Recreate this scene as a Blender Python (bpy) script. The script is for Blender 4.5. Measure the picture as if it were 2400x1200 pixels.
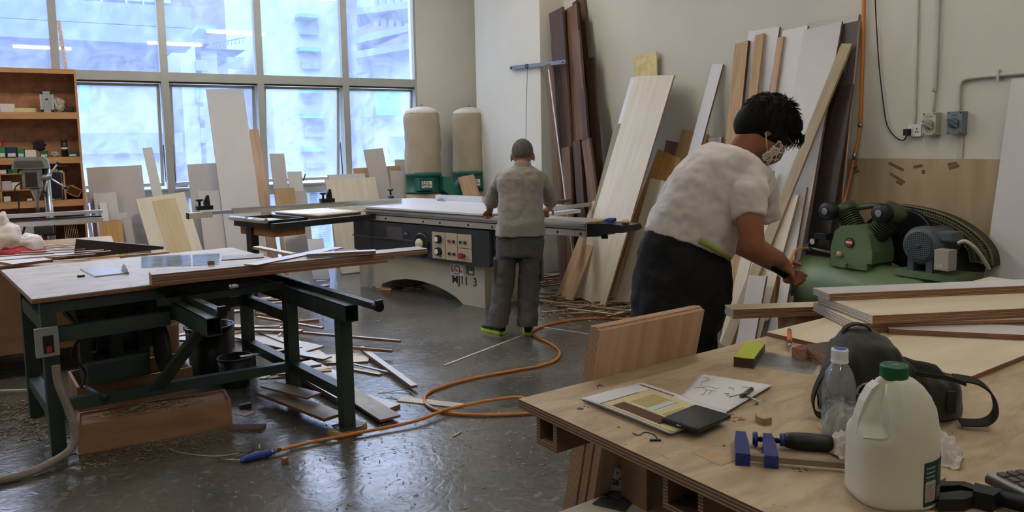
EXPOSURE, SKY_LOW, SKY_HIGH, SUN, TUBE = 1.15, .25, 5.0, .15, 60.0
import bpy, bmesh, math, random
from mathutils import Vector, Matrix
for o in list(bpy.data.objects): bpy.data.objects.remove(o)
C = bpy.context.scene.collection
R = math.radians
# ---------------------------------------------------------------- camera, sky, sun, exposure
IW, FPX, CX, CY, CAMZ = 2400, 1763.0, 1200.0, 517.0, 1.58
yaw, pit, rol = 0.51903, 0.09967, -0.0185
Fw = Vector((math.sin(yaw)*math.cos(pit), math.cos(yaw)*math.cos(pit), -math.sin(pit)))
Rt = Fw.cross(Vector((0,0,1))).normalized(); Up = Rt.cross(Fw)
Rc = Rt*math.cos(rol)+Up*math.sin(rol); Uc = -Rt*math.sin(rol)+Up*math.cos(rol)
CAM = Vector((0,0,CAMZ))
cd = bpy.data.cameras.new('camera'); cam = bpy.data.objects.new('camera', cd); C.objects.link(cam)
cam.matrix_world = Matrix(((Rc.x,Uc.x,-Fw.x,0),(Rc.y,Uc.y,-Fw.y,0),(Rc.z,Uc.z,-Fw.z,CAMZ),(0,0,0,1)))
cd.sensor_width = 36; cd.lens = FPX/IW*36; cd.shift_y = -(600-CY)/IW; cd.clip_end = 500; cd.clip_start = .02
bpy.context.scene.camera = cam
sc = bpy.context.scene
sc.view_settings.view_transform = 'Standard'; sc.view_settings.look = 'None'; sc.view_settings.gamma = 1
sc.view_settings.use_curve_mapping = False; sc.view_settings.exposure = EXPOSURE
w = bpy.data.worlds.new('sky'); sc.world = w; w.use_nodes = True
nt = w.node_tree; nt.nodes.clear()
def N(nt, t, **k):
    n = nt.nodes.new(t)
    for a, b in k.items():
        if a.startswith('i_'): n.inputs[a[2:].replace('_',' ')].default_value = b
        else: setattr(n, a, b)
    return n
L_ = lambda nt, a, b: nt.links.new(a, b)
tc = N(nt,'ShaderNodeTexCoord'); sp = N(nt,'ShaderNodeSeparateXYZ'); L_(nt,tc.outputs['Generated'],sp.inputs[0])
cr = N(nt,'ShaderNodeValToRGB'); L_(nt,sp.outputs['Z'],cr.inputs[0])
e = cr.color_ramp.elements
e[0].position = 0; e[0].color = (.34,.37,.42,1); e[1].position = .03; e[1].color = (.66,.77,.95,1)
a = cr.color_ramp.elements.new(.28); a.color = (.72,.82,.96,1)
a = cr.color_ramp.elements.new(.6); a.color = (.93,.96,1,1)
mr = N(nt,'ShaderNodeMapRange'); L_(nt,sp.outputs['Z'],mr.inputs[0])
mr.inputs[1].default_value = .22; mr.inputs[2].default_value = .5; mr.inputs[3].default_value = SKY_LOW; mr.inputs[4].default_value = SKY_HIGH
bg = N(nt,'ShaderNodeBackground'); L_(nt,cr.outputs[0],bg.inputs[0]); L_(nt,mr.outputs[0],bg.inputs[1])
wo = N(nt,'ShaderNodeOutputWorld'); L_(nt,bg.outputs[0],wo.inputs[0])
sd = bpy.data.lights.new('sun','SUN'); sun = bpy.data.objects.new('sun', sd); C.objects.link(sun)
sd.energy = SUN; sd.angle = R(3); sd.color = (1,.97,.92); sun.rotation_euler = (R(48),0,R(20)); sun.location = (0,-10,20)
for i,(x0,x1) in enumerate(((-4.6,-1.2),(-1.2,1.6),(1.6,4.2))):
    ld = bpy.data.lights.new('sky_portal','AREA'); lo = bpy.data.objects.new('sky_portal', ld); C.objects.link(lo)
    ld.shape = 'RECTANGLE'; ld.size = x1-x0; ld.size_y = 4.2; ld.cycles.is_portal = True
    lo.location = ((x0+x1)/2, 10.6, 2.5); lo.rotation_euler = (R(-90),0,0)

# ---------------------------------------------------------------- geometry from the photo: rays onto real planes
def ray(x, y): return Rc*((x-CX)/FPX)+Uc*((CY-y)/FPX)+Fw
def onp(x, y, ax, v):
    r = ray(x,y); return CAM+r*((v-CAM[ax])/r[ax])
def fl(x, y, z=0.0): return onp(x,y,2,z)
def at(x, y, d): return CAM+ray(x,y)*d
def lin(c):
    if isinstance(c, str): c = tuple(int(c[i:i+2],16)/255 for i in (0,2,4))
    return tuple(((v/12.92) if v <= .04045 else ((v+.055)/1.055)**2.4) for v in c)+(1,)

# ---------------------------------------------------------------- materials
MC = {}
def mat(name, col, rough=.6, metal=0, var=.12, vs=6, bump=0, bs=60, stretch=(1,1,1), spec=.5, detail=5, trans=0, ior=1.45, coat=0, sheen=0):
    if name in MC: return MC[name]
    m = bpy.data.materials.new(name); m.use_nodes = True; t = m.node_tree; b = t.nodes['Principled BSDF']
    c = lin(col)
    tcn = N(t,'ShaderNodeTexCoord'); mp = N(t,'ShaderNodeMapping'); mp.inputs['Scale'].default_value = stretch
    L_(t,tcn.outputs['Object'],mp.inputs[0])
    if var:
        no = N(t,'ShaderNodeTexNoise'); no.inputs['Scale'].default_value = vs; no.inputs['Detail'].default_value = detail
        L_(t,mp.outputs[0],no.inputs['Vector'])
        rp = N(t,'ShaderNodeValToRGB'); L_(t,no.outputs['Fac'],rp.inputs[0])
        rp.color_ramp.elements[0].position = .3; rp.color_ramp.elements[1].position = .7
        rp.color_ramp.elements[0].color = tuple(v*(1-var) for v in c[:3])+(1,)
        rp.color_ramp.elements[1].color = tuple(min(1,v*(1+var)) for v in c[:3])+(1,)
        L_(t,rp.outputs[0],b.inputs['Base Color'])
    else: b.inputs['Base Color'].default_value = c
    if bump:
        n2 = N(t,'ShaderNodeTexNoise'); n2.inputs['Scale'].default_value = bs; n2.inputs['Detail'].default_value = 4; L_(t,mp.outputs[0],n2.inputs['Vector'])
        bp = N(t,'ShaderNodeBump'); bp.inputs['Strength'].default_value = bump; bp.inputs['Distance'].default_value = .01
        L_(t,n2.outputs['Fac'],bp.inputs['Height']); L_(t,bp.outputs[0],b.inputs['Normal'])
    b.inputs['Roughness'].default_value = rough; b.inputs['Metallic'].default_value = metal
    b.inputs['Specular IOR Level'].default_value = spec; b.inputs['Transmission Weight'].default_value = trans; b.inputs['IOR'].default_value = ior
    b.inputs['Coat Weight'].default_value = coat; b.inputs['Sheen Weight'].default_value = sheen
    MC[name] = m; return m
def wood(name, c1, c2, rough=.55, st=(1.2,16,16), vs=2.2, knots=.0, seed=0):
    if name in MC: return MC[name]
    m = bpy.data.materials.new(name); m.use_nodes = True; t = m.node_tree; b = t.nodes['Principled BSDF']
    tcn = N(t,'ShaderNodeTexCoord'); mp = N(t,'ShaderNodeMapping'); mp.inputs['Scale'].default_value = st
    mp.inputs['Location'].default_value = (seed*1.7,seed*3.1,seed*.7)
    oi = N(t,'ShaderNodeObjectInfo'); ad = N(t,'ShaderNodeVectorMath', operation='SCALE'); cx = N(t,'ShaderNodeCombineXYZ')
    for k in range(3): L_(t,oi.outputs['Random'],cx.inputs[k])
    L_(t,cx.outputs[0],ad.inputs[0]); ad.inputs['Scale'].default_value = 13
    av = N(t,'ShaderNodeVectorMath', operation='ADD'); L_(t,tcn.outputs['Object'],av.inputs[0]); L_(t,ad.outputs[0],av.inputs[1])
    L_(t,av.outputs[0],mp.inputs[0])
    no = N(t,'ShaderNodeTexNoise'); no.inputs['Scale'].default_value = vs; no.inputs['Detail'].default_value = 7; no.inputs['Distortion'].default_value = .6
    L_(t,mp.outputs[0],no.inputs['Vector'])
    rp = N(t,'ShaderNodeValToRGB'); L_(t,no.outputs['Fac'],rp.inputs[0])
    rp.color_ramp.elements[0].position = .33; rp.color_ramp.elements[1].position = .66
    rp.color_ramp.elements[0].color = lin(c2); rp.color_ramp.elements[1].color = lin(c1)
    L_(t,rp.outputs[0],b.inputs['Base Color']); b.inputs['Roughness'].default_value = rough; b.inputs['Specular IOR Level'].default_value = .35
    MC[name] = m; return m
def plyedge(name, c1, c2, period=.0035, duty=.5, axis='Z'):
    if name in MC: return MC[name]
    m = bpy.data.materials.new(name); m.use_nodes = True; t = m.node_tree; b = t.nodes['Principled BSDF']
    tcn = N(t,'ShaderNodeTexCoord'); s = N(t,'ShaderNodeSeparateXYZ'); L_(t,tcn.outputs['Object'],s.inputs[0])
    mu = N(t,'ShaderNodeMath', operation='DIVIDE'); L_(t,s.outputs[axis],mu.inputs[0]); mu.inputs[1].default_value = period
    no = N(t,'ShaderNodeTexNoise'); no.inputs['Scale'].default_value = 9; L_(t,tcn.outputs['Object'],no.inputs['Vector'])
    ad = N(t,'ShaderNodeMath', operation='MULTIPLY_ADD'); L_(t,no.outputs['Fac'],ad.inputs[0]); ad.inputs[1].default_value = .25; L_(t,mu.outputs[0],ad.inputs[2])
    fr = N(t,'ShaderNodeMath', operation='FRACT'); L_(t,ad.outputs[0],fr.inputs[0])
    rp = N(t,'ShaderNodeValToRGB'); L_(t,fr.outputs[0],rp.inputs[0]); rp.color_ramp.elements[0].position = duty-.06; rp.color_ramp.elements[1].position = duty+.06
    rp.color_ramp.elements[0].color = lin(c1); rp.color_ramp.elements[1].color = lin(c2)
    L_(t,rp.outputs[0],b.inputs['Base Color']); b.inputs['Roughness'].default_value = .7
    MC[name] = m; return m
def glassmat(name, tint=(.88,.94,1), haze=.16, hazecol=(.8,.9,1), gloss=.07, rough=.02, hs=3):
    if name in MC: return MC[name]
    m = bpy.data.materials.new(name); m.use_nodes = True; t = m.node_tree; t.nodes.clear()
    tr = N(t,'ShaderNodeBsdfTransparent'); tr.inputs[0].default_value = tint+(1,)
    gl = N(t,'ShaderNodeBsdfGlossy'); gl.inputs['Roughness'].default_value = rough
    tl = N(t,'ShaderNodeBsdfTranslucent'); tl.inputs[0].default_value = hazecol+(1,)
    lw = N(t,'ShaderNodeLayerWeight'); lw.inputs[0].default_value = .35
    mm = N(t,'ShaderNodeMath', operation='MULTIPLY'); L_(t,lw.outputs['Fresnel'],mm.inputs[0]); mm.inputs[1].default_value = gloss*8
    m1 = N(t,'ShaderNodeMixShader'); m1.inputs[0].default_value = gloss; L_(t,tr.outputs[0],m1.inputs[1]); L_(t,gl.outputs[0],m1.inputs[2])
    tcn = N(t,'ShaderNodeTexCoord'); no = N(t,'ShaderNodeTexNoise'); no.inputs['Scale'].default_value = hs; no.inputs['Detail'].default_value = 6; no.inputs['Distortion'].default_value = 2
    L_(t,tcn.outputs['Object'],no.inputs['Vector'])
    mrn = N(t,'ShaderNodeMapRange'); L_(t,no.outputs['Fac'],mrn.inputs[0]); mrn.inputs[1].default_value = .35; mrn.inputs[2].default_value = .7
    mrn.inputs[3].default_value = haze*.7; mrn.inputs[4].default_value = haze*1.35
    m2 = N(t,'ShaderNodeMixShader'); L_(t,mrn.outputs[0],m2.inputs[0]); L_(t,m1.outputs[0],m2.inputs[1]); L_(t,tl.outputs[0],m2.inputs[2])
    ou = N(t,'ShaderNodeOutputMaterial'); L_(t,m2.outputs[0],ou.inputs[0]); MC[name] = m; return m

# ---------------------------------------------------------------- mesh helpers
class MB:
    def __init__(s): s.b = bmesh.new(); s.mi = 0
    def _set(s, fs):
        for f in fs: f.material_index = s.mi
    def box(s, p0, p1, M=None, bev=0):
        xs = sorted((p0[0],p1[0])); ys = sorted((p0[1],p1[1])); zs = sorted((p0[2],p1[2]))
        vs = [s.b.verts.new(Vector((xs[i&1],ys[(i>>1)&1],zs[(i>>2)&1]))) for i in range(8)]
        fs = [s.b.faces.new([vs[j] for j in q]) for q in ((0,2,3,1),(4,5,7,6),(0,1,5,4),(2,6,7,3),(0,4,6,2),(1,3,7,5))]
        if bev:
            es = list({e for f in fs for e in f.edges})
            r = bmesh.ops.bevel(s.b, geom=es, offset=bev, segments=2, affect='EDGES', profile=.7)
            fs = list({f for v in r['verts'] for f in v.link_faces}); vs = list({v for f in fs for v in f.verts})
        s._set(fs)
        if M is not None: bmesh.ops.transform(s.b, matrix=M, verts=vs)
        return s
    def cyl(s, a, b, r, r2=None, n=16, caps=True):
        a = Vector(a); b = Vector(b); r2 = r if r2 is None else r2; d = (b-a).normalized()
        u = d.orthogonal().normalized(); v = d.cross(u); A = []; B = []
        for i in range(n):
            t = 2*math.pi*i/n; o = u*math.cos(t)+v*math.sin(t); A.append(s.b.verts.new(a+o*r)); B.append(s.b.verts.new(b+o*r2))
        fs = [s.b.faces.new((A[i],A[(i+1)%n],B[(i+1)%n],B[i])) for i in range(n)]
        for f in fs: f.smooth = True
        if caps: fs += [s.b.faces.new(A[::-1]), s.b.faces.new(B)]
        s._set(fs); return s
    def tube(s, pts, r, n=8, rr=None):
        pts = [Vector(p) for p in pts]; prev = None; u = None; rings = []
        for i, p in enumerate(pts):
            d = ((pts[min(i+1,len(pts)-1)]-pts[max(i-1,0)])).normalized()
            u = d.orthogonal().normalized() if u is None else (u-d*u.dot(d)).normalized()
            v = d.cross(u); q = rr[i] if rr else r
            rings.append([s.b.verts.new(p+(u*math.cos(2*math.pi*k/n)+v*math.sin(2*math.pi*k/n))*q) for k in range(n)])
        fs = []
        for A, B in zip(rings, rings[1:]):
            for k in range(n): fs.append(s.b.faces.new((A[k],A[(k+1)%n],B[(k+1)%n],B[k])))
        for f in fs: f.smooth = True
        fs += [s.b.faces.new(rings[0][::-1]), s.b.faces.new(rings[-1])]
        s._set(fs); return s
    def lathe(s, prof, c=(0,0,0), n=24, axis=(0,0,1), sm=True, capped=True):
        ax = Vector(axis).normalized(); u = ax.orthogonal().normalized(); v = ax.cross(u); c = Vector(c); rings = []
        for r, z in prof:
            rings.append([s.b.verts.new(c+ax*z+(u*math.cos(2*math.pi*k/n)+v*math.sin(2*math.pi*k/n))*max(r,.0003)) for k in range(n)])
        fs = []
        for A, B in zip(rings, rings[1:]):
            for k in range(n): fs.append(s.b.faces.new((A[k],A[(k+1)%n],B[(k+1)%n],B[k])))
        for f in fs: f.smooth = sm
        if capped: fs += [s.b.faces.new(rings[0][::-1]), s.b.faces.new(rings[-1])]
        s._set(fs); return s
    def prism(s, pts, ext):
        """polygon of 3D points extruded along vector ext"""
        ext = Vector(ext); A = [s.b.verts.new(Vector(p)) for p in pts]; B = [s.b.verts.new(Vector(p)+ext) for p in pts]; n = len(A)
        fs = [s.b.faces.new(A[::-1]), s.b.faces.new(B)]+[s.b.faces.new((A[i],A[(i+1)%n],B[(i+1)%n],B[i])) for i in range(n)]
        s._set(fs); return s
    def grid(s, f, nu, nv, closed=False, sm=True):
        V = [[s.b.verts.new(Vector(f(i/nu, j/nv))) for j in range(nv+1)] for i in range(nu+(0 if closed else 1))]
        m = len(V); fs = []
        for i in range(nu):
            for j in range(nv):
                fs.append(s.b.faces.new((V[i][j],V[(i+1)%m][j],V[(i+1)%m][j+1],V[i][j+1])))
        for q in fs: q.smooth = sm
        s._set(fs); return s
    def build(s, name, m, parent=None, loc=None, M=None, fix=True):
        if fix: bmesh.ops.recalc_face_normals(s.b, faces=s.b.faces)
        me = bpy.data.meshes.new(name); s.b.to_mesh(me); s.b.free()
        for x in (m if isinstance(m,(list,tuple)) else [m]): me.materials.append(x)
        o = bpy.data.objects.new(name, me); C.objects.link(o)
        if parent: o.parent = parent
        if M is not None: o.matrix_world = M
        elif loc is not None: o.location = loc
        return o
def tag(o, label, cat, group=None, kind=None):
    if label: o['label'] = label
    if cat: o['category'] = cat
    if group: o['group'] = group
    if kind: o['kind'] = kind
    return o
def empty(name, loc=(0,0,0), rz=0, label=None, cat=None, group=None, kind=None, M=None):
    o = bpy.data.objects.new(name, None); C.objects.link(o); o.empty_display_size = .1
    if M is not None: o.matrix_world = M
    else: o.location = loc; o.rotation_euler = (0,0,rz)
    return tag(o, label, cat, group, kind)
def struct(o): o['kind'] = 'structure'; return o
def basis(x, y, z, o=(0,0,0)):
    return Matrix(((x[0],y[0],z[0],o[0]),(x[1],y[1],z[1],o[1]),(x[2],y[2],z[2],o[2]),(0,0,0,1)))
def rotz(a, o=(0,0,0)): return Matrix.Translation(Vector(o)) @ Matrix.Rotation(a,4,'Z')
def textobj(s, size, m, M, ext=.001, parent=None, name='lettering', bold=0, align='CENTER'):
    cu = bpy.data.curves.new(name,'FONT'); cu.body = s; cu.size = size; cu.extrude = ext; cu.offset = bold; cu.align_x = align; cu.align_y = 'CENTER'
    t = bpy.data.objects.new('tmp', cu); C.objects.link(t)
    dg = bpy.context.evaluated_depsgraph_get(); me = bpy.data.meshes.new_from_object(t.evaluated_get(dg)); bpy.data.objects.remove(t)
    me.materials.clear(); me.materials.append(m)
    o = bpy.data.objects.new(name, me); C.objects.link(o)
    if parent:
        o.parent = parent; bpy.context.view_layer.update()
        o.matrix_world = M
    else: o.matrix_world = M
    return o
def smooth_path(pts, k=6):
    P = [Vector(p) for p in pts]; out = []
    for i in range(len(P)-1):
        a = P[max(i-1,0)]; b = P[i]; c = P[i+1]; d = P[min(i+2,len(P)-1)]
        for j in range(k):
            t = j/k; out.append(.5*((2*b)+(c-a)*t+(2*a-5*b+4*c-d)*t*t+(3*b-a-3*c+d)*t**3))
    out.append(P[-1]); return out

# board: local X = length, Y = width, Z = thickness
def board(name, l, wd, th, mface, medge, M, label=None, cat='board', group=None, parent=None, bev=0):
    mb = MB(); mb.box((0,-wd/2,0),(l,wd/2,th))
    for f in mb.b.faces: f.material_index = 0 if abs(f.normal.z if f.normal.length else 0) > .9 else 1
    mb.b.normal_update()
    for f in mb.b.faces: f.material_index = 0 if abs(f.normal.z) > .9 else 1
    o = mb.build(name, [mface, medge], M=M) if parent is None else mb.build(name, [mface, medge], parent)
    if parent is not None: o.matrix_local = M
    if label: tag(o, label, cat, group)
    return o

REG = []
def obb(M, l, wd, th, sh=.0006):
    c = M @ Vector((l/2,0,th/2)); ax = [Vector(M.col[i][:3]) for i in range(3)]
    return c, ax, (l/2-sh, wd/2-sh, th/2-sh)
def hit(A, B):
    ca,aa,ha = A; cb,ab,hb = B; d = cb-ca
    R0 = (ha[0]**2+ha[1]**2+ha[2]**2)**.5+(hb[0]**2+hb[1]**2+hb[2]**2)**.5
    if d.length > R0: return False
    axs = list(aa)+list(ab)+[x.cross(y) for x in aa for y in ab]
    for a in axs:
        if a.length < 1e-5: continue
        ra = sum(h*abs(a.dot(x)) for h,x in zip(ha,aa)); rb = sum(h*abs(a.dot(x)) for h,x in zip(hb,ab))
        if abs(a.dot(d)) > ra+rb: return False
    return True
def free(bx, grp): return not any(g == grp and hit(bx,b) for g,b in REG)
# ---------------------------------------------------------------- shared materials
PAINT = mat('wall_paint','CFCCC0',.85,var=.03,vs=1.5,bump=.05,bs=25)
PAINTD = mat('ceiling_paint','C9C8C2',.9,var=.03)
ALU = mat('window_aluminium','A6A8A2',.45,metal=.35,var=.04)
ALUD = mat('gasket','2A2B2C',.6)
GLASS = glassmat('dusty_glass',(.86,.90,1),.12,(.62,.75,1))
MELW = mat('melamine_white','D2D0D2',.35,var=.015)
MELG = mat('melamine_grey','B9B2AE',.45,var=.02)
MELP = mat('melamine_pale','C6C3C2',.4,var=.02)
BIRCH = wood('birch_ply','D8CFBC','CFC4AE',.55,st=(.8,9,9))
PINK = wood('pink_ply','C7A78C','AE8B6F',.6,st=(.8,7,7))
TAN = wood('tan_ply','B99A72','A5855E',.6)
ORANGE = wood('orange_ply','C49A5C','B08548',.55)
REDW = wood('red_hardwood','785A42','5A4434',.6,st=(.8,12,12))
REDD = wood('dark_hardwood','573F30','402C22',.6,st=(.8,12,12))
SHELFW = wood('shelf_plywood','B8825F','9C6A4C',.5,st=(6,1,6))
SHELFE = wood('shelf_edge','C39467','AB7B50',.5,st=(1,8,8))
EDGE = plyedge('plywood_edge','C9A583','7A5138',.0045)
EDGEB = plyedge('brown_edge','9A6C4E','6C4631',.006)
EDGEW = mat('white_edging','D8D6D4',.4,var=0)
EDGET = mat('tan_edge','A6845F',.7,var=.1,vs=30)
BLACKP = mat('black_plastic','17181A',.4,var=0)
BLACKR = mat('black_rubber','101011',.6,var=0)
STEEL = mat('steel','9A9C9E',.3,metal=.9,var=.05)
DARKM = mat('dark_metal','3A3A38',.45,metal=.6,var=.1)
ALUB = mat('bright_aluminium','C4C6C8',.3,metal=.75,var=.03)
GREENF = mat('green_frame_paint','2B3A30',.45,var=.15,vs=8)
GREEN = mat('machine_green','5F7350',.4,var=.12,vs=5)
OLIVE = mat('olive_green','3E4A31',.5,var=.15)
WHITE = mat('white_plastic','DEDDD8',.4,var=0)
INK = mat('ink','1B1B1E',.7,var=0)
RED = mat('red_plastic','A8201F',.4,var=0)

# ---------------------------------------------------------------- the room
XB, YW, X0, Y0, ZC = 5.25, 10.1, -5.0, -4.0, 4.7
def floormat():
    m = bpy.data.materials.new('polished_concrete'); m.use_nodes = True; t = m.node_tree; b = t.nodes['Principled BSDF']
    tcn = N(t,'ShaderNodeTexCoord')
    def noise(s, d=6, dist=0, vec=None):
        n = N(t,'ShaderNodeTexNoise'); n.inputs['Scale'].default_value = s; n.inputs['Detail'].default_value = d; n.inputs['Distortion'].default_value = dist
        L_(t,vec or tcn.outputs['Object'],n.inputs['Vector']); return n
    def ramp(src, p0, c0, p1, c1):
        r = N(t,'ShaderNodeValToRGB'); L_(t,src,r.inputs[0]); r.color_ramp.elements[0].position = p0; r.color_ramp.elements[1].position = p1
        r.color_ramp.elements[0].color = c0; r.color_ramp.elements[1].color = c1; return r
    n1 = noise(1.3,8,.5); base = ramp(n1.outputs['Fac'],.35,lin('514D45'),.65,lin('68635A'))
    n2 = noise(14,8,1.5); sc1 = ramp(n2.outputs['Fac'],.56,(0,0,0,1),.62,(1,1,1,1))
    n3 = noise(4.5,6,3); pt = ramp(n3.outputs['Fac'],.66,(0,0,0,1),.68,(1,1,1,1))
    mx = N(t,'ShaderNodeMixRGB'); L_(t,base.outputs[0],mx.inputs[1]); mx.inputs[2].default_value = lin('7C776C')
    mm = N(t,'ShaderNodeMath', operation='MULTIPLY'); L_(t,sc1.outputs[0],mm.inputs[0]); mm.inputs[1].default_value = .35; L_(t,mm.outputs[0],mx.inputs[0])
    mx2 = N(t,'ShaderNodeMixRGB'); L_(t,mx.outputs[0],mx2.inputs[1]); mx2.inputs[2].default_value = lin('4A453C'); L_(t,pt.outputs[0],mx2.inputs[0])
    L_(t,mx2.outputs[0],b.inputs['Base Color'])
    r1 = ramp(n1.outputs['Fac'],.3,(.16,.16,.16,1),.7,(.26,.26,.26,1)); mr2 = N(t,'ShaderNodeMath', operation='MAXIMUM'); L_(t,r1.outputs[0],mr2.inputs[0])
    mm2 = N(t,'ShaderNodeMath', operation='MULTIPLY'); L_(t,pt.outputs[0],mm2.inputs[0]); mm2.inputs[1].default_value = .5; L_(t,mm2.outputs[0],mr2.inputs[1])
    L_(t,mr2.outputs[0],b.inputs['Roughness']); b.inputs['Specular IOR Level'].default_value = 1.0
    n4 = noise(9,8,2.5); bp = N(t,'ShaderNodeBump'); bp.inputs['Strength'].default_value = .12; bp.inputs['Distance'].default_value = .02
    L_(t,n4.outputs['Fac'],bp.inputs['Height']); L_(t,bp.outputs[0],b.inputs['Normal'])
    return m
FLOOR = floormat()
def sbox(name, p0, p1, m):
    mb = MB(); mb.box(p0,p1); return struct(mb.build(name, m))
sbox('floor',(X0-.2,Y0-.2,-.2),(XB+.2,YW+.3,0),FLOOR)
sbox('ceiling',(X0-.2,Y0-.2,ZC),(XB+.2,YW+.3,ZC+.2),PAINTD)
sbox('wall_right',(XB,Y0,0),(XB+.2,YW+.3,ZC),PAINT)
sbox('wall_left',(X0-.2,Y0,0),(X0,YW+.3,ZC),PAINT)
sbox('wall_back',(X0-.2,Y0-.2,0),(XB+.2,Y0,ZC),PAINT)
XW = onp(977,195,1,YW).x
sbox('wall_front',(XW,YW,0),(XB,YW+.25,ZC),PAINT)
sbox('trim_1',(4.9,7.82,0),(XB+.01,9.52,ZC),PAINT)   # the wall column
# window bays
mxs = [-4.4,-3.3,-2.25,-1.2]+[onp(x,195,1,YW).x for x in (144,396,619,818)]
Z_S0, Z_S1, Z_T0, Z_T1 = 1.0, 1.13, onp(619,196,1,YW).z, onp(619,176,1,YW).z
MW = .085
edges = mxs+[XW]
for i in range(len(edges)-1):
    xa, xb = edges[i], edges[i+1]-(MW if i < len(edges)-2 else 0)
    wroot = struct(empty('window_%d' % (i+1), (xa,YW,0)))
    def part(name, boxes, m, loc=(0,0,0)):
        mb = MB()
        for b in boxes: mb.box((b[0]-xa,b[1]-YW,b[2]),(b[3]-xa,b[4]-YW,b[5]))
        return mb.build(name, m, wroot)
    part('mullion',[(xa-MW,YW,0,xa,YW+.16,ZC)],ALU)
    part('transom',[(xa,YW+.005,Z_T0,xb,YW+.15,Z_T1),(xa,YW+.005,0,xb,YW+.15,.12)],ALU)
    part('sill',[(xa,YW-.03,Z_S1-.02,xb,YW+.17,Z_S1),(xa,YW+.005,Z_S0,xb,YW+.15,Z_S1-.02)],ALU)
    part('upper_pane',[(xa,YW+.08,Z_T1,xb,YW+.088,ZC)],GLASS)
    part('lower_pane',[(xa,YW+.08,.12,xb,YW+.088,Z_S0)],GLASS)
    part('gasket',[(xa,YW+.03,Z_T0-.02,xb,YW+.1,Z_T0)],ALUD)
    h = Z_T0-Z_S1-.03; wsh = xb-xa-.02
    sash = empty('awning_sash'); sash.parent = wroot; sash.location = (.01,.13,Z_T0-.02)
    sash.rotation_euler = (R(7.5),0,0)
    mb = MB(); mb.box((0,0,-h),(.035,.04,0)).box((wsh-.035,0,-h),(wsh,.04,0)).box((0,0,-h),(wsh,.04,-h+.04)).box((0,0,-.035),(wsh,.04,0))
    mb.build('sash_frame', ALU, sash)
    mb = MB(); mb.box((.03,.018,-h+.03),(wsh-.03,.024,-.03)); mb.build('sash_glass', GLASS, sash)
    mb = MB()
    for sx in (.0, wsh): mb.tube([(sx+.01,0,-.75),(sx+.01,-.02-.1,-1.2)],.008,6)
    mb.tube([(wsh*.5,0,-h),(wsh*.5,-.03,-h+.02),(wsh*.52,-.035,-h+.1)],.009,6); mb.build('stay', DARKM, sash)
struct(MB().box((XW-.03,YW-.005,0),(XW,YW+.1,ZC)).build('trim_2',ALU))

# ---------------------------------------------------------------- outside
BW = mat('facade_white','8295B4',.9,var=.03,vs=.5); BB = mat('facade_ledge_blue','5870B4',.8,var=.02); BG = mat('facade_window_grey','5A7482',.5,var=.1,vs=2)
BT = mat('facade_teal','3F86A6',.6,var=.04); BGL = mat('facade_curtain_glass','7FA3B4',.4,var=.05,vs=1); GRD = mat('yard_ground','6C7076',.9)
tag(MB().box((-60,YW+.4,-3.2),(70,90,-3)).build('yard_ground',GRD),'pale paved yard outside the tall windows','ground',kind='structure')
def bx(px0, py0, px1, py1, Y, dep):
    a = onp(px0,py0,1,Y); b = onp(px1,py1,1,Y); return (a.x,Y,b.z),(b.x,Y+dep,a.z)
def bpart(name, rects, m, parent):
    mb = MB()
    for r in rects:
        a, b = bx(*r); mb.box(a,b)
    return mb.build(name, m, parent)
Yb = 26
t = empty('office_building',(0,Yb,-3),label='pale office block with blue ledges, round emblem and big letters',cat='building')
t.matrix_world = Matrix.Identity(4)
bpart('wall',[(-900,-130,418,700,Yb,14)],BW,t)
bpart('ledge',[(-900,44,450,66,Yb-1.6,2),(-900,-8,447,18,Yb-1.6,2)],BB,t)
bpart('curtain_glass',[(-600,-120,400,8,Yb-.15,.3)],BGL,t)
bpart('band',[(-600,318,430,357,Yb-.4,.6)],BB,t)
bpart('billboard',[(186,192,212,262,Yb-2,.3)],BT,t)
for x in (25,75,150,232,290,330,360): bpart('fin',[(x,-120,x+5,10,Yb-.35,.3)],BW,t)
mb = MB(); c = onp(224,150,1,Yb-.1); mb.lathe([(0,0),(.34,0),(.34,.08),(0,.08)],(c.x,Yb-.12,c.z),32,(0,1,0)); mb.build('emblem',BB,t)
for s, x in (('K',288),('B',322)):
    c = onp(x,150,1,Yb-.1); textobj(s,.62,BB,basis((1,0,0),(0,0,1),(0,-1,0),(c.x,Yb-.08,c.z)),.03,t,'lettering',.012)
bpart('lettering_dash',[(346,156,363,160,Yb-.1,.1)],BB,t)
Yc = 34
t = empty('residential_block',(0,0,0),label='white block with stacked grey windows and a roof railing, behind the middle windows',cat='building')
bpart('wall',[(420,100,492,700,Yc,9),(470,115,540,700,Yc+.8,9),(620,-150,825,700,Yc-2,10),(826,60,866,700,Yc-1.9,2)],BW,t)
bpart('parapet',[(418,96,492,102,Yc-.1,9.2),(460,113,575,117,Yc+.6,9.2)],BB,t)
bpart('roof_canopy',[(463,58,507,70,Yc+.5,3)],BT,t)
for r in ((702,30,748,82),(706,109,754,162),(712,206,758,238),(713,265,761,320),(716,343,765,392)):
    bpart('window',[(r[0],r[1],r[2],r[3],Yc-2.2,.3)],BG,t); bpart('window_hood',[(r[0]-3,r[1],r[2],r[1]+12,Yc-2.6,.7)],BT,t)
for r in ((458,140,488,166),(533,133,574,160),(458,205,490,240),(468,250,500,280),(470,300,495,335),(811,35,819,100),(812,110,822,150)):
    bpart('window',[(r[0],r[1],r[2],r[3],Yc-.2,.3)],BG,t)
mb = MB()
for k in range(9):
    a = onp(498+k*9,104-k*1.6,1,Yc+1); b_ = onp(498+k*9,114-k*1.6,1,Yc+1); mb.tube([a,b_],.02,4)
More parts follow.
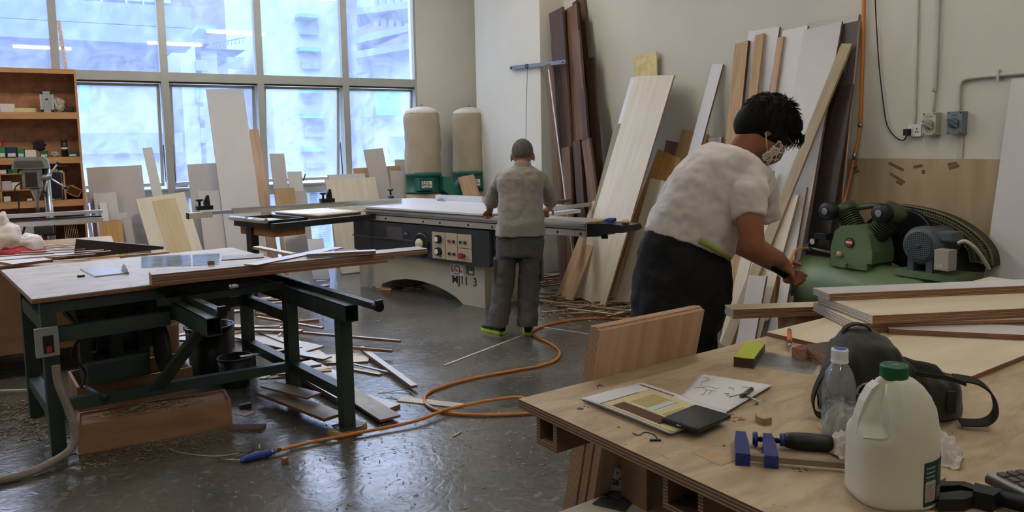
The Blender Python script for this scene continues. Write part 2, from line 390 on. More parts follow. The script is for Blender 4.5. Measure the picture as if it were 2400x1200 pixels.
mb.tube([onp(498,102,1,Yc+1),onp(575,88,1,Yc+1)],.03,4); mb.build('roof_railing',BB,t)
mb = MB()
for k in range(12): a,b_ = bx(738+k*2.5,450+k*0,739.5+k*2.5,490,YW+6,.05); mb.box(a,b_)
Yd = 30
t = empty('glazed_office',(0,0,0),label='pale building with two slanting blue ledges, behind the rightmost window',cat='building')
bpart('wall',[(870,110,1150,700,Yd,1.7)],BW,t); bpart('curtain_glass',[(862,-140,1150,62,Yd,1.7)],BGL,t)
for (ya,yb) in ((18,0),(85,52),(120,95)):
    A = onp(834,ya,1,Yd-2.4); B = onp(985,yb,1,Yd-.6); B2 = B+Vector((0,1.5,0)); A2 = A+Vector((1,2.8,0))
    MB().prism([A,B,B2,A2],(0,0,-.26)).build('ledge',BB,t)
for r in ((847,125,865,170),(851,232,868,275),(856,335,873,348)): bpart('window',[(r[0],r[1],r[2],r[3],Yd-.8,1)],BG,t)
bpart('wall_panel',[(879,211,940,270,Yd-.6,.3)],BT,t)
bpart('awning',[(923,320,990,380,YW+9,.5)],BB,t)
for k in range(5): bpart('fin',[(872+k*18,-60,875+k*18,60,Yd-.3,.3)],BW,t)
# lower yard things seen through the bottom panes
t = empty('louvred_kiosk',(0,0,0),label='low white hut with louvre panels outside the bottom window panes',cat='hut')
bpart('wall',[(600,440,900,700,YW+5,3)],BW,t)
mb = MB()
for k in range(9): a,b_ = bx(752,520+k*5,775,522+k*5,YW+4.95,.1); mb.box(a,b_); a,b_ = bx(728,445+k*5,745,447+k*5,YW+4.95,.1); mb.box(a,b_)
mb.build('louvre',BG,t); bpart('door_window',[(752,565,775,590,YW+4.95,.1)],BT,t)
# ceiling lamps above the frame; those with dim tubes are added fill light
LT = bpy.data.materials.new('lamp_tube'); LT.use_nodes = True; q = LT.node_tree.nodes['Principled BSDF']; q.inputs['Emission Color'].default_value = (1,.94,.84,1); q.inputs['Emission Strength'].default_value = TUBE
LT2 = LT.copy(); LT2.name = 'added_fill_tube'; LT2.node_tree.nodes['Principled BSDF'].inputs['Emission Strength'].default_value = TUBE*.42
for i,(x,y) in enumerate(((-2.6,6.0),(1.2,6.5),(3.5,7.2),(3.2,2.6),(2.2,0.2),(-.6,-1.6))):
    t = empty('ceiling_lamp',(x,y,ZC-.5),label='long white ceiling lamp with two bright tubes, most of the set added as fill',cat='lamp',group='ceiling lamps')
    MB().box((-.65,-.12,0),(.65,.12,.06)).cyl((-.5,0,.06),(-.5,0,.5),.008).cyl((.5,0,.06),(.5,0,.5),.008).build('lamp_body',WHITE,t)
    for s in (-.06,.06): MB().cyl((-.6,s,-.03),(.6,s,-.03),.016).build('lamp_tube',LT if i < 2 else LT2,t)
# ---------------------------------------------------------------- boards leaning on walls
def lean(top, axis, wpx, db, dt=.03, th=.018, wall='F', m=(None,None), label=None, group=None, name='board', cat='board', zb=0.0, planeoff=None, wm=None):
    """board whose visible face passes through pixel `top` (middle of its upper end) on the plane dt off the wall,
       its long axis seen through pixel `axis`, standing on the floor db off the wall"""
    ax, W, nrm, al = (1, YW, Vector((0,-1,0)), Vector((1,0,0))) if wall == 'F' else (0, XB, Vector((-1,0,0)), Vector((0,-1,0)))
    n = ray(*top).cross(ray(*axis)); dt = max(dt, th+.006)
    for tr_ in range(40):
        T = onp(top[0],top[1],ax,W-dt)
        if wall == 'F':
            y = W-db; x = -(n.y*y+n.z*(zb-CAMZ))/n.x; B = Vector((x,y,zb))
        else:
            x = W-db; y = -(n.x*x+n.z*(zb-CAMZ))/n.y; B = Vector((x,y,zb))
        wd = wm or (onp(top[0]-wpx/2,top[1],ax,W-dt)-onp(top[0]+wpx/2,top[1],ax,W-dt)).length
        X = (T-B).normalized(); l = (T-B).length
        Y = (al-X*al.dot(X)).normalized(); Z = X.cross(Y)
        if Z.dot(nrm) < 0: Y = -Y; Z = -Z
        s = (abs(Y.z)*wd/2+abs(Z.z)*th)/max(X.z,.1)+.001
        o = B+X*s-Z*th; M = basis(X,Y,Z,o); bx_ = obb(M,l-s,wd,th)
        if free(bx_,wall): break
        if tr_ % 2: dt += .012
        else: db += .016
    REG.append((wall,bx_))
    return board(name, l-s, wd, th, m[0], m[1], M, label, cat, group)
G1 = 'boards leaning along the window wall'
mb_ = lambda a, b=None: (a, b or EDGET)
WB = [
 ((268,390),(280,500),130,.42,.10,.018,MELG,EDGET,'wide beige-grey board right beside the plywood shelf unit, below the window'),
 ((487,383),(497,470),96,.40,.09,.018,MELG,EDGET,'brownish grey board behind the tall pale board, just left of it'),
 ((884,391),(891,450),110,.26,.05,.018,TAN,EDGEB,'wide tan board standing at the right end of the windows'),
 ((345,346),(369,455),23,.70,.19,.018,MELP,EDGEW,'narrow grey strip leaning on the sill, left of the second mullion'),
 ((376,458),(416,590),116,1.15,.42,.018,BIRCH,EDGE,'wide cream plywood sheet with a faint square mark, leaning below the window'),
 ((245,452),(256,530),54,.60,.26,.016,MELP,EDGEW,'pale grey board in front of the wide beige-grey one'),
 ((241,475),(247,515),17,.75,.34,.016,MELW,EDGEW,'small white strip standing left of the cream plywood sheet'),
 ((258,517),(264,560),53,1.00,.62,.016,ORANGE,EDGEB,'short yellow plywood offcut at the foot of the pale boards'),
 ((284,498),(290,545),26,.66,.42,.016,MELP,EDGEW,'short pale board behind the yellow plywood offcut, the taller one'),
 ((297,510),(303,548),20,.78,.52,.016,MELG,EDGEW,'short pale board behind the yellow plywood offcut, the lower one'),
 ((488,447),(506,590),50,1.00,.46,.018,MELG,EDGEB,'waist-high taupe board left of the tall pale board'),
 ((527,209),(579,585),87,1.00,.12,.020,MELP,EDGEB,'tall pale grey board, the tallest one standing before the windows'),
 ((594,303),(620,470),24,.46,.11,.018,PINK,EDGEB,'narrow brownish board peeking out right of the tall pale board'),
 ((649,360),(660,450),34,.55,.09,.018,MELG,EDGEB,'narrow grey board right of the third mullion'),
 ((690,402),(698,470),33,.55,.10,.018,MELP,EDGEB,'low narrow grey board, second one right of the third mullion'),
 ((666,441),(670,475),47,.72,.42,.018,TAN,EDGEB,'small square tan board behind the saw fence'),
 ((704,447),(707,472),28,.66,.38,.018,MELG,EDGEW,'small square grey board beside the small tan one'),
 ((821,418),(836,500),118,.90,.40,.018,BIRCH,EDGEB,'wide knotty light plywood sheet behind the saw fence'),
 ((813,408),(816,440),86,.34,.16,.05,MELW,EDGEB,'low white box-edged panel behind the knotty plywood sheet'),
 ((875,349),(896,455),45,.62,.18,.018,MELG,EDGEB,'tall narrow grey board at the right of the rightmost mullion'),
 ((932,400),(936,455),37,.60,.22,.018,MELG,EDGEB,'grey board leaning on the wide tan board beside the dust bags'),
 ((938,374),(941,420),26,.16,.02,.018,MELP,EDGEW,'pale board peeking out behind the wide tan one'),
 ((734,560),(739,590),46,1.20,.80,.018,MELP,EDGEW,'low pale board under the saw outrigger'),
 ((692,552),(696,578),52,1.45,1.1,.018,MELG,EDGEW,'low grey board under the saw outrigger'),
]
for i,(tp,axp,wp,db,dt,th,mf,me_,lab) in enumerate(sorted(WB,key=lambda q:q[3])):
    lean(tp,axp,wp,db,dt,th,'F',(mf,me_),lab,G1)
lean((1092,412),(1105,456),38,1.12,.80,.018,'F',(PINK,EDGE),'pale wooden board leaning on the green right drum of the dust collector')
# faint square on the cream plywood sheet is part of its face: a thin veneer patch
t = [o for o in C.objects if o.get('label','').startswith('wide cream')][0]
pa = MB().box((-.0,-.13,0),(.75,.13,.0012)).build('veneer_patch', wood('veneer','C9B490','BFA880',.6), t)
pa.location = (.45,-.02,.0185)
# shrink-wrapped boards with red print standing by the shelf
lean((137,48),(206,500),9,.090,.028,.02,'F',(mat('print_wrap','D8C8C6',.5,var=.25,vs=40),EDGEW),'tall narrow board with red print standing behind the shelf unit, sticking out above it')
lean((222,452),(232,540),7,.52,.28,.012,'F',(MELW,EDGEW),'thin white strip standing between the shelf unit and the pale boards')

# ---------------------------------------------------------------- plywood shelf unit and what stands on it
YS = 9.6; xr = onp(192,360,1,YS).x; xl = -2.3
zz = lambda y, Y=YS: onp(90,y,1,Y).z
t = empty('shelf_unit',(0,YS,0),label='tall brown plywood shelf unit standing before the window at the left',cat='shelf')
def sp_(name, a, b, m=SHELFW, p=None): return MB().box((a[0],a[1]-YS,a[2]),(b[0],b[1]-YS,b[2])).build(name, m, p or t)
ztop = onp(178,163,1,YS).z
sp_('side_panel',(xr-.02,YS,0),(xr,YS+.4,ztop)); sp_('back_panel',(xl,YS+.385,.1),(xr-.02,YS+.4,ztop))
sp_('side_panel',(xl,YS,0),(xl+.02,YS+.4,ztop)); sp_('top_panel',(xl+.02,YS,ztop-.02),(xr-.02,YS+.385,ztop))
sp_('face_strip',(xl,YS-.012,ztop-.05),(xr,YS,ztop),SHELFE); sp_('edge_strip',(xr-.022,YS-.006,0),(xr,YS,ztop-.05),SHELFE)
lev = [zz(263),zz(369),zz(471),zz(516)]
for k,z in enumerate(lev):
    sp_('shelf_board',(xl+.02,YS,z-.022),(xr-.02,YS+.385,z)); sp_('shelf_lip',(xl+.02,YS-.012,z-.07),(xr-.022,YS,z),SHELFE)
sp_('divider',(onp(123,540,1,YS).x,YS,.1),(onp(127,540,1,YS).x,YS+.38,lev[3]-.03)); sp_('shelf_board',(xl+.02,YS,.08),(xr-.02,YS+.385,.1))
cz0, cz1, cx1 = lev[2]+.002, zz(405), onp(153,430,1,YS+.03).x
cub = empty('cubby_box',(0,YS+.03,cz0),label='small light plywood pigeonhole box inside the shelf unit, full of little boxes',cat='box')
def cb(name,a,b): MB().box((a[0],a[1],a[2]-cz0),(b[0],b[1],b[2]-cz0)).build(name,SHELFE,cub)
cm = zz(443)
cb('panel',(xl+.05,0,cz1-.012),(cx1,.25,cz1)); cb('panel',(xl+.05,0,cm-.012),(cx1-.015,.25,cm)); cb('panel',(cx1-.015,0,cz0),(cx1,.25,cz1-.012)); cb('panel',(xl+.05,.24,cz0),(cx1-.015,.25,cz1-.012)); cb('panel',(onp(3,430,1,YS).x-.02,0,cz0),(onp(3,430,1,YS).x-.005,.24,cz1-.012))
def item(name, px0, px1, pytop, z, m, label, cat='box', dep=.1, Y=YS+.04, rz=0, stripe=None, group=None):
    a = onp(px0,pytop,1,Y); b = onp(px1,pytop,1,Y); wdt = b.x-a.x; h = a.z-z
    o = MB().box((-wdt/2,0,.001),(wdt/2,dep,h),bev=.001).build(name, m, loc=((a.x+b.x)/2,Y,z)); o.rotation_euler.z = rz
    tag(o,label,cat,group)
    if stripe: MB().box((-wdt*.38,-.002,h*.12),(wdt*.38,0,h*.45)).build('paper_label', stripe, o)
    return o
NAVY = mat('navy_card','232B55',.6,var=0); GRNC = mat('green_card','1E7A3C',.6,var=0); DGRN = mat('dark_green_card','17503A',.6,var=0); CARD = mat('card_white','D6D2CC',.7,var=.03); GREYC = mat('grey_card','8D8A88',.7,var=.1)
YEL = mat('yellow_tape','D3C48A',.5,var=0); CLR = mat('crumpled_plastic','B8AFA2',.5,var=.3,vs=30); 
G2='boxes in the shelf unit'
z1,z2 = lev[0],lev[1]
item('carton',0,34,243,z1,CARD,'white narrow carton at the left end of the top shelf',dep=.2,rz=.15)
c = onp(56,255,1,YS+.1); tag(MB().lathe([(.12,0),(.12,.045),(.085,.045),(.085,0)],(0,0,0),28,capped=False).build('tape_roll',YEL,loc=(c.x,YS+.13,z1+.001)),'pale yellow tape roll lying on the top shelf','tape')
a = onp(92,214,1,YS+.05); b = onp(124,214,1,YS+.05); wd=b.x-a.x; h=a.z-z1-.002
t = empty('aluminium_case',((a.x+b.x)/2,YS+.05,z1+.001),label='small silver case with black corners standing on the top shelf',cat='case')
MB().box((-wd/2,0,0),(wd/2,.1,h),bev=.004).build('case_body',mat('case_panel','9FA0A2',.5,var=.08,vs=40),t)
mb=MB()
for x0,x1,q0,q1 in ((-wd/2,-wd/2+.014,0,h),(wd/2-.014,wd/2,0,h),(-wd/2,wd/2,0,.014),(-wd/2,wd/2,h-.014,h),(-wd/2,wd/2,h*.66,h*.68)): mb.box((x0,-.004,q0),(x1,.0,q1))
mb.build('case_trim',ALUB,t)
mb=MB()
for x in (-wd/2,wd/2-.03):
    for q in (0,h-.03): mb.box((x,-.008,q),(x+.03,.02,q+.03))
mb.box((-.012,-.01,h*.6),(.012,0,h*.67)); mb.build('case_corner',BLACKP,t)
def crumple(name, px, py, wpx, hpx, z, m, label, cat, Y=YS+.12, seed=1, n=14):
    rnd = random.Random(seed); c = onp(px,py,1,Y); s = (onp(px+wpx/2,py,1,Y).x-onp(px-wpx/2,py,1,Y).x)/2; hh = (onp(px,py-hpx/2,1,Y).z-onp(px,py+hpx/2,1,Y).z)
    mb = MB(); bmesh.ops.create_icosphere(mb.b, subdivisions=3, radius=1)
    for v in mb.b.verts:
        k = .75+.5*rnd.random(); v.co = Vector((v.co.x*s*k,v.co.y*s*.7*k,max(-.98,v.co.z)*hh/2*k))
    lo = min(v.co.z for v in mb.b.verts)
    for v in mb.b.verts: v.co.z -= lo
    return tag(mb.build(name,m,loc=(c.x,Y,z+.001)),label,cat)
crumple('plastic_bag',138,248,26,32,z1,CLR,'crumpled clear plastic packet beside the silver case','bag',seed=3)
crumple('rag',164,256,22,14,z1,mat('dark_rag','4B4743',.9,var=.3,vs=30),'small dark grey rag at the right end of the top shelf','rag',seed=4)
item('carton',-6,12,344,z2,GRNC,'bright green carton at the left of the second shelf',stripe=CARD,dep=.15)
item('carton',14,38,345,z2,NAVY,'navy blue carton on the second shelf',stripe=CARD,dep=.15)
item('carton',40,56,348,z2,GRNC,'green carton with white rows right of the navy one',stripe=CARD,dep=.15)
item('carton',58,84,352,z2,CARD,'white carton on the second shelf',dep=.15)
item('carton',93,112,354,z2,DGRN,'small dark green carton in the middle of the second shelf',stripe=CARD)
item('carton',160,180,355,z2,DGRN,'small dark green carton at the right end of the second shelf',stripe=CARD)
crumple('glove',92,345,30,26,z2+.06,mat('black_glove','1F1D1D',.8,var=.2,vs=30),'black work glove lying over the cartons','glove',seed=6)
crumple('glass_jar',128,361,22,12,z2,CLR,'small clear packet of screws left of the spray can','packet',seed=8)
c0 = onp(151,345,1,YS+.1); rr_ = (onp(159,345,1,YS+.1).x-onp(143,345,1,YS+.1).x)/2; hh = onp(151,325,1,YS+.1).z-z2
t = empty('spray_can',(c0.x,YS+.1,z2+.001),label='black spray can standing on the second shelf',cat='can')
MB().lathe([(rr_,0),(rr_,hh*.78),(rr_*.8,hh*.82)],n=20).build('can_body',mat('black_can','201D20',.35,var=0),t)
MB().lathe([(rr_*.85,hh*.8),(rr_*.85,hh),(rr_*.8,hh)],n=20).build('can_cap',BLACKP,t)
MB().lathe([(rr_*1.01,hh*.42),(rr_*1.01,hh*.52)],n=20,capped=False).build('can_band',CARD,t)
c = onp(2,328,1,YS+.1); tag(MB().lathe([(.03,0),(.03,.16),(.012,.19)],n=16).build('red_bottle',RED,loc=(c.x-.02,YS+.22,z2)),'red bottle at the left end of the second shelf','bottle')
for px0,px1,py,m_,lb in ((0,14,398,CARD,'white small carton on top of the pigeonhole box, leftmost'),(18,29,395,DGRN,'dark green small carton on the pigeonhole box'),(29,40,397,GRNC,'small green carton beside the dark green one on the pigeonhole box'),(45,60,401,GREYC,'flat grey carton on the pigeonhole box'),(118,135,396,GREYC,'flat grey carton right of the drill on the pigeonhole box'),(137,147,400,CARD,'tiny white carton on the right end of the pigeonhole box')):
    item('small_carton',px0,px1,py,cz1,m_,lb,Y=YS+.06,dep=.09)
item('small_carton',134,156,388,cz1+.06,GREYC,'flat grey carton laid over the others behind the drill handle',Y=YS+.08,dep=.12)
for px0,px1,py,m_,lb in ((3,25,425,mat('speckled_card','B9B2B5',.7,var=.3,vs=60),'speckled white packet in the upper pigeonhole, left'),(26,45,428,CARD,'white carton right of the speckled packet'),(3,22,416,GREYC,'grey packet'),(117,131,434,CARD,'white small carton in the upper pigeonhole behind the drill'),(133,147,429,CARD,'white carton in the right corner of the upper pigeonhole')):
    if lb != 'grey packet': item('small_carton',px0,px1,py,cm,m_,lb,Y=YS+.06,dep=.09)
for px0,px1,py,m_,lb in ((8,24,461,CARD,'white carton in the lower pigeonhole, left'),(63,75,466,CARD,'white little carton in the lower pigeonhole left of the drill column'),(108,128,464,CARD,'flat white carton in the lower pigeonhole right of the drill'),(130,145,466,GREYC,'flat grey packet in the lower pigeonhole')):
    item('small_carton',px0,px1,py,cz0+.001,m_,lb,Y=YS+.06,dep=.09)
for px,rz_,lb in ((168,.5,'small wooden tray tipped over on the shelf, left one'),(184,-.4,'small wooden tray tipped over on the shelf, right one')):
    c = onp(px,452,1,YS+.1); mb = MB(); s_=.085
    mb.box((-s_,0,0),(s_,.15,.01)).box((-s_,0,0),(-s_+.01,.15,.12)).box((s_-.01,0,0),(s_,.15,.12)).box((-s_,0,.11),(s_,.15,.12)).box((-s_,.14,0),(s_,.15,.12))
    for v in mb.b.verts: v.co.x *= .8; v.co.z *= .8
    o = mb.build('wooden_tray',SHELFE,loc=(min(c.x,xr-.12),YS+.04+(.17 if px>170 else 0),lev[2]+.045)); o.rotation_euler = (0,rz_,0); tag(o,lb,'tray')
for k in range(8):
    px = 160+k*4.6; c = onp(px,540,1,YS+.02)
    o = MB().box((-.003,0,0),(.003,.3,lev[3]-.16)).build('card_sheet',mat('cardboard','A58562',.8,var=.1),loc=(c.x,YS+.03,.11)); o.rotation_euler.y = R(-3-k*.2)
    tag(o,'brown cardboard sheet standing on edge in the bottom of the shelf unit','sheet','cardboard sheets in the bottom of the shelf unit')
c = onp(45,560,1,YS-.25); tag(MB().box((-.2,0,0),(.2,.016,onp(45,524,1,YS-.25).z)).build('board',MELP,loc=(c.x,YS-.25,0)),'pale square board standing before the bottom of the shelf unit','board')
# ---------------------------------------------------------------- drill press
YD = 8.6; c = onp(78,400,1,YD); zc = lambda y: onp(78,y,1,YD).z
t = empty('drill_press',(c.x,YD,0),label='silver and black floor drill press standing before the shelf unit',cat='drill press')
HS = mat('hammered_grey','8E9190',.35,metal=.5,var=.1,vs=30)
k_ = .0051
xo = lambda px: (px-78)*k_
z0,z1_ = zc(395),zc(368)
mb = MB(); mb.prism([(xo(45),-.14,z0),(xo(45)+.02,-.14,z1_-.03),(xo(45)+.05,-.14,z1_),(xo(96),-.14,z1_),(xo(103),-.14,z1_-.03),(xo(105),-.14,z0)],(0,.34,0)); mb.build('belt_cover',HS,t)
MB().prism([(xo(50),-.146,z0+.012),(xo(51),-.146,z1_-.035),(xo(94),-.146,z1_-.035),(xo(97),-.146,z0+.012)],(0,.008,0)).build('front_plate',mat('plate_dark','4D4540',.5,var=.2,vs=20),t)
MB().box((xo(60),-.1,zc(440)),(xo(92),.14,z0),bev=.01).build('head_casting',HS,t)
MB().box((xo(65),-.108,zc(438)),(xo(84),-.1,zc(404))).build('depth_panel',mat('dark_red_panel','2B1D20',.4,var=0),t)
MB().lathe([(.045,zc(440)),(.045,zc(448)),(.02,zc(466)),(.02,zc(475)),(.012,zc(500))],(xo(80),-.03,0)).build('quill_and_chuck',STEEL,t)
MB().cyl((xo(98),.1,0),(xo(98),.1,z0),.035,n=20).build('column',STEEL,t)
MB().box((-.2,-.2,0),(.25,.25,.04),bev=.01).build('base',DARKM,t)
MB().box((xo(73),-.2,zc(548)),(xo(104),.16,zc(528)),bev=.01).build('work_table',DARKM,t)
MB().box((xo(86),.05,zc(556)),(xo(106),.16,zc(520))).build('table_bracket',BLACKP,t)
MB().box((xo(96),.14,zc(470)),(xo(122),.3,zc(405)),bev=.02).build('motor',BLACKP,t)
h0 = Vector((xo(102),-.13,zc(415)))
MB().cyl(h0+Vector((-.06,0,0)),h0+Vector((.03,0,0)),.03).build('feed_hub',STEEL,t)
for dx,dz in ((.09,.13),(.14,-.11),(-.04,-.14)):
    e_ = h0+Vector((dx,-.02,dz)); hd = MB().tube([h0,e_],.008).build('feed_handle',ALUB,t)
    mb = MB(); bmesh.ops.create_icosphere(mb.b,subdivisions=2,radius=.018,matrix=Matrix.Translation(e_)); mb.build('ball_knob',BLACKP,hd)
MB().tube(smooth_path([(xo(60),-.1,zc(425)),(xo(48),-.12,zc(440)),(xo(52),-.1,zc(480)),(xo(40),-.05,zc(530)),(xo(35),0,zc(600)),(xo(50),.1,.05)]),.007,6).build('power_cable',BLACKR,t)

# ---------------------------------------------------------------- plywood storage block behind the table saw, with the things on it
t = empty('plywood_work_block',(-2.5,6.3,0),label='big brown plywood work block on castors behind the green table saw',cat='workbench')
YBk = 6.35; zt_ = .76
MB().box((0,0,.17),(2.7,1.9,zt_)).build('carcass',wood('block_ply','A97F60','8E6A4D',.6,st=(1,3,3)),t)
MB().box((-.02,-.02,zt_),(2.72,1.92,zt_+.02)).build('worktop',TAN,t)
for x in (.1,1.45,2.75):
    for y in (.12,1.85): MB().cyl((x-.02,y,.05),(x+.02,y,.05),.05).box((x-.05,y-.05,.1),(x+.05,y+.05,.17)).build('castor',BLACKR,t)
ZT2 = zt_+.02
def slab(name, cs, z, th, mf, me_, label, cat='board', group=None, lab2=None):
    """flat board lying with its top face through pixels cs (near-left, near-right, far-right, far-left) at height z"""
    P = [fl(x,y,z) for x,y in cs]; c = sum(P,Vector())/4
    X = ((P[1]-P[0])+(P[2]-P[3])).normalized(); Z = Vector((0,0,1)); Y = Z.cross(X)
    l = (((P[1]-P[0]).length)+((P[2]-P[3]).length))/2; wd = abs(((P[3]-P[0])+(P[2]-P[1])).dot(Y))/2
    o = c-X*l/2-Z*th
    return board(name,l,wd,th,mf,me_,basis(X,Y,Z,o),label,cat,group)
slab('white_board',[(-10,612),(48,622),(106,605),(35,592)],ZT2+.06,.018,MELW,EDGEB,'white panel lying on the plywood work block, the nearer one','board')
slab('white_board',[(62,596),(120,609),(185,589),(110,577)],ZT2+.03,.018,MELW,EDGEB,'white panel lying on the plywood work block, the farther one','board')
rnd = random.Random(5)
for k in range(14):
    px = 60+rnd.random()*110; py = 575+rnd.random()*32; p = fl(px,py,ZT2+.005+.006*k); a_ = rnd.uniform(-.5,.35)
    if p.y > 8.2: p.y = 8.2
    board('wood_strip',rnd.uniform(.35,.8),.02,.006,MELW if k%3 else BIRCH,EDGET,rotz(a_,(p.x-.3,p.y,ZT2+.001+.0065*k)),'thin pale wood strip in the heap on the plywood work block','strip','thin strips on the work block')
# dark brown panel standing on edge
A = fl(176,606,ZT2); 
P0 = at(176,606,(A-CAM).dot(Fw)); dd = (A-CAM).dot(Fw)
PL=[at(178,560,dd),at(381,578,dd+.3),at(381,584,dd+.3),at(172,608,dd)]
tag(MB().prism(PL,(.01,.02,0)).build('dark_panel',mat('dark_brown_laminate','3A2C28',.4,var=.05)),'dark brown wedge-shaped panel standing on edge behind the table saw','board')
t2 = [at(200,606,dd-.06),at(396,590,dd+.2),at(396,600,dd+.2),at(200,622,dd-.06)]
tag(MB().prism([t2[0],t2[1],t2[2],t2[3]],(0,.03,0)).build('tan_board',TAN),'long tan board on edge in front of the dark brown panel','board')
# red and white sack
WR = mat('sack_white_red','D9CDC8',.5,var=.2,vs=12); RW = mat('sack_red','B23A46',.5,var=.2,vs=10)
c = fl(10,600,ZT2+.02); c.z = ZT2
def lumpy(name, m, sx, sy, sz, seed, parent=None, loc=(0,0,0), k=.25, sub=4, M=None):
    mb = MB(); bmesh.ops.create_icosphere(mb.b, subdivisions=sub, radius=1); from mathutils import noise as mn
    for v in mb.b.verts:
        q = 1+k*mn.noise(v.co*1.7+Vector((seed*7.1,seed*3.3,seed)))+k*.5*mn.noise(v.co*4+Vector((seed,seed*2,seed*5)))
        v.co = Vector((v.co.x*sx*q,v.co.y*sy*q,max(-.8,v.co.z)*sz*q))
    for f in mb.b.faces: f.smooth = True
    lo = min(v.co.z for v in mb.b.verts)
    for v in mb.b.verts: v.co.z -= lo
    return mb.build(name,m,parent,loc=loc)
t = empty('plastic_sack',c,label='crumpled white and red plastic sack on the work block at the left edge',cat='sack')
lumpy('sack_body',WR,.16,.14,.14,2,t); lumpy('sack_bottom',RW,.22,.15,.06,5,t,(.05,0,0)); lumpy('sack_knot',WR,.05,.05,.08,7,t,(.0,0,.2)); lumpy('sack_fold',WR,.12,.1,.08,9,t,(.16,-.02,.03))
# aluminium rails
t = empty('aluminium_rails',(0,0,0),label='pair of bright aluminium rails with black slots running over the work block',cat='rail')
YR_ = 7.75; pa = onp(241,500,1,YR_); pb = onp(-60,511,1,YR_)
for dz,m_,hh_ in ((0,ALUB,.03),(-.032,BLACKP,.012),(-.08,ALUB,.04)):
    MB().box((pb.x,YR_,pa.z+dz),(pa.x-(.01 if m_ is BLACKP else 0),YR_+.08,pa.z+dz+hh_)).build('rail',m_,t)
for x in (pb.x+.3,pa.x-.75): MB().cyl((x+.05,YR_+.04,pa.z-.08),(x,YR_+.04,ZT2),.008).build('leg',BLACKP,t)
# ---------------------------------------------------------------- home-made green table saw
TA = R(10); TM = rotz(TA,(-.22,4.5,0)); ZT = .85
tw = lambda u,v,z=0: TM @ Vector((u,v,z))
def tl(x,y,z): return TM.inverted() @ fl(x,y,z)
t = empty('table_saw',M=TM,label='green steel framed table saw with worn plywood top, long arms and blade',cat='table saw')
PLYT = wood('worn_ply_top','B3A896','978B7C',.45,st=(2,5,5),vs=3); ACRY = mat('scratched_acrylic','BFC1C0',.25,var=.06,vs=30)
def tb(name,a,b,m=GREENF,p=None,bev=0): return MB().box(a,b,bev=bev).build(name,m,p or t)
c1 = [tl(75,698,ZT),tl(343,663,ZT),tl(232,607,ZT),tl(3,632,ZT)]
tb('table_top',(-.04,-.03,ZT-.02),(.565,1.27,ZT),[PLYT]); tb('table_top_edge',(-.041,-.031,ZT-.024),(.566,1.271,ZT-.006),EDGEB)
tb('extension_top',(.57,-.02,ZT-.02),(1.42,1.27,ZT-.003),PLYT)
for u,v in ((.03,.03),(.03,.77),(1.325,0),(1.325,.75)): tb('leg',(u-.035,v-.035,0),(u+.035,v+.035,ZT-.025 if u<1 else .64))
tb('leg',(1.29,-.75,.03),(1.36,-.68,.64))
tb('foot_plate',(1.26,-.78,.024),(1.39,-.65,.03)); tb('foot_plate',(1.26,-.06,0),(1.39,.06,.006)); tb('foot_plate',(-.03,-.03,0),(.1,.09,.005)); tb('foot_plate',(-.03,.71,0),(.1,.83,.005))
for a,b in (((.06,0,ZT-.09),(.6,.04,ZT-.025)),((.065,0,.6),(.62,.05,.68)),((0,.06,.66),(.05,.74,.74)),((0,.06,.2),(.06,.74,.26)),
            ((1.295,.035,.19),(1.355,.715,.25)),((1.295,-.68,.19),(1.355,-.035,.25)),((.5,.72,.66),(1.3,.77,.72)),((.45,.72,.5),(1.3,.77,.57)),((1.3,.035,.5),(1.35,.715,.57)),((1.0,.72,.57),(1.04,.77,.66)),((.55,-.02,.72),(1.29,.02,.76)),((.6,1.18,ZT-.09),(1.4,1.22,ZT-.025)),((.55,.0,ZT-.07),(.6,1.22,ZT-.022))):
    tb('rail',a,b)
MB().prism([(.065,-.03,.235),(1.29,-.03,.195),(1.29,-.03,.25),(.065,-.03,.30)],(0,.05,0)).build('rail',GREENF,t)
# arms that carry the sliding top
for u,v0,v1,ud in ((1.325,-.82,1.2,.115),(.665,-.60,1.2,.10)):
    mb = MB(); z0,z1 = .64,.735; w_=.04
    for q in ((u-w_,v0,z0,u-w_+.006,v1,z1),(u+w_-.006,v0,z0,u+w_,v1,z1),(u-w_,v0,z0,u+w_,v1,z0+.006),(u-w_,v0,z1-.006,u+w_,v1,z1)): mb.box(q[:3],q[3:])
    a = mb.build('arm',GREENF,t)
    MB().box((u+.02,v0-.22 if u>1 else v0+.0,z1+.002),(u+.06,v1,z1+.035)).build('slide_rail',DARKM,a)
    e_ = (v0-.22 if u>1 else v0)
    MB().cyl((u+.04,e_-.02,z1+.018),(u+.04,e_+.03,z1+.018),.026).box((u+.02,e_-.02,z1+.0),(u+.06,e_,z1+.055)).build('rail_stop',BLACKP,a)
tb('brace',(0,0,0),(.001,.001,.001)).name = 'brace'
bpy.data.objects.remove(bpy.data.objects['brace'])
MB().prism([(.63,-.42,.64),(.70,-.42,.64),(.55,-.0,.22),(.47,-.0,.22)],(0,.05,0)).build('brace',GREENF,t)
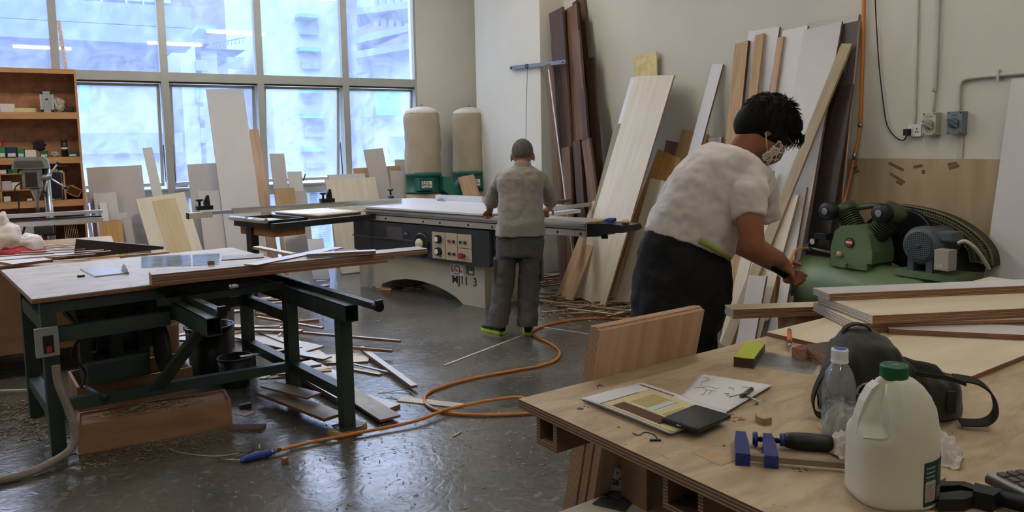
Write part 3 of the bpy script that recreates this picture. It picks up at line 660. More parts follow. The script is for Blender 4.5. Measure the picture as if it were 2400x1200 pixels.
# machinery below
MG = mat('oily_machine_dark','242A24',.5,var=.2,vs=10)
tb('dust_cowl',(.2,.3,.6),(.85,.75,.8),MG,bev=.02); tb('cowl_side',(.55,.12,.6),(1.0,.5,.8),MG,bev=.01)
tb('blade_carriage',(.22,.2,.28),(.55,.48,.42),GREENF,bev=.02)
for u in (.2,.36,.5): tb('post',(u,.25,.4),(u+.06,.31,.66),MG)
MB().cyl((.3,.42,.5),(.62,.42,.5),.1,n=24).cyl((.26,.42,.5),(.3,.42,.5),.07).build('motor',MG,t)
MB().cyl((.58,.12,.45),(.61,.12,.45),.14,n=28).build('pulley_guard',MG,t)
MB().cyl((.2,.12,.3),(.26,-.06,.27),.018).build('crank_shaft',MG,t)
MB().tube(smooth_path([(.12,.1,.75),(.18,.08,.62),(.14,.12,.5),(.2,.15,.38),(.17,.13,.3)]),.007,6).build('motor_cable',BLACKR,t)
sw = MB().box((-.045,-.065,.55),(.06,-.035,.70),bev=.006).build('switch_box',mat('switch_grey','8C8E88',.5,var=.1),t)
MB().box((-.012,-.07,.57),(.035,-.065,.66)).build('switch_plate',BLACKP,sw); MB().box((.0,-.078,.575),(.022,-.07,.605)).build('switch_rocker',RED,sw)
# insert plate and blade
P = [fl(x,y,ZT+.008) for x,y in ((222,647),(303,638),(260,624),(187,629))]
ip = MB().prism(P,(0,0,-.0075)).build('insert_plate',ACRY,t); ip.matrix_parent_inverse = Matrix.Identity(4); ip.matrix_local = TM.inverted()
cB = tl(293,640,ZT); cB.z = ZT-.045
MB().lathe([(0,-.0012),(.10,-.0012),(.10,.0012),(0,.0012)],cB,40,(1,0,0),sm=False).build('saw_blade',STEEL,t)
# layered fence stack carried at the near right edge (separate)
GS = 'boards lying on the table saw extension'
q0, q1 = fl(357,672,ZT), fl(1003,606,ZT+.0)
d = (q1-q0).normalized(); ang = math.atan2(d.y,d.x); Lf = (q1-q0).length
st = empty('laminated_beam',M=rotz(ang,(q0.x,q0.y,ZT)),label='long thick laminated plywood beam lying along the near edge of the table saw',cat='beam')
zc_ = 0
LAYE = plyedge('layer_edge','A2806A','6A5040',.017,.5)
for k in range(4):
    l_ = Lf if k>=2 else Lf*(.83+.03*k)
    board('layer',l_,.15,.0155,PLYT,LAYE if k%2 else EDGEB,Matrix.Translation((0,.075,.001+.0162*k)),parent=st)
zb_ = ZT+.067
# clear drawing sheets
CLEAR = glassmat('clear_sheet',(.85,.9,.95),.35,(.8,.85,.9),.3,.08,6)
def sheet(cs,z,th,m,label,cat,name):
    P = [fl(x,y,z) for x,y in cs]; return tag(MB().prism(P,(0,0,th)).build(name,m),label,cat)
sheet([(331,627),(448,622),(446,597),(331,601)],ZT+.001,.002,CLEAR,'clear plastic sheet on the table saw, the left one, reflecting the windows','sheet','plastic_sheet')
sheet([(452,622),(513,619),(515,594),(451,597)],ZT+.001,.002,CLEAR,'clear plastic sheet on the table saw, the right one beside the wood','sheet','plastic_sheet')
sheet([(522,614),(632,607),(608,588),(519,592)],ZT+.0675,.004,wood('stained_ply','8B8884','6C6864',.5,st=(6,1,6)),'grey stained thin plywood piece lying beside the clear sheets','board','stained_board') if False else None
def flatb(name, a, b, wd, z, th, mf, me_, label, cat='board', group=None, tilt=0):
    """board lying flat, its top centre line runs from pixel a to pixel b"""
    for k in range(60):
        A = fl(a[0],a[1],z+th); B = fl(b[0],b[1],z+th); X = (B-A).normalized(); Z = Vector((0,0,1)); Y = Z.cross(X)
        M = basis(X,Y,Z,A-Z*th); bx_ = obb(M,(B-A).length,wd,th)
        if free(bx_,'flat'): break
        z += .003
    REG.append(('flat',bx_))
    return board(name,(B-A).length,wd,th,mf,me_,M,label,cat,group)
flatb('stained_board',(520,604),(618,598),.2,ZT,.004,wood('stained_ply','8B8884','6C6864',.5,st=(6,1,6)),EDGET,'grey stained thin plywood piece lying beside the clear sheets')
zt2 = ZT+.001
flatb('board',(600,577),(688,594),.05,ZT+.0,.018,BIRCH,EDGE,'cream plywood strip pointing at the camera on the far side of the table saw')
flatb('board',(640,580),(720,588),.28,ZT+.0,.012,PLYT,EDGE,'wide greyish plywood offcut on the far side of the table saw') if False else None
flatb('board',(586,620),(792,579),.10,zb_,.006,MELW,EDGEB,'white board lying slanted across the laminated beam')
flatb('board',(718,594),(880,586),.07,zb_+.006,.018,MELW,EDGEB,'narrow white board lying along the far end of the laminated beam')
flatb('board',(690,600),(905,587),.045,zb_+.0,.005,BIRCH,EDGET,'thin cream lath on the laminated beam') if False else None
c = fl(190,649,ZT); tag(MB().box((-.02,-.012,0),(.02,.012,.012),bev=.003).build('wood_scrap',DARKM,loc=(c.x,c.y,ZT)),'small dark scrap lying on the left table saw top','scrap')
c = fl(495,621,zb_); tag(MB().box((-.018,-.01,0),(.018,.01,.025)).build('wood_block',EDGEB,loc=(c.x,c.y,zb_)),'tiny wood block standing on the table saw before the clear sheets','block')
# wood block under the near leg
p = tw(1.325,-.715); o = MB().box((-.1,-.055,0),(.1,.055,.024)).build('wood_block',TAN,M=rotz(TA+.3,(p.x,p.y,0))); tag(o,'flat wooden block under the nearest leg of the table saw','block')
# hose
pts = [tw(.035,-.065,.5),tw(.04,-.075,.40),tw(.07,-.09,.28),tw(.09,-.11,.16),tw(.06,-.14,.07)]+[fl(x,y,z) for x,y,z in ((105,1092,.03),(50,1114,.022),(-20,1130,.022))]
tag(MB().tube(smooth_path(pts),.02,12).build('dust_hose',mat('hose_grey','8A8074',.6,var=.15,vs=20)),'grey-brown flexible hose running from the near left leg across the floor','hose')
# crates, bins
CR = wood('crate_ply','A87E5C','86644A',.6,st=(1,4,4))
def crate(name, M, l, wd, h, label, filled=None):
    t = empty(name,M=M,label=label,cat='crate')
    th = .015
    MB().box((0,0,0),(l,th,h)).build('side_panel',CR,t); MB().box((0,wd-th,0),(l,wd,h)).build('side_panel',CR,t)
    MB().box((0,th,0),(th,wd-th,h)).build('end_panel',CR,t); MB().box((l-th,th,0),(l,wd-th,h)).build('end_panel',CR,t); MB().box((th,th,0),(l-th,wd-th,.012)).build('bottom_panel',CR,t)
    if filled: MB().box((th,th,h-.03),(l-th,wd-th,h-.012)).build('lid_panel',CR,t)
    return t
hb = .157
A = fl(172,1062); B = fl(531,998); A2 = Vector((-.105,A.y-.045,0)); ang = math.atan2(B.y-A.y,B.x-A.x)
M1 = rotz(ang+.02,A2); crate('wooden_crate',M1,.77,.235,hb,'long low brown wooden box with sawdust on its lid, in front of the table saw',True)
SAWD = mat('sawdust','B79C78',.95,var=.3,vs=60)
rnd = random.Random(11)
def heap(name, c, rx, ry, h, n, label, z0=0, seed=1, m=None, ax=0, cat='sawdust', big=1):
    rnd = random.Random(seed); mb = MB()
    for k in range(n):
        r_ = rnd.random()**.7; a_ = rnd.random()*6.283; x = r_*rx*math.cos(a_); y = r_*ry*math.sin(a_)
        z = h*(1-r_)*rnd.random()+.0015; s = rnd.uniform(.004,.014)*big; q = rnd.random()*6.283
        dx,dy = math.cos(q)*s,math.sin(q)*s; w1 = s*.3
        V = [Vector((x-dx-dy*.3,y-dy+dx*.3,z)),Vector((x+dx-dy*.3,y+dy+dx*.3,z+rnd.uniform(-.3,.6)*s*.5+.001)),Vector((x+dx+dy*.3,y+dy-dx*.3,z+.002)),Vector((x-dx+dy*.3,y-dy-dx*.3,z+.002))]
        mb.b.faces.new([mb.b.verts.new(v) for v in V])
    o = mb.build(name,m or SAWD,M=rotz(ax,(c[0],c[1],z0)),fix=False); return tag(o,label,cat,kind='stuff')
c = M1 @ Vector((.35,.13,0)); heap('wood_shavings',c,.3,.085,.03,700,'pale wood shavings heaped on the long low wooden box',hb-.011,3,ax=ang)
for px,py,a_ in ((316,955,.6),(330,948,1.0),(350,946,-.5)):
    c = fl(px,py,hb-.0); tag(MB().box((-.02,-.008,0),(.02,.008,.012)).build('wood_chip',BIRCH,M=rotz(a_,(c.x,c.y,hb-.011))),'small wood chip among the shavings on the long wooden box','chip','wood chips on the wooden box')
M2 = rotz(.12,(-.1,4.98,0)); crate('wooden_crate',M2,.64,.42,.22,'open brown wooden box under the table saw')
BINS = []
for px0,ptop,pbot,xw,dpx,h,lab,m,cat in ((472,0,903,.165,0,.36,'large black plastic tub under the arm of the table saw',BLACKP,'tub'),(560,0,912,.115,0,.2,'small black bucket beside the large black tub',mat('bucket_dark','1D1E20',.4,var=0),'bucket'),
        (388,0,848,.15,0,.62,'brown cardboard drum behind the open wooden box',mat('drum_brown','6E4F38',.7,var=.1),'drum'),(540,0,836,.11,0,.42,'dark grey tall bin behind the black tub',mat('bin_grey','3B3938',.6,var=.05),'bin')):
    c = fl(px0,pbot); c.y += xw*.9
    if cat=='tub': c.x += .1; c.y += .08
    if cat=='bin': c.y += .25
    if cat=='drum': c.y += .12
    BINS.append((c.x,c.y,xw,h)); n_ = {'tub':'plastic_tub','bucket':'bucket','drum':'cardboard_drum','bin':'waste_bin'}[cat]
    t = empty(n_,(c.x,c.y,0),label=lab,cat=cat)
    MB().lathe([(xw*.82,.004),(xw*.97,h*.97),(xw*.94,h*.97),(xw*.78,.02),(.002,.02)],n=36,capped=False).build('wall',m,t)
    MB().lathe([(xw*.97,h*.95),(xw*1.02,h*.96),(xw*1.02,h),(xw*.95,h),(xw*.94,h*.95)],n=36,capped=False).build('rim',m if cat=='drum' else mat('rim_dark','2C2D2F',.3,var=0),t)
    if cat=='drum': MB().lathe([(xw*.955,h*.38),(xw*.975,h*.4),(xw*.955,h*.42)],n=36,capped=False).build('hoop',TAN,t)

# the feet of the table saw, boxes and bins stand on the floor too
for (x,y,s_,h_) in [(tw(u,v).x,tw(u,v).y,.05,.9) for u,v in ((.03,.03),(.03,.77),(1.325,0),(1.325,.75),(1.325,-.715))]:
    REG.append(('flat',obb(Matrix.Translation((x-s_,y,0)),2*s_,2*s_,h_)))
for (x,y,r_,h_) in BINS: REG.append(('flat',obb(Matrix.Translation((x-r_,y,0)),2*r_,2*r_,h_)))
REG.append(('flat',obb(M1 @ Matrix.Translation((0,.12,0)),.77,.24,.17))); REG.append(('flat',obb(M2 @ Matrix.Translation((0,.21,0)),.64,.42,.22)))
base_c = Vector((0,0,0))
# ---------------------------------------------------------------- offcuts on the floor
GF = 'offcuts strewn on the floor between the saws'
fb = lambda a,b,wd,z,th,mf,me_,lab,g=None,name='offcut': flatb(name,a,b,wd,z,th,mf,me_,lab,'offcut',g)
fb((625,914),(782,974),.13,.001,.018,PLYT,EDGEB,'wide brown plywood offcut on the floor between the two near legs of the table saw')
fb((628,899),(736,926),.11,.02,.012,PLYT,EDGEB,'plywood offcut lying on the wide one behind the middle leg of the table saw')
fb((700,882),(925,952),.09,.001,.02,MELW,EDGEB,'long white offcut pointing to the camera under the near leg of the table saw')
fb((800,906),(915,978),.13,.022,.014,PLYT,EDGEB,'wide grey-brown offcut lying on the long white one')
fb((672,858),(798,930),.06,.001,.03,MELW,EDGEB,'narrow white offcut behind the middle leg of the table saw')
fb((845,812),(971,903),.045,.022,.018,MELW,EDGEB,'long narrow white offcut lying farthest to the right of the heap')
fb((742,842),(866,836),.24,.001,.012,BIRCH,EDGEB,'square cream plywood offcut right of the middle leg of the table saw')
fb((690,806),(735,836),.20,.001,.012,BIRCH,EDGEB,'cream plywood offcut under the white sheets behind the middle leg')
fb((560,780),(734,818),.22,.014,.012,MELW,EDGEB,'large white sheet offcut lying behind the middle leg of the table saw')
fb((603,772),(672,799),.07,.03,.012,MELW,EDGEB,'short white offcut on top of the large white sheet')
fb((651,772),(938,797),.024,.04,.02,MELW,EDGEB,'long thin batten with a white top, reaching farthest right behind the near leg')
fb((826,812),(919,820),.022,.026,.02,TAN,EDGEB,'short brown batten just below the long thin white-topped one')
fb((603,741),(756,767),.03,.026,.018,BIRCH,EDGEB,'pale batten seen between the middle and near legs, upper one')
fb((600,733),(708,748),.025,.001,.02,TAN,EDGEB,'brown batten behind the pale one, between the legs of the table saw')
fb((700,751),(748,747),.05,.001,.014,PLYT,EDGEB,'small brown offcut beside the curled edging strip')
fb((652,786),(690,756),.018,.05,.006,MELW,EDGET,'thin white sliver crossing the battens')
fb((700,826),(768,838),.09,.028,.012,MELW,EDGEB,'small white offcut right beside the middle leg of the table saw')
fb((828,852),(910,871),.02,.014,.008,MELW,EDGEB,'thin white lath right of the near leg, upper one')
fb((828,864),(892,876),.035,.001,.012,BIRCH,EDGEB,'short cream lath right of the near leg, lower one')
fb((706,848),(800,890),.16,.001,.012,MELW,EDGEB,'white sheet offcut between the two near legs of the table saw')
fb((936,934),(1082,950),.075,.001,.006,BIRCH,EDGEW,'thin cream board on the floor under the orange hose loop')
fb((1042,855),(1222,786),.012,.001,.008,MELW,EDGEW,'long thin white stick on the floor leading to the standing man')
fb((1268,765),(1388,783),.008,.001,.005,MELW,EDGEW,'very thin white strip on the floor right of the standing man')
fb((1062,1022),(1080,1011),.006,.001,.006,BIRCH,EDGET,'tiny stick alone on the floor right of the orange hose')
fb((0,914),(70,912),.014,.001,.006,MELW,EDGEW,'thin white strip on the floor at the left edge behind the table saw')
fb((538,1000),(620,998),.07,.001,.01,mat('leather_brown','5C4238',.6,var=.1),EDGEB,'flat dark brown ribbed offcut on the floor right of the long wooden box')
c = fl(575,958); tag(MB().box((-.035,-.018,0),(.035,.018,.03),bev=.003).build('metal_block',DARKM,M=rotz(.1,(c.x,c.y,.003))),'small dark metal block on a pink paper on the floor','block')
sheet([(535,968),(575,976),(598,966),(560,958)],.0005,.002,mat('pink_paper','B7A1A4',.7,var=.05),'pinkish paper scrap under the small metal block','paper','paper_scrap')
rnd = random.Random(21)
def scatter(reg, n, g, lab, lr, wr, seed, zstep=.0, mats=None, amean=-.3, asp=.6, name='offcut', z0=.001):
    rnd = random.Random(seed)
    for k in range(n):
        x = rnd.uniform(reg[0],reg[2]); y = rnd.uniform(reg[1],reg[3]); p = fl(x,y); l = rnd.uniform(*lr)
        mf = rnd.choice(mats or (MELW,BIRCH,PLYT,MELW,TAN)); an = amean+rnd.uniform(-asp,asp); w2 = rnd.uniform(*wr); t2_ = rnd.choice((.006,.012,.018)); z = .001
        for q in range(80):
            M = rotz(an,(p.x-l/2*math.cos(an),p.y-l/2*math.sin(an),z)); bx_ = obb(M,l,w2,t2_)
            if free(bx_,'flat'): break
            z += .003
        REG.append(('flat',bx_))
        board(name,l,w2,t2_,mf,EDGEB,M,lab,'offcut',g)
scatter((600,668,700,716),16,GF,'narrow offcut in the far part of the heap, seen between the saw legs',(.3,.9),(.03,.12),4,.004)
scatter((470,688,560,740),8,GF,'narrow offcut in the far part of the heap, seen between the saw legs',(.3,.8),(.03,.1),5,.005)
scatter((560,748,660,800),8,'offcuts left of the middle leg','offcut left of the middle leg of the table saw, in the thick of the heap',(.3,.6),(.02,.08),6,.004,z0=.06)
scatter((880,662,985,683),22,'offcuts under the panel saw','small offcut in the heap glowing under the arch of the panel saw',(.1,.35),(.015,.05),8,.003)
scatter((300,775,420,850),9,'offcuts behind the open wooden box','white offcut on the floor behind the open wooden box',(.3,.8),(.03,.12),9,.004,(MELW,MELP,PLYT))
scatter((630,880,720,905),8,'offcuts in the heap behind the middle leg','thin offcut in the heap left of the middle leg',(.2,.45),(.02,.07),19,.004,z0=.035)
scatter((1255,642,1330,672),14,'offcuts before the dark hardwood boards','small brown offcut on the floor before the dark hardwood boards',(.1,.45),(.02,.05),10,.003,(TAN,PINK,PLYT))
scatter((1300,676,1470,738),26,'offcuts before the cream sheets','narrow offcut on the floor between the standing man and the cream sheets',(.15,.9),(.015,.05),12,.002,(BIRCH,PINK,TAN,PLYT))
fb((1205,696),(1475,728),.035,.07,.01,PLYT,EDGEB,'long thin batten crossing the heap right of the standing man, upper one')
fb((1330,722),(1436,735),.03,.06,.012,BIRCH,EDGEB,'short pale batten at the near side of the heap right of the standing man')
# curled edging strips
CURL = mat('edging_curl','B9B3A6',.6,var=0)
def curl(pts, label, r=.0022): tag(MB().tube(smooth_path([fl(x,y,z) for x,y,z in pts]),r,5).build('edging_curl',CURL),label,'strip')
curl([(700,745,.003),(707,730,.08),(715,728,.1),(723,735,.06),(724,741,.003)],'pale arched edging strip beside the middle leg, left one')
curl([(755,752,.003),(760,738,.07),(775,733,.09),(785,742,.05),(768,750,.02),(752,747,.003),(760,764,.003)],'pale looped edging strip between the middle and near legs')
curl([(885,921,.003),(910,919,.004),(945,914,.012),(965,920,.012),(972,932,.004),(945,940,.003),(915,928,.003)],'pale looped edging strip right of the near leg by the hose')
curl([(905,932,.003),(950,936,.004),(1000,932,.004),(1020,922,.008)],'pale wavy edging strip running into the hose loop')
curl([(1255,745,.003),(1262,735,.03),(1268,738,.03),(1264,745,.003)],'small curled strip by the right foot of the standing man')
curl([(1310,745,.003),(1340,758,.004),(1365,766,.003),(1335,767,.004),(1318,764,.003)],'pale crossing strip on the floor inside the hose arc')
curl([(1735,770,.003),(1742,760,.02),(1755,762,.02),(1748,775,.01),(1744,785,.003)],'white twisted strip on the floor behind the workbench')
curl([(395,1052,.003),(430,1062,.006),(480,1068,.01),(520,1068,.01),(560,1062,.02)],'thin grey wire on the floor left of the blue air gun')
# ---------------------------------------------------------------- sliding panel saw
sth = R(19); SE = Vector((-math.sin(sth),math.cos(sth),0)); SN = Vector((-math.cos(sth),-math.sin(sth),0)); SO = fl(1095,715)
MM = basis(SE,SN,Vector((0,0,1)),SO)
def ms(x,y,z): return MM.inverted() @ fl(x,y,z)
BEIGE = mat('machine_beige','B6AF9E',.45,var=.08,vs=3); BPLATE = mat('control_beige','B5A68C',.5,var=.03); CHAR = mat('charcoal_shell','2B2C31',.5,var=.12,vs=12)
SALU = mat('saw_aluminium','B4B0A4',.4,metal=.4,var=.05)
t = empty('panel_saw',M=MM,label='large sliding panel saw with beige base and charcoal control front',cat='panel saw')
def sb(name,a,b,m,p=None,bev=0): return MB().box(a,b,bev=bev).build(name,m,p or t)
prof = [(-.25,0),(.06,0),(.15,.06),(.30,.11),(.46,.15),(.7,.175),(.93,.17),(1.15,.13),(1.32,.075),(1.36,0),(1.72,0),(1.72,.79),(-.25,.79)]
base = MB().prism([(s,.0,z) for s,z in prof],(0,-.62,0)).build('machine_base',BEIGE,t)
MB().prism([(-.39,0,.46),(-.37,0,.437),(.5,0,.43),(1.6,0,.43),(1.71,0,.45),(1.71,0,.775),(-.39,0,.775)],(0,.07,0)).build('front_cover',CHAR,t)
MB().prism([(-.40,.05,.45),(-.38,.05,.425),(.43,.05,.425),(.47,.05,.45),(.47,.05,.75),(.44,.05,.775),(-.40,.05,.775)],(0,.035,0)).build('control_housing',CHAR,t)
sb('cover_fold',(.5,.06,.6),(1.72,.085,.612),mat('charcoal_edge','4A4B50',.5,var=0)); sb('end_housing',(-.40,-.3,.43),(-.25,.03,.775),CHAR)
zc0,zc1 = .455,.725
for s0,s1,z0,z1 in ((.2,.39,zc0,zc1),(.03,.192,zc0,zc1),(-.17,.022,.59,zc1),(-.17,.022,zc0,.583)):
    pl_ = sb('control_plate',(s0,.085,z0),(s1,.09,z1),BPLATE)
for z in (.655,.53):
    k_ = MB().cyl((.29,.09,z),(.29,.12,z),.042,n=24).build('rotary_knob',BLACKP,t); MB().cyl((.30,.12,z),(.30,.124,z),.026,n=20).build('knob_cap',WHITE,k_)
for s,z,m_ in ((.14,.645,RED),(.075,.645,BLACKP),(.14,.52,BLACKP),(.075,.52,BLACKP),(-.02,.645,BLACKP),(-.085,.645,BLACKP)):
    k_ = MB().cyl((s,.09,z),(s,.1,z),.018,n=16).build('button_ring',STEEL,t); MB().cyl((s,.1,z),(s,.106,z),.012,n=12).build('push_button',m_,k_)
k_ = MB().cyl((-.06,.09,.515),(-.06,.115,.515),.018,n=16).build('stop_stem',RED,t); MB().cyl((-.05,.115,.515),(-.05,.135,.515),.03,n=20).build('stop_button',RED,k_)
MB().lathe([(.12,0),(.125,.02),(.10,.03),(.08,.02)],(.56,.07,.58),32,(0,1,0)).build('hand_wheel',BLACKP,t)
MB().lathe([(.001,.02),(.055,.02),(.055,.035),(.001,.035)],(.58,.07,.585),24,(0,1,0)).build('wheel_dial',mat('dial_cream','C8BFA4',.5,var=0),t)
sb('brand_plate',(.86,.07,.6),(1.12,.074,.735),mat('plate_grey','4A464A',.4,var=0)); sb('latch',(.77,.07,.665),(.83,.085,.69),STEEL)
LG = mat('logo_red','9E2B30',.6,var=0)
def logo(M, w, parent, plate=True):
    h = w*.6; M = parent.matrix_world.inverted() @ M if parent else M
    mb = MB(); mb.box((-w/2,-h/2,0),(w/2,h/2,.001)); a = mb.build('logo_plate',WHITE,parent) if plate else None
    if a: a.matrix_local = M
    mb = MB()
    pts = [(w*(.02+.2*math.cos(q)),h*(.0+.36*math.sin(q)),.0015) for q in [R(x) for x in range(-40,200,15)]]
    mb.tube([Vector(p) for p in pts],w*.028,5)
    mb.tube([Vector((w*(-.28+.12*math.cos(R(x))),h*(.05+.3*math.sin(R(x))),.0015)) for x in range(95,265,15)],w*.03,5)
    o = mb.build('logo_swirl',INK,parent); o.matrix_local = M
    MB().box((-w*.25,-h*.42,0),(w*.22,-h*.34,.002)).build('logo_bar',INK,parent).matrix_local = M
    bpy.context.view_layer.update()
    tt = textobj('STARmac',w*.24,LG,Matrix.Identity(4),.0012,None,'lettering',.0005); tt.parent = parent; tt.matrix_local = M @ Matrix.Translation((0,-h*.1,.001))
VF = basis(-SE,Vector((0,0,1)),SN)   # text facing the operator
vloc = lambda s,nn,z: Matrix.Translation(MM @ Vector((s,nn,z))) @ VF
bpy.context.view_layer.update()
logo(vloc(.13,.001,.345),.18,t)
tt = textobj('MJ11  3',.115,INK,Matrix.Identity(4),.001,None,'lettering',.0012); tt.parent = t; tt.matrix_local = MM.inverted() @ vloc(.03,.002,.24)
sb('data_plate',(-.11,0,.31),(.0,.003,.4),mat('data_plate_m','5A5B55',.4,var=0)); sb('data_lines',(-.09,.003,.325),(-.04,.004,.35),WHITE)
# tables
sb('sliding_beam',(-1.5,-.28,.79),(1.5,.06,.85),SALU); sb('sliding_table',(-1.5,-.28,.853),(1.5,.055,.915),SALU)
sb('rail_tube',(-1.5,.055,.882),(1.5,.085,.905),ALUB); sb('beam_groove',(-1.5,.056,.845),(1.5,.062,.851),DARKM)
for s in (-1.45,-1.2,-1.05,-.42,-.1,.55,.3,1.15,1.35,1.45): MB().cyl((s,.06,.815),(s,.064,.815),.011,n=12).build('bolt',BLACKP,t)
for s in (.52,.56,.43,.4): sb('marking',(s,.06,.875),(s+.02,.0615,.888),INK)
sb('cast_table',(-.4,-1.0,.86),(1.2,-.285,.918),BEIGE); sb('support_table',(-.3,-1.3,.87),(1.1,-1.02,.918),BEIGE)
MB().prism([(-1.5,-.2,.90),(-1.72,-.2,.915),(-1.88,-.2,.905),(-1.9,-.2,.87),(-1.86,-.2,.845),(-1.7,-.2,.835),(-1.62,-.2,.80),(-1.5,-.2,.79)],(0,.24,0)).build('end_block',BLACKP,t)
MB().cyl((-1.62,-.05,.80),(-1.62,-.05,.775),.03).build('end_wheel',BLACKP,t)
sb('rip_fence',(.65,-.98,.94),(1.42,-.93,1.005),mat('fence_white','C9CCD0',.35,var=0)); 
MB().cyl((1.25,-.862,.895),(1.25,-.858,.895),.085,n=32).build('saw_blade',STEEL,t)
for (px,py,ln,ww,zz_) in ((1337,466,.75,.05,.96),(1392,474,1.0,.055,.955),(1352,490,.7,.09,.93)):
    q = ms(px,py,zz_); sb('extension_bar',(q.x-ww/2,q.y,zz_-.035),(q.x+ww/2,q.y+ln,zz_),ALUB if ww<.08 else MELW)
# crosscut fence and outrigger
a = ms(545,500,.95); b = ms(940,474,.95); a.z = b.z = 0; d = (b-a); FL = d.length; d.normalize(); pn = Vector((-d.y,d.x,0))
FM = basis(d,pn,Vector((0,0,1)),(a.x,a.y,.945))
def fb2(name,p0,p1,m,par=None):
    o = MB().box(p0,p1).build(name,m,t if par is None else par); 
    o.matrix_local = FM if par is None else Matrix.Identity(4); return o
sg = -1 if pn.x > 0 else 1
cf = fb2('crosscut_fence',(0,-.02,0),(FL,.04,.055),ALUB); fb2('fence_face',(0,-.024,.002),(FL*.98,-.02,.035),SALU); fb2('fence_slot',(0,-.002,.055),(FL,.01,.057),DARKM)
fb2('fence_extension',(-.28,-.01,.005),(0,.03,.04),ALUB); fb2('end_stop_block',(-.42,-.03,-.02),(-.2,.05,.035),BEIGE); fb2('end_stop_cap',(-.43,-.032,-.022),(-.42,.052,.037),BLACKP)
for xo_,nm in ((-.27,0),(1.0,0),(FL-.13,1)):
    g = MB().box((xo_-.07,-.03,.058),(xo_+.08,.04,.10)) if not nm else MB().box((xo_-.02,-.02,.057),(xo_+.03,.03,.085))
    o = g.build('flip_stop',BLACKP,t); o.matrix_local = FM
    MB().lathe([(.012,.09),(.012,.14),(.035,.15),(.035,.165),(.001,.168)],(xo_-.04 if not nm else xo_,0,.0),16).build('stop_knob',BLACKP,o)
    if not nm: MB().prism([(xo_+.0,-.01,.1),(xo_+.06,-.01,.1),(xo_+.05,-.01,.2),(xo_+.03,-.01,.2),(xo_,-.01,.14)],(0,.03,0)).build('stop_flap',BLACKP,o)
fA,fB,fC = ms(550,509,.88),ms(612,520,.88),ms(725,510,.88)
s0,s1,n0,n1 = 1.42,2.1,.86,1.3
sb('outrigger_frame',(s0,n0,.82),(s0+.04,n1,.885),BLACKP); sb('outrigger_frame',(s1-.04,n0,.82),(s1,n1,.885),BLACKP); sb('outrigger_frame',(s0,n0,.82),(s1,n0+.04,.885),BLACKP); sb('outrigger_frame',(s0,n1-.04,.80),(s1,n1,.87),DARKM)
sb('frame_panel',(s0+.04,n0+.04,.84),(s1-.04,n1-.04,.85),BIRCH)
MB().cyl((s0,n1+.03,.885),(s1,n1+.03,.885),.025).build('roller',ALUB,t)
sb('support_arm',(s0-.1,-.0,.80),(s0-.02,n1,.86),DARKM); sb('support_arm',(s1-.3,n1-.1,.3),(s1-.2,n1-.02,.82),DARKM)
sb('swing_arm_foot',(.6,.05,.25),(.9,.1,.35),DARKM) if False else None
MB().cyl((s1-.25,n1-.06,.03),(s1-.25,n1-.06,.3),.025).cyl((s1-.32,n1-.06,.03),(s1-.18,n1-.06,.03),.03).build('support_foot',DARKM,t)
bpy.context.view_layer.update()
def msbox(name,a,b,m,label,cat,l2=None):
    o = MB().box((a[0],a[1],0),(b[0],b[1],b[2]-a[2])).build(name,m,M=MM @ Matrix.Translation((0,0,a[2]))); return tag(o,label,cat)
msbox('wooden_tray_box',(s0+.02,n0+.02,.715),(s1-.04,n1-.05,.818),wood('tray_wood','9A7049','7A5636',.6),'shallow wooden box hung under the outrigger frame of the panel saw','box')
msbox('wooden_platform',(1.5,.12,.79),(2.35,.66,.875),wood('tray_wood','9A7049','7A5636',.6),'shallow wooden platform box beside the crosscut fence','box')
msbox('white_sheet',(-.40,-1.12,.921),(2.04,.10,.939),MELW,'very large white laminated sheet lying on the sliding panel saw','board')
msbox('plywood_sheet',(1.48,.10,.876),(2.37,.68,.888),BIRCH,'pale plywood sheet lying on the wooden platform box','board')
c = MM @ Vector((-1.66,-.08,.917)); tag(MB().box((-.06,-.035,0),(.06,.035,.03),bev=.01).build('sponge',mat('sponge_blue','2D3E86',.8,var=0),M=rotz(.6,c)),'blue pad lying on the black end block of the panel saw','pad')
c = MM @ Vector((-1.58,-.0,.917)); tag(MB().box((-.06,-.02,0),(.06,.02,.012)).build('tape_scrap',mat('scrap_yellow','C2A13C',.7,var=0),M=rotz(.3,c)),'yellow strip lying beside the blue pad on the panel saw end','strip')
c = MM @ Vector((-1.80,-.1,.921)); tag(MB().box((-.08,-.03,0),(.09,.03,.012)).build('wood_scrap',TAN,M=rotz(sth+.6,c)),'small brown wood scrap on the black end block of the panel saw','scrap')

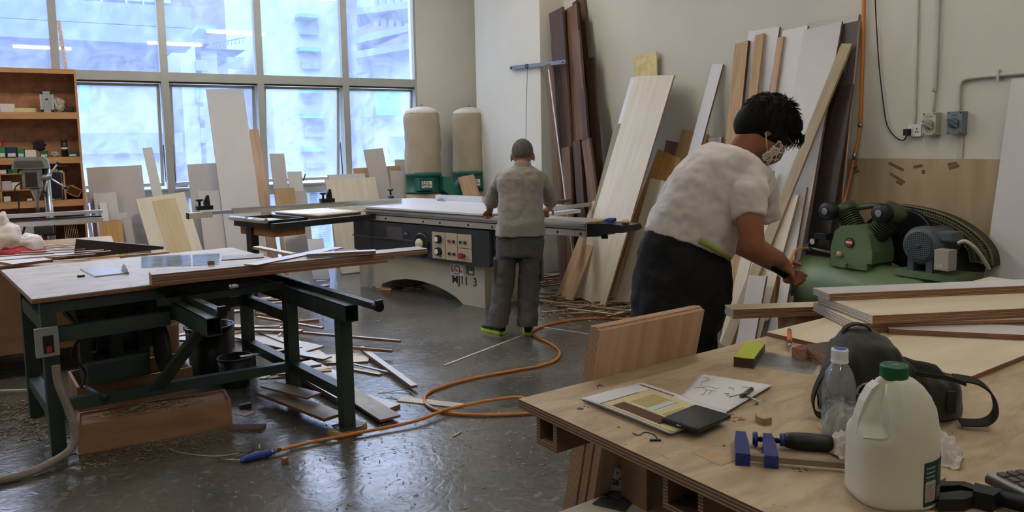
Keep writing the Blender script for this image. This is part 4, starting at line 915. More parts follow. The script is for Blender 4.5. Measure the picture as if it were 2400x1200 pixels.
# ---------------------------------------------------------------- dust collector
YDC = 9.62; x1 = onp(990,330,1,YDC).x; x2 = onp(1101,330,1,YDC).x; rb = .245
zt2 = onp(990,250,1,YDC).z; zd1 = onp(990,405,1,YDC).z; zd0 = onp(990,452,1,YDC).z
t = empty('dust_collector',((x1+x2)/2,YDC,0),label='green twin dust collector with two tall beige filter bags in the far corner',cat='dust collector')
BAG = mat('filter_bag_cloth','9F917C',.9,var=.12,vs=3,bump=.25,bs=7,stretch=(1,1,.6)); BAGT = mat('bag_top','C3BDB2',.8,var=.05); DG = mat('collector_green','1F5A4C',.45,var=.08,vs=4); CLB = mat('collection_bag','B8A285',.5,var=.2)
rnd = random.Random(2)
for x in (x1,x2):
    dx = x-(x1+x2)/2
    def fbag(u,v):
        a_ = u*2*math.pi; z = zd1+(zt2-.09-zd1)*v
        r_ = rb*(1-.0*v)+.006*math.sin(a_*3+v*9+x)+.004*math.sin(a_*7+v*23)
        r_ -= .02*max(0,(v-.93)/.07)**2
        return (dx+r_*math.cos(a_),r_*math.sin(a_),z)
    b_ = MB().grid(fbag,40,24,closed=True).build('filter_bag',BAG,t)
    n_ = 48
    def fcap(u,v):
        a_ = u*2*math.pi; r_ = (rb-.02)*math.cos(v*math.pi/2)*(1+.025*math.sin(a_*24)*(1-v)); return (dx+r_*math.cos(a_),r_*math.sin(a_),zt2-.09+.09*math.sin(v*math.pi/2))
    MB().grid(fcap,96,8,closed=True).build('bag_top',BAGT,b_)
    MB().tube(smooth_path([(dx-.03,0,zt2-.003),(dx,0,zt2+.02),(dx+.03,0,zt2-.003)],4),.004,5).build('hanging_loop',INK,b_)
    d_ = MB().lathe([(rb+.003,zd0),(rb+.003,zd0+.03),(rb-.005,zd0+.035),(rb-.005,zd1-.05),(rb+.004,zd1-.045),(rb+.004,zd1+.01),(rb-.002,zd1+.012)],(dx,0,0),40).build('drum',DG,t)
    MB().box((dx-.19,-rb-.06,zd0+.05),(dx+.02,-rb+.1,zd1-.06)).build('inlet_box',DG,d_)
    MB().lathe([(rb-.03,.35),(rb,.5),(rb,zd0-.02),(rb-.01,zd0)],(dx,0,0),32).build('collection_bag',CLB,t)
bpy.context.view_layer.update()
for x in (x1,x2):
    logo(basis((1,0,0),(0,0,1),(0,-1,0),(x-.085,YDC-rb-.063,(zd0+zd1)/2-.01)),.15,t)
pv = [(-.19,zd1-.05),(-.08,zd1-.06),(0,zd1-.19),(.08,zd1-.10),(.17,zd1-.05),(.19,zd1-.12),(.19,zd0+.02),(.1,zd0-.06),(.06,zd0-.16),(-.06,zd0-.16),(-.10,zd0-.03),(-.19,zd0+.04)]
MB().prism([(x,-rb-.03,z) for x,z in pv],(0,.12,0)).build('y_duct',mat('collector_green_light','2E6E5B',.45,var=.08,vs=4),t)
MB().box((-.55,-.25,.1),(.55,.25,.14)).box((-.2,-.25,.14),(.2,.2,.5)).build('base_frame',DG,t)
MB().cyl((-.15,0,.5),(-.15,0,.95),.13).build('blower',DG,t)
for x in (-.5,.5):
    for y in (-.25,.25): MB().cyl((x-.02,y,.05),(x+.02,y,.05),.05).build('castor',BLACKR,t)
    MB().cyl((x*.5,.27,.14),(x*.5,.27,1.3),.015).build('stay',DG,t)

# ---------------------------------------------------------------- column bar with string
a = onp(1196,160,0,4.86); b = onp(1327,145,0,4.86); d = b-a; L0 = d.length; X = d.normalized(); Y = Vector((-1,0,0)); Z = X.cross(Y).normalized()
t = empty('steel_bar',M=basis(X,Y,Z,a),label='grey flat steel bar fixed across the wall column, with a knot and string',cat='bar')
MB().box((0,-.02,-.025),(L0,.01,.02)).build('bar',mat('bar_grey','7C7D7E',.4,metal=.5,var=.08),t)
MB().cyl((.05,-.045,0),(.05,.02,0),.012).cyl((L0-.05,-.045,0),(L0-.05,.02,0),.008).build('bracket_bolt',DARKM,t)
mb = MB(); kx = L0*(1240-1196)/131
mb.tube([Vector((kx+.03*math.cos(q),.013+.0*q,.025*math.sin(q))) for q in [k*.7 for k in range(12)]],.006,5); o = mb.build('knot',INK,t)
p0 = onp(1236,160,0,4.84); p1 = onp(1231,345,0,4.84)
bpy.context.view_layer.update()
so = MB().tube([p0,(p0+p1)/2,Vector((p1.x,p1.y,1.25))],.003,5).build('string',INK); so.parent = t; so.matrix_parent_inverse = t.matrix_world.inverted()
# ---------------------------------------------------------------- boards on the right wall
GR = 'boards leaning against the right wall'
def LR(tp,ax_,wp,db,dt,mf,me_,lab,th=.018,wm=None,zb=0): return lean(tp,ax_,wp,db,dt,th,'R',(mf,me_),lab,GR,wm=wm,zb=zb)
GH = 'dark hardwood planks in the corner beside the column'
HW = [((1302,24),(1326,400),26,.36,.30,.03,REDD,REDW,'leftmost tall dark hardwood plank, broad and very dark'),
 ((1336,16),(1363,400),24,.34,.22,.03,REDW,REDD,'tall reddish plank just right of the broad dark one'),
 ((1346,4),(1377,400),8,.22,.10,.03,REDD,REDD,'narrow very dark plank between the two tallest reddish ones'),
 ((1358,-8),(1392,400),15,.2,.04,.03,REDW,REDW,'tallest reddish plank, cut off by the top of the photo'),
 ((1380,138),(1400,400),14,.26,.05,.03,REDW,REDD,'lower reddish plank at the right of the hardwood group'),
 ((1284,150),(1312,560),11,.45,.40,.03,REDW,EDGE,'thin plank at the left edge of the hardwood group behind the steel bar'),
 ((1326,126),(1342,400),8,.30,.24,.03,REDD,REDD,'short narrow plank beside the end of the steel bar'),
 ((1349,74),(1376,400),12,.40,.32,.03,REDW,REDW,'mid-brown plank in front of the group with a cut top'),
 ((1364,208),(1379,420),9,.42,.31,.03,REDD,REDD,'thin plank with a pale top at the right front'),
 ((1325,345),(1336,600),16,.44,.38,.03,REDW,REDW,'shorter reddish plank in front of the broad dark one'),
 ((1350,330),(1362,500),14,.46,.38,.03,REDD,REDD,'short dark plank low in the group behind the standing man'),
 ((1372,328),(1386,440),15,.46,.33,.03,REDW,REDW,'short reddish plank low at the right of the group')]
HW = sorted(HW,key=lambda q:q[3])
for tp,ax_,wp,db,dt,th,mf,me_,lab in HW: lean(tp,ax_,wp*1.2,db,dt,th,'R',(mf,me_),lab,GH,name='hardwood_plank',cat='plank')
lean((1285,162),(1303,300),6,.52,.47,.006,'R',(MELW,EDGEW),'thin white lath leaning in front of the hardwood planks',name='white_lath',cat='lath',wm=.018)
# cream sheets
RLIST = []
def RL(*a,**k): RLIST.append((a,k))
RL((1533,177),(1379,691),0,.72,.06,BIRCH,EDGE,'tall cream plywood sheet, the widest one in the middle of the right wall',.018,.60)
RL((1520,181),(1375,680),0,.66,.035,MELW,EDGE,'white sheet just behind the tall cream plywood sheet, peeking out left',.018,.58)
RL((1450,290),(1400,480),12,.66,.10,wood('olive_ply','8E8465','7A7054',.6),EDGET,'dull olive board edge left of the tall cream plywood sheet',.018,.12)
RL((1410,470),(1335,665),0,.78,.30,PINK,EDGE,'low pinkish board left under the tall cream plywood sheet',.018,.3)
RL((1508,546),(1457,696),0,.62,.35,PINK,EDGE,'waist-high reddish plywood board right of the tall cream sheet',.018,.36)
RL((1628,308),(1598,420),62,.40,.05,TAN,EDGET,'grey-tan square board behind the bending man, left of the narrow white strip')
RL((1568,360),(1535,450),60,.55,.20,ORANGE,EDGE,'orange-brown board behind the back of the bending man')
RL((1548,422),(1520,520),50,.64,.32,BIRCH,EDGE,'pale yellow board low behind the back of the bending man')
RL((1590,334),(1570,420),60,.30,.02,REDW,REDD,'board behind the orange-brown one, its dark shadow put into the brown')  # the dark shadow here is given by the board's brown colour
RL((1682,150),(1628,350),26,.62,.02,MELW,EDGEB,'narrow white strip leaning left alone on the bare wall')
RL((1650,350),(1640,420),34,.46,.15,MELW,EDGEW,'small white board behind the shoulder of the bending man')
RL((1676,322),(1668,400),30,.36,.05,MELW,EDGEB,'small white board beside the neck of the bending man')
RL((1738,99),(1722,260),30,.60,.02,TAN,REDD,'tall tan plank at the left of the right-hand stack',.03)
RL((1790,68),(1764,230),72,.50,.015,MELW,EDGEB,'white board behind the tan and grey planks, left part of the stack')
RL((1780,80),(1762,240),20,.64,.05,TAN,TAN,'narrow grey-tan plank in front of the left white board',.02)
RL((1829,87),(1808,232),14,.70,.08,PINK,EDGE,'narrow pinkish plank between the two white boards',.02)
RL((1863,66),(1836,240),58,.66,.05,MELW,EDGEB,'white board in the middle of the right-hand stack')
RL((1886,105),(1862,250),20,.58,.03,REDD,TAN,'narrow dark plank between the middle white board and the broad one',.02)
RL((1950,44),(1922,260),120,.42,.015,MELG,EDGEB,'broadest pale board at the back of the right-hand stack')
RL((1928,60),(1862,430),86,.80,.05,MELP,EDGEB,'broad pale board in front, right behind the head of the bending man')
RL((1966,60),(1950,140),12,.70,.03,MELW,EDGEB,'thin pale strip at the right edge of the broad front board',.02)
RL((1994,52),(1958,420),38,.46,.02,mat('dark_laminate','4A4140',.5,var=.05),PINK,'dark grey-brown board with a pale edge, rightmost of the stack')
RL((1974,200),(1918,560),50,.60,.14,mat('dark_laminate2','362B27',.5,var=.05),REDD,'very dark board low at the right of the stack beside the compressor')
RL((1984,102),(1852,430),26,1.0,.12,wood('yellow_batten','A8997A','95866A',.6),EDGET,'long yellowish batten leaning strongly across the right-hand stack',.02)
RL((1838,455),(1815,540),66,.95,.55,BIRCH,EDGE,'cream board seen between the arms of the bending man and the stack')
RL((1800,400),(1770,520),26,.98,.5,BIRCH,EDGE,'cream strip just under the chin of the bending man')
RL((1875,440),(1840,640),30,.92,.42,MELP,EDGEB,'pale board behind the hands of the bending man')
RL((1738,600),(1728,690),20,.80,.55,TAN,TAN,'narrow tan board low beside the trousers of the bending man')
RL((1760,602),(1748,690),14,.98,.66,MELW,EDGE,'narrow white board low under the elbow of the bending man')
RL((1775,646),(1765,700),40,1.12,.9,MELG,EDGEB,'short grey board low under the hands of the bending man')
RL((2425,180),(2372,560),110,.42,.02,MELP,EDGE,'pale board cut off by the right edge of the photo',.02)
for a_,k_ in sorted(RLIST,key=lambda q:q[0][3]): LR(*a_,**k_)
# yellow packet board standing on the tall sheets
a = onp(1488,184,0,XB-.05); b = onp(1541,174,0,XB-.05); h = onp(1514,128,0,XB-.05).z-a.z
zb3 = min([v.z for v in (a,b)])
o = MB().box((0,0,0),((a-b).length,.012,h+.03)).build('yellow_panel',mat('yellow_wrap','D6C383',.45,var=.18,vs=14),M=basis((b-a).normalized(),Vector((-1,0,0)),Vector((0,0,1)),(XB-.045,a.y,a.z-.02)))
tag(o,'small square yellow panel standing on top of the tall cream plywood sheet','panel')

# ---------------------------------------------------------------- wall panel, pipes, sockets
ya = onp(1990,373,0,XB).y; yb = onp(2430,373,0,XB).y; zp = onp(2200,372,0,XB).z
wp_ = tag(MB().box((0,yb-ya,0),(-.012,0,zp)).build('wall_cladding',wood('wall_ply','B8A484','A08B69',.6,st=(2,2,.5),vs=2),loc=(XB-.001,ya,0)),'wide brownish plywood panel fixed low on the right wall behind the compressor','panel')
TAPE = mat('brown_tape','6A5844',.6,var=0)
for (x0,y0_,x1_,y1_) in ((2083,382,2118,399),(2086,407,2121,428),(2101,425,2115,433),(2141,392,2162,388),(2222,386,2243,382),(2224,395,2248,388),(2000,396,2010,392),(2002,404,2014,400),(2165,398,2164,407)):
    A = onp(x0,y0_,0,XB-.013); B = onp(x1_,y1_,0,XB-.013); d = (B-A).normalized(); up = Vector((-1,0,0)).cross(d)
    w_ = .011
    o = MB().prism([A+up*w_,B+up*w_,B-up*w_,A-up*w_],(-.0012,0,0)).build('tape_strip',TAPE); o.parent = wp_; o.matrix_parent_inverse = Matrix.Translation(wp_.location).inverted()
def pipe(name, pts, r, m, label, cat, n=10, sm=True):
    return tag(MB().tube(smooth_path(pts,6) if sm else pts,r,n).build(name,m),label,cat)
ow = lambda x,y,o=.02: onp(x,y,0,XB-o)
PIPEC = mat('painted_conduit','BDBBB0',.6,var=.03); ORH = mat('orange_hose','C8782A',.35,var=.04,spec=.6)
pipe('conduit',[ow(2154,-60,.012),ow(2149,100,.012),ow(2144,292,.012)],.008,PIPEC,'thin painted conduit running down to the white socket','conduit')
pipe('conduit',[ow(2200,-60),ow(2196,100),ow(2190,215)],.014,PIPEC,'painted conduit running down to the beige isolator switch','conduit').name='conduit'
pipe('conduit',[ow(2189,215),ow(2188,265)],.010,PIPEC,'short narrow conduit joining the beige isolator switch','conduit',sm=False)
t = pipe('conduit',[ow(2470,165),ow(2400,171),ow(2340,176),ow(2280,182),ow(2260,186),ow(2251,196),ow(2248,215),ow(2247,262)],.014,PIPEC,'painted conduit bending down to the grey isolator switch','conduit')
c = ow(2341,176,.02); o = MB().box((-.016,-.008,-.035),(.012,.008,.035)).build('pipe_clip',PIPEC); o.parent = t; o.location = c
tag(MB().box((0,-.018,0),(.012,.018,ow(2248,314).z-zp)).build('cable_trunking',PIPEC,loc=(XB-.0125,ow(2250,340,.01).y,zp)),'short flat trunking from the grey isolator down to the plywood panel','trunking')
def wbox(name, x0,y0_,x1_,y1_, dep, m, label, cat):
    A = onp(x0,y0_,0,XB-dep); B = onp(x1_,y1_,0,XB-dep); w_ = abs(A.y-B.y); h = A.z-B.z
    t = empty(name,(XB,(A.y+B.y)/2,B.z),label=label,cat=cat); MB().box((-dep,-w_/2,0),(0,w_/2,h),bev=.004).build('housing',m,t); return t,w_,h
t,w_,h = wbox('wall_socket',2127,292,2158,320,.03,WHITE,'white double wall socket with a black plug in it','socket')
for yy,zz__ in ((-.2,.62),(-.12,.38),(-.28,.38)): MB().box((-.0315,yy*w_-.004,zz__*h-.006),(-.03,yy*w_+.004,zz__*h+.006)).build('pin_hole',INK,t)
MB().box((-.033,.1*w_,h*.6),(-.03,.25*w_,h*.85)).build('switch_rocker',WHITE,t)
for (x0,x1_,y0_,y1_,hm,hl,lb) in ((2163,2192,265,317,mat('isolator_beige','B7B29C',.5,var=.05),mat('dial_grey','8B8A80',.5,var=0),'beige isolator switch with a diagonal handle, left of the grey one'),(2220,2253,262,314,mat('isolator_grey','6F7A82',.5,var=.05),mat('dial_dark','4A545C',.5,var=0),'grey isolator switch with a round dial, rightmost on the wall')):
    t,w_,h = wbox('isolator_switch',x0,y0_,x1_,y1_,.07,hm,lb,'switch')
    MB().lathe([(.034,.07),(.034,.085),(.001,.085)],(0,0,h*.48),24,(-1,0,0)).build('dial',hl,t)
    o = MB().box((-.01,-.045,-.008),(.0,.045,.008)).build('handle',hl,t); o.location = (-.085,0,h*.48); o.rotation_euler.x = R(35)
    MB().box((-.072,-.02,h*.8),(-.07,.02,h*.86)).build('maker_plate',hl,t)
    for a_,b_ in ((-.4,.06),(.4,.06),(-.4,.94),(.4,.94)): MB().cyl((-.07,a_*w_,b_*h),(-.073,a_*w_,b_*h),.005,n=8).build('screw',INK,t)
c = ow(2125,310,.05); t = empty('power_plug',c,label='black plug in the wall socket with its long black cable',cat='plug')
MB().box((-.01,-.022,-.024),(.022,.022,.024),bev=.005).build('plug_body',BLACKR,t)
P = [ow(2050,-60),ow(2052,20),ow(2056,90),ow(2060,150),ow(2067,215),ow(2077,285),ow(2090,312),ow(2105,326),ow(2118,328,.04),ow(2125,318,.05)]
o = MB().tube(smooth_path(P),.0045,6).build('cable',BLACKR); o.parent = t; o.matrix_parent_inverse = Matrix.Translation(c).inverted()
t = pipe('air_hose',[ow(2026,-60,.03),ow(2024,50,.03),ow(2020,180,.03),ow(2016,292,.03)],.014,ORH,'straight orange air pipe running down the right wall beside the stack','pipe')
c = ow(2016,294,.03); MBc = MB().cyl(c+Vector((0,0,-.012)),c+Vector((0,0,.012)),.02,n=6).build('hose_nut',STEEL); MBc.parent = t
pts = [ow(2016,298,.03),ow(2011,330,.04),ow(2003,362,.06)]
h2 = pipe('air_hose',pts,.012,ORH,'short orange hose piece under the nut on the right wall','hose')
o = MB().cyl(ow(2004,358,.06),ow(2001,374,.065),.014).build('coupling',STEEL); o.parent = h2

# ---------------------------------------------------------------- air compressor
XCm = 4.72; rT = .205; zT = .52
ct = lambda x,y,X=XCm: onp(x,y,0,X)
yL = ct(1868,650).y-.0; yR = ct(2345,640).y
zT = onp(1990,700,0,XCm).z; zT = onp(1880,668,0,XCm).z
t = empty('air_compressor',(XCm,yL-.1,0),label='green belt-driven air compressor with twin cylinders and grey motor',cat='compressor')
def cp(x,y,X=XCm): v = onp(x,y,0,X); return Vector((v.x-XCm,v.y-(yL-.1),v.z))
ztop_ = cp(1960,606).z; zT = ztop_-rT
Ltot = (yL)-(yR)
ln = 1.15
MB().lathe([(.02,0),(.12,.012),(.18,.05),(rT,.11),(rT,ln-.11),(.18,ln-.05),(.12,ln-.012),(.02,ln)],(0,.1,zT),40,(0,-1,0)).build('tank',GREEN,t)
MB().lathe([(rT+.003,.1),(rT+.004,.105),(rT+.003,.11)],(0,.1,zT),40,(0,-1,0),capped=False).build('weld_seam',GREEN,t)
for y in (-.12,-.85):
    for x in (-.14,.14): MB().box((x-.02,y-.03,0),(x+.02,y+.03,zT-.1)).build('tank_leg',GREEN,t)
q = cp(1975,592); q2 = cp(2062,592)
MB().box((-.14,q2.y,ztop_-.03),(.14,q.y,ztop_+.018)).build('pump_bracket',GREEN,t)
m0 = cp(2125,605); m1 = cp(2265,605); MB().box((-.13,m1.y+.0,ztop_-.03),(.13,m0.y,ztop_+.012)).build('motor_bracket',GREEN,t)
# crankcase
cc = cp(2022,560); zb0 = ztop_+.018
hw = abs(cp(1978,560).y-cp(2075,560).y)/2; ht = cp(2025,525).z
yc = (cp(1978,560).y+cp(2070,560).y)/2
prof = [(-hw,zb0),(-hw*1.02,zb0+.08),(-hw*.82,ht-.05),(-hw*.45,ht-.01),(0,ht),(hw*.45,ht-.01),(hw*.82,ht-.05),(hw*1.02,zb0+.08),(hw,zb0)]
MB().prism([(-.13,yc+a_,b_) for a_,b_ in prof],(.24,0,0)).build('crankcase',GREEN,t)
em = MB().lathe([(.001,0),(.036,0),(.036,.006),(.001,.006)],(-.13,yc+.01,zb0+.13),28,(-1,0,0),sm=False).build('emblem',INK,t)
MB().lathe([(.001,.006),(.028,.006),(.028,.008),(.001,.008)],(-.13,yc+.01,zb0+.13),28,(-1,0,0),sm=False).build('emblem_disc',LG,em); MB().box((-.1405,yc-.015,zb0+.125),(-.139,yc+.035,zb0+.14)).build('emblem_band',WHITE,em)
MB().lathe([(.001,0),(.022,0),(.022,.012),(.001,.012)],(-.13,yc+.085,zb0+.04),20,(-1,0,0)).build('sight_glass',mat('sight_brass','B08A5C',.3,var=0),t)
# cylinders in a V with fins
for sgn,(px,py),(ax,ay) in ((1,(1985,500),(2010,545)),(-1,(2090,505),(2055,548))):
    p1 = cp(px,py); p0 = cp(ax,ay); p0.x = p1.x = 0; d = (p1-p0); Lc = d.length; d.normalize()
    prof_ = []
    nf = 9
    for k in range(nf):
        z0 = Lc*k/nf; prof_ += [(.05,z0),(.05,z0+Lc/nf*.45),(.075,z0+Lc/nf*.5),(.075,z0+Lc/nf*.95)]
    cy = MB().lathe(prof_,p0,28,d,sm=False).build('cylinder',OLIVE,t)
    MB().lathe([(.08,Lc),(.085,Lc+.02),(.08,Lc+.06),(.05,Lc+.07)],p0,20,d).build('cylinder_head',OLIVE,cy)
    fp = cp(*((1941,495) if sgn>0 else (2067,500)),X=XCm-.12); 
    hx = p0+d*(Lc+.03)
    MB().lathe([(.03,0),(.06,.01),(.065,.02),(.065,.07),(.05,.08),(.02,.082)],(fp.x+.05,fp.y,fp.z),28,(-1,0,0)).build('air_filter',BLACKP,cy)
    MB().lathe([(.02,.083),(.025,.09),(.02,.092)],(fp.x+.05,fp.y,fp.z),20,(-1,0,0)).build('filter_nut',STEEL,cy)
    MB().tube([hx,Vector((fp.x+.05,fp.y,fp.z))],.03,10).build('intake_stub',BLACKP,cy)
a = cp(1995,490); b = cp(2095,488); a.x=b.x=.03
MB().tube(smooth_path([a,(a+b)/2+Vector((0,0,.02)),b]),.02,8).build('discharge_pipe',OLIVE,t)
a = cp(2060,520); b = cp(1950,560); 
MB().tube(smooth_path([cp(2095,510)+Vector((.05,0,0)),cp(2050,505)+Vector((.06,0,0)),cp(2000,540)+Vector((.08,0,0))]),.012,6).build('copper_pipe',BLACKR,t)
# flywheel and belt guard
fc = cp(2090,560); MB().lathe([(.19,0),(.2,.01),(.2,.05),(.19,.06),(.15,.03),(.03,.03)],(.14,fc.y,zb0+.16),40,(1,0,0)).build('flywheel',BLACKP,t)
gy0 = cp(2085,500).y; gpt = [(2095,480),(2140,487),(2190,500),(2240,522),(2285,555),(2312,590),(2318,625),(2300,640),(2095,640)]
MB().prism([Vector((.26,cp(x,y,XCm+.2).y,cp(x,y,XCm+.2).z)) for x,y in gpt],(.012,0,0)).build('guard_back',mat('guard_dark','3A372C',.6,var=.2),t)
mesh = MB(); P = [Vector((.18,cp(x,y,XCm+.14).y,cp(x,y,XCm+.14).z)) for x,y in gpt[:7]]
cen = Vector((.18,cp(2140,590,XCm+.14).y,cp(2140,590,XCm+.14).z))
Psm = smooth_path(P,8)
for i,p in enumerate(Psm[:-1]):
    inn = p.lerp(cen,.28)
    inn2 = Psm[i+1].lerp(cen,.28)
    mesh.tube([p,inn2],.0025,4); mesh.tube([Psm[i+1],inn],.0025,4)
for f_ in (0,.07,.14,.21,.28): mesh.tube([q_.lerp(cen,f_) for q_ in Psm],.003 if f_ else .008,4)
GM = mat('guard_olive','6D6849',.5,metal=.3,var=.1)
mesh.build('belt_guard_mesh',GM,t)
rim = MB()
for i in range(len(Psm)-1): 
    a,b = Psm[i],Psm[i+1]; e_ = Vector((.09,0,0)); rim.b.faces.new([rim.b.verts.new(v) for v in (a,b,b+e_,a+e_)])
rim.build('guard_rim',mat('guard_dark','3A372C',.6,var=.2),t)
# motor
mc = cp(2183,572); ra = abs(cp(2137,572).y-cp(2229,572).y)/2*.95; mxx = -.14
MM2 = mat('motor_grey','4C5359',.45,var=.08)
MB().lathe([(ra*.5,0),(ra*.8,.004),(ra,.03),(ra,.1),(ra*.93,.11),(ra*.93,.27),(ra*.6,.29)],(mxx,mc.y,mc.z),36,(1,0,0)).build('motor',MM2,t)
gr = MB()
for k in range(-6,7):
    y_ = k*ra*.105; L_2 = math.sqrt(max(0,(ra*.74)**2-y_**2))
    gr.box((mxx-.004,mc.y+y_-.0018,mc.z-L_2),(mxx-.001,mc.y+y_+.0018,mc.z+L_2)); gr.box((mxx-.006,mc.y-L_2,mc.z+y_-.0018),(mxx-.003,mc.y+L_2,mc.z+y_+.0018))
gr.build('fan_grille',mat('grille_grey','5D666C',.4,var=0),t); MB().lathe([(.001,0),(ra*.74,0),(ra*.74,.002),(.001,.002)],(mxx-.001,mc.y,mc.z),32,(-1,0,0),sm=False).build('fan_opening',BLACKP,t)
MB().lathe([(.001,0),(.015,0),(.012,.01),(.001,.01)],(mxx-.004,mc.y,mc.z),16,(-1,0,0)).build('fan_hub',MM2,t)
for s in (-1,1): MB().box((mxx+.02,mc.y+s*ra*.5-.02,ztop_+.01),(mxx+.2,mc.y+s*ra*.5+.02,mc.z-ra*.5)).build('motor_foot',MM2,t)
tb0 = cp(2235,552); MB().box((-.1,tb0.y-.05,tb0.z-.03),(.02,tb0.y+.05,tb0.z+.03),bev=.01).build('terminal_box',MM2,t)
wb = cp(2242,580); wb2 = cp(2242,628); sbx = MB().box((-.17,wb2.y-.045,wb2.z),(-.08,wb2.y+.045,wb.z),bev=.006).build('starter_box',mat('starter_beige','A39C8C',.5,var=.03),t)
tt = textobj('DS',.03,WHITE,Matrix.Identity(4),.0008,None,'lettering'); tt.parent = t; tt.matrix_local = basis((0,-1,0),(0,0,1),(-1,0,0),(-.1715,wb2.y+.01,wb2.z+.028))
MB().tube(smooth_path([cp(2246,570,XCm-.1),cp(2262,565,XCm-.1),cp(2282,578,XCm-.08),cp(2300,600,XCm-.02),cp(2318,630,XCm+.05)]),.011,8).build('conduit_white',PIPEC,t)
hose_pts = [ow(2001,374,.065),ow(1993,410,.09),ow(1984,450,.16),Vector((XCm+.05,0,0))*0+onp(1975,484,0,XCm+.05)]
pipe('air_hose',hose_pts,.010,ORH,'orange hose slanting from the wall coupling down to the left cylinder of the compressor','hose')
# regulator
g = cp(1912,565); MB().lathe([(.001,0),(.024,0),(.024,.02),(.001,.02)],(g.x-.02,g.y,g.z),24,(-1,0,0)).build('gauge_case',DARKM,t); MB().lathe([(.001,.02),(.021,.02),(.021,.022),(.001,.022)],(g.x-.02,g.y,g.z),24,(-1,0,0),sm=False).build('gauge_face',WHITE,t)
MB().box((-.08,cp(1945,540).y-.03,cp(1945,560).z),(.0,cp(1925,540).y,cp(1940,545).z),bev=.004).build('pressure_switch',BLACKP,t)
v = cp(1895,580); mb = MB(); mb.tube([v+Vector((0,.06,0)),v,v+Vector((0,-.25,-.02))],.012); mb.cyl(v+Vector((-.03,.02,-.02)),v+Vector((.02,.02,.03)),.014).cyl(v+Vector((-.04,-.01,.01)),v+Vector((.0,-.02,-.03)),.012); mb.build('valve_manifold',STEEL,t)
MB().tube(smooth_path([cp(1878,598),cp(1885,608),cp(1905,612)]),.006,6).build('tank_tube',GREEN,t)
q = cp(1972,620,XCm-.19); MB().box((-.19,q.y-.03,q.z-.02),(-.16,q.y+.03,q.z+.01)).build('name_plate',GREEN,t)
tt = textobj('24 SWAN',.12,mat('stencil_white','AEB8B4',.6,var=.1),Matrix.Identity(4),.001,None,'lettering',.003,'LEFT'); tt.parent = t
q = cp(1990,672,XCm-rT); tt.matrix_local = basis((0,-1,0),(-.12,0,.99),(-.99,0,-.12),(-rT-.004,q.y,zT-.005))
# ---------------------------------------------------------------- people
class BL(MB):
    def ball(s, c, r, sc=(1,1,1), sub=3, M=None):
        m = Matrix.Translation(Vector(c)) @ (M or Matrix.Identity(4)) @ Matrix.Diagonal((sc[0]*r,sc[1]*r,sc[2]*r,1))
        bmesh.ops.create_icosphere(s.b, subdivisions=sub, radius=1, matrix=m); return s
    def cap(s, p0, r0, p1, r1, sub=2, ends=True):
        s.cyl(p0,p1,r0,r1,20)
        if ends: s.ball(p0,r0,sub=sub); s.ball(p1,r1,sub=sub)
        return s
    def chain(s, pts, rs, sub=2):
        for i in range(len(pts)-1): s.cap(pts[i],rs[i],pts[i+1],rs[i+1],sub)
        return s
    def loft(s, rings, n=28, p=2.3):
        V = []
        for c,U,W in rings:
            c = Vector(c); V.append([s.b.verts.new(c+Vector(U)*(abs(math.cos(t))**(2/p)*(1 if math.cos(t)>=0 else -1))+Vector(W)*(abs(math.sin(t))**(2/p)*(1 if math.sin(t)>=0 else -1))) for t in [2*math.pi*k/n for k in range(n)]])
        for A,B in zip(V,V[1:]):
            for k in range(n): s.b.faces.new((A[k],A[(k+1)%n],B[(k+1)%n],B[k]))
        s.b.faces.new(V[0][::-1]); s.b.faces.new(V[-1]); return s
    def blob(s, name, m, parent, vox=.008, it=6, fac=.5, disp=0, dscale=.12):
        o = s.build(name,m,parent)
        r = o.modifiers.new('r','REMESH'); r.mode = 'VOXEL'; r.voxel_size = vox; r.use_smooth_shade = True
        if disp:
            tx = bpy.data.textures.new(name+'_folds','CLOUDS'); tx.noise_scale = dscale; tx.noise_depth = 2
            q = o.modifiers.new('s0','SMOOTH'); q.iterations = it*2; q.factor = fac
            d = o.modifiers.new('d','DISPLACE'); d.texture = tx; d.strength = disp; d.texture_coords = 'LOCAL'; d.mid_level = .5
        q = o.modifiers.new('s','SMOOTH'); q.iterations = 1 if disp else it; q.factor = fac
        return o
SKIN = mat('skin','9A6A4E',.5,var=.08,vs=10,spec=.4); SKIN2 = mat('skin_tan','8A563B',.5,var=.08,vs=10,spec=.4)
fwd = Vector((Fw.x,Fw.y,0)).normalized(); rgt = Vector((Rt.x,Rt.y,0)).normalized(); UPV = Vector((0,0,1))
def foot(parent, heel, toe, m, ms_, ml, vox=.006):
    d = (toe-heel); l = d.length; d.normalize(); sd = Vector((-d.y,d.x,0)); b = BL()
    rings = []
    for s,wd,h in ((0,.03,.07),(.12,.036,.085),(.35,.037,.085),(.55,.044,.06),(.78,.048,.045),(.95,.036,.035),(1,.02,.025)):
        c = heel+d*l*s+UPV*(.018+h/2); rings.append((c,sd*wd,UPV*h/2))
    b.loft(rings,20); b.ball(heel+d*l*.16+UPV*.09,.042,(1,1,.8)); s_ = b.blob('shoe',m,parent,.006,4)
    P = []
    for s,wd in ((-.02,.02),(.05,.036),(.35,.036),(.6,.047),(.8,.05),(.97,.034),(1.03,.015)): P.append((s,wd))
    pts = [heel+d*l*s+sd*wd for s,wd in P]+[heel+d*l*s-sd*wd for s,wd in P[::-1]]
    MB().prism([p+UPV*.003 for p in pts],UPV*.026).build('sole',ms_,s_)
    lc = MB()
    for k in range(4):
        c = heel+d*l*(.38+.09*k)+UPV*(.105-.012*k); lc.tube([c-sd*.025,c+UPV*.004,c+sd*.025],.003,5)
    lc.build('laces',ml,s_); return s_
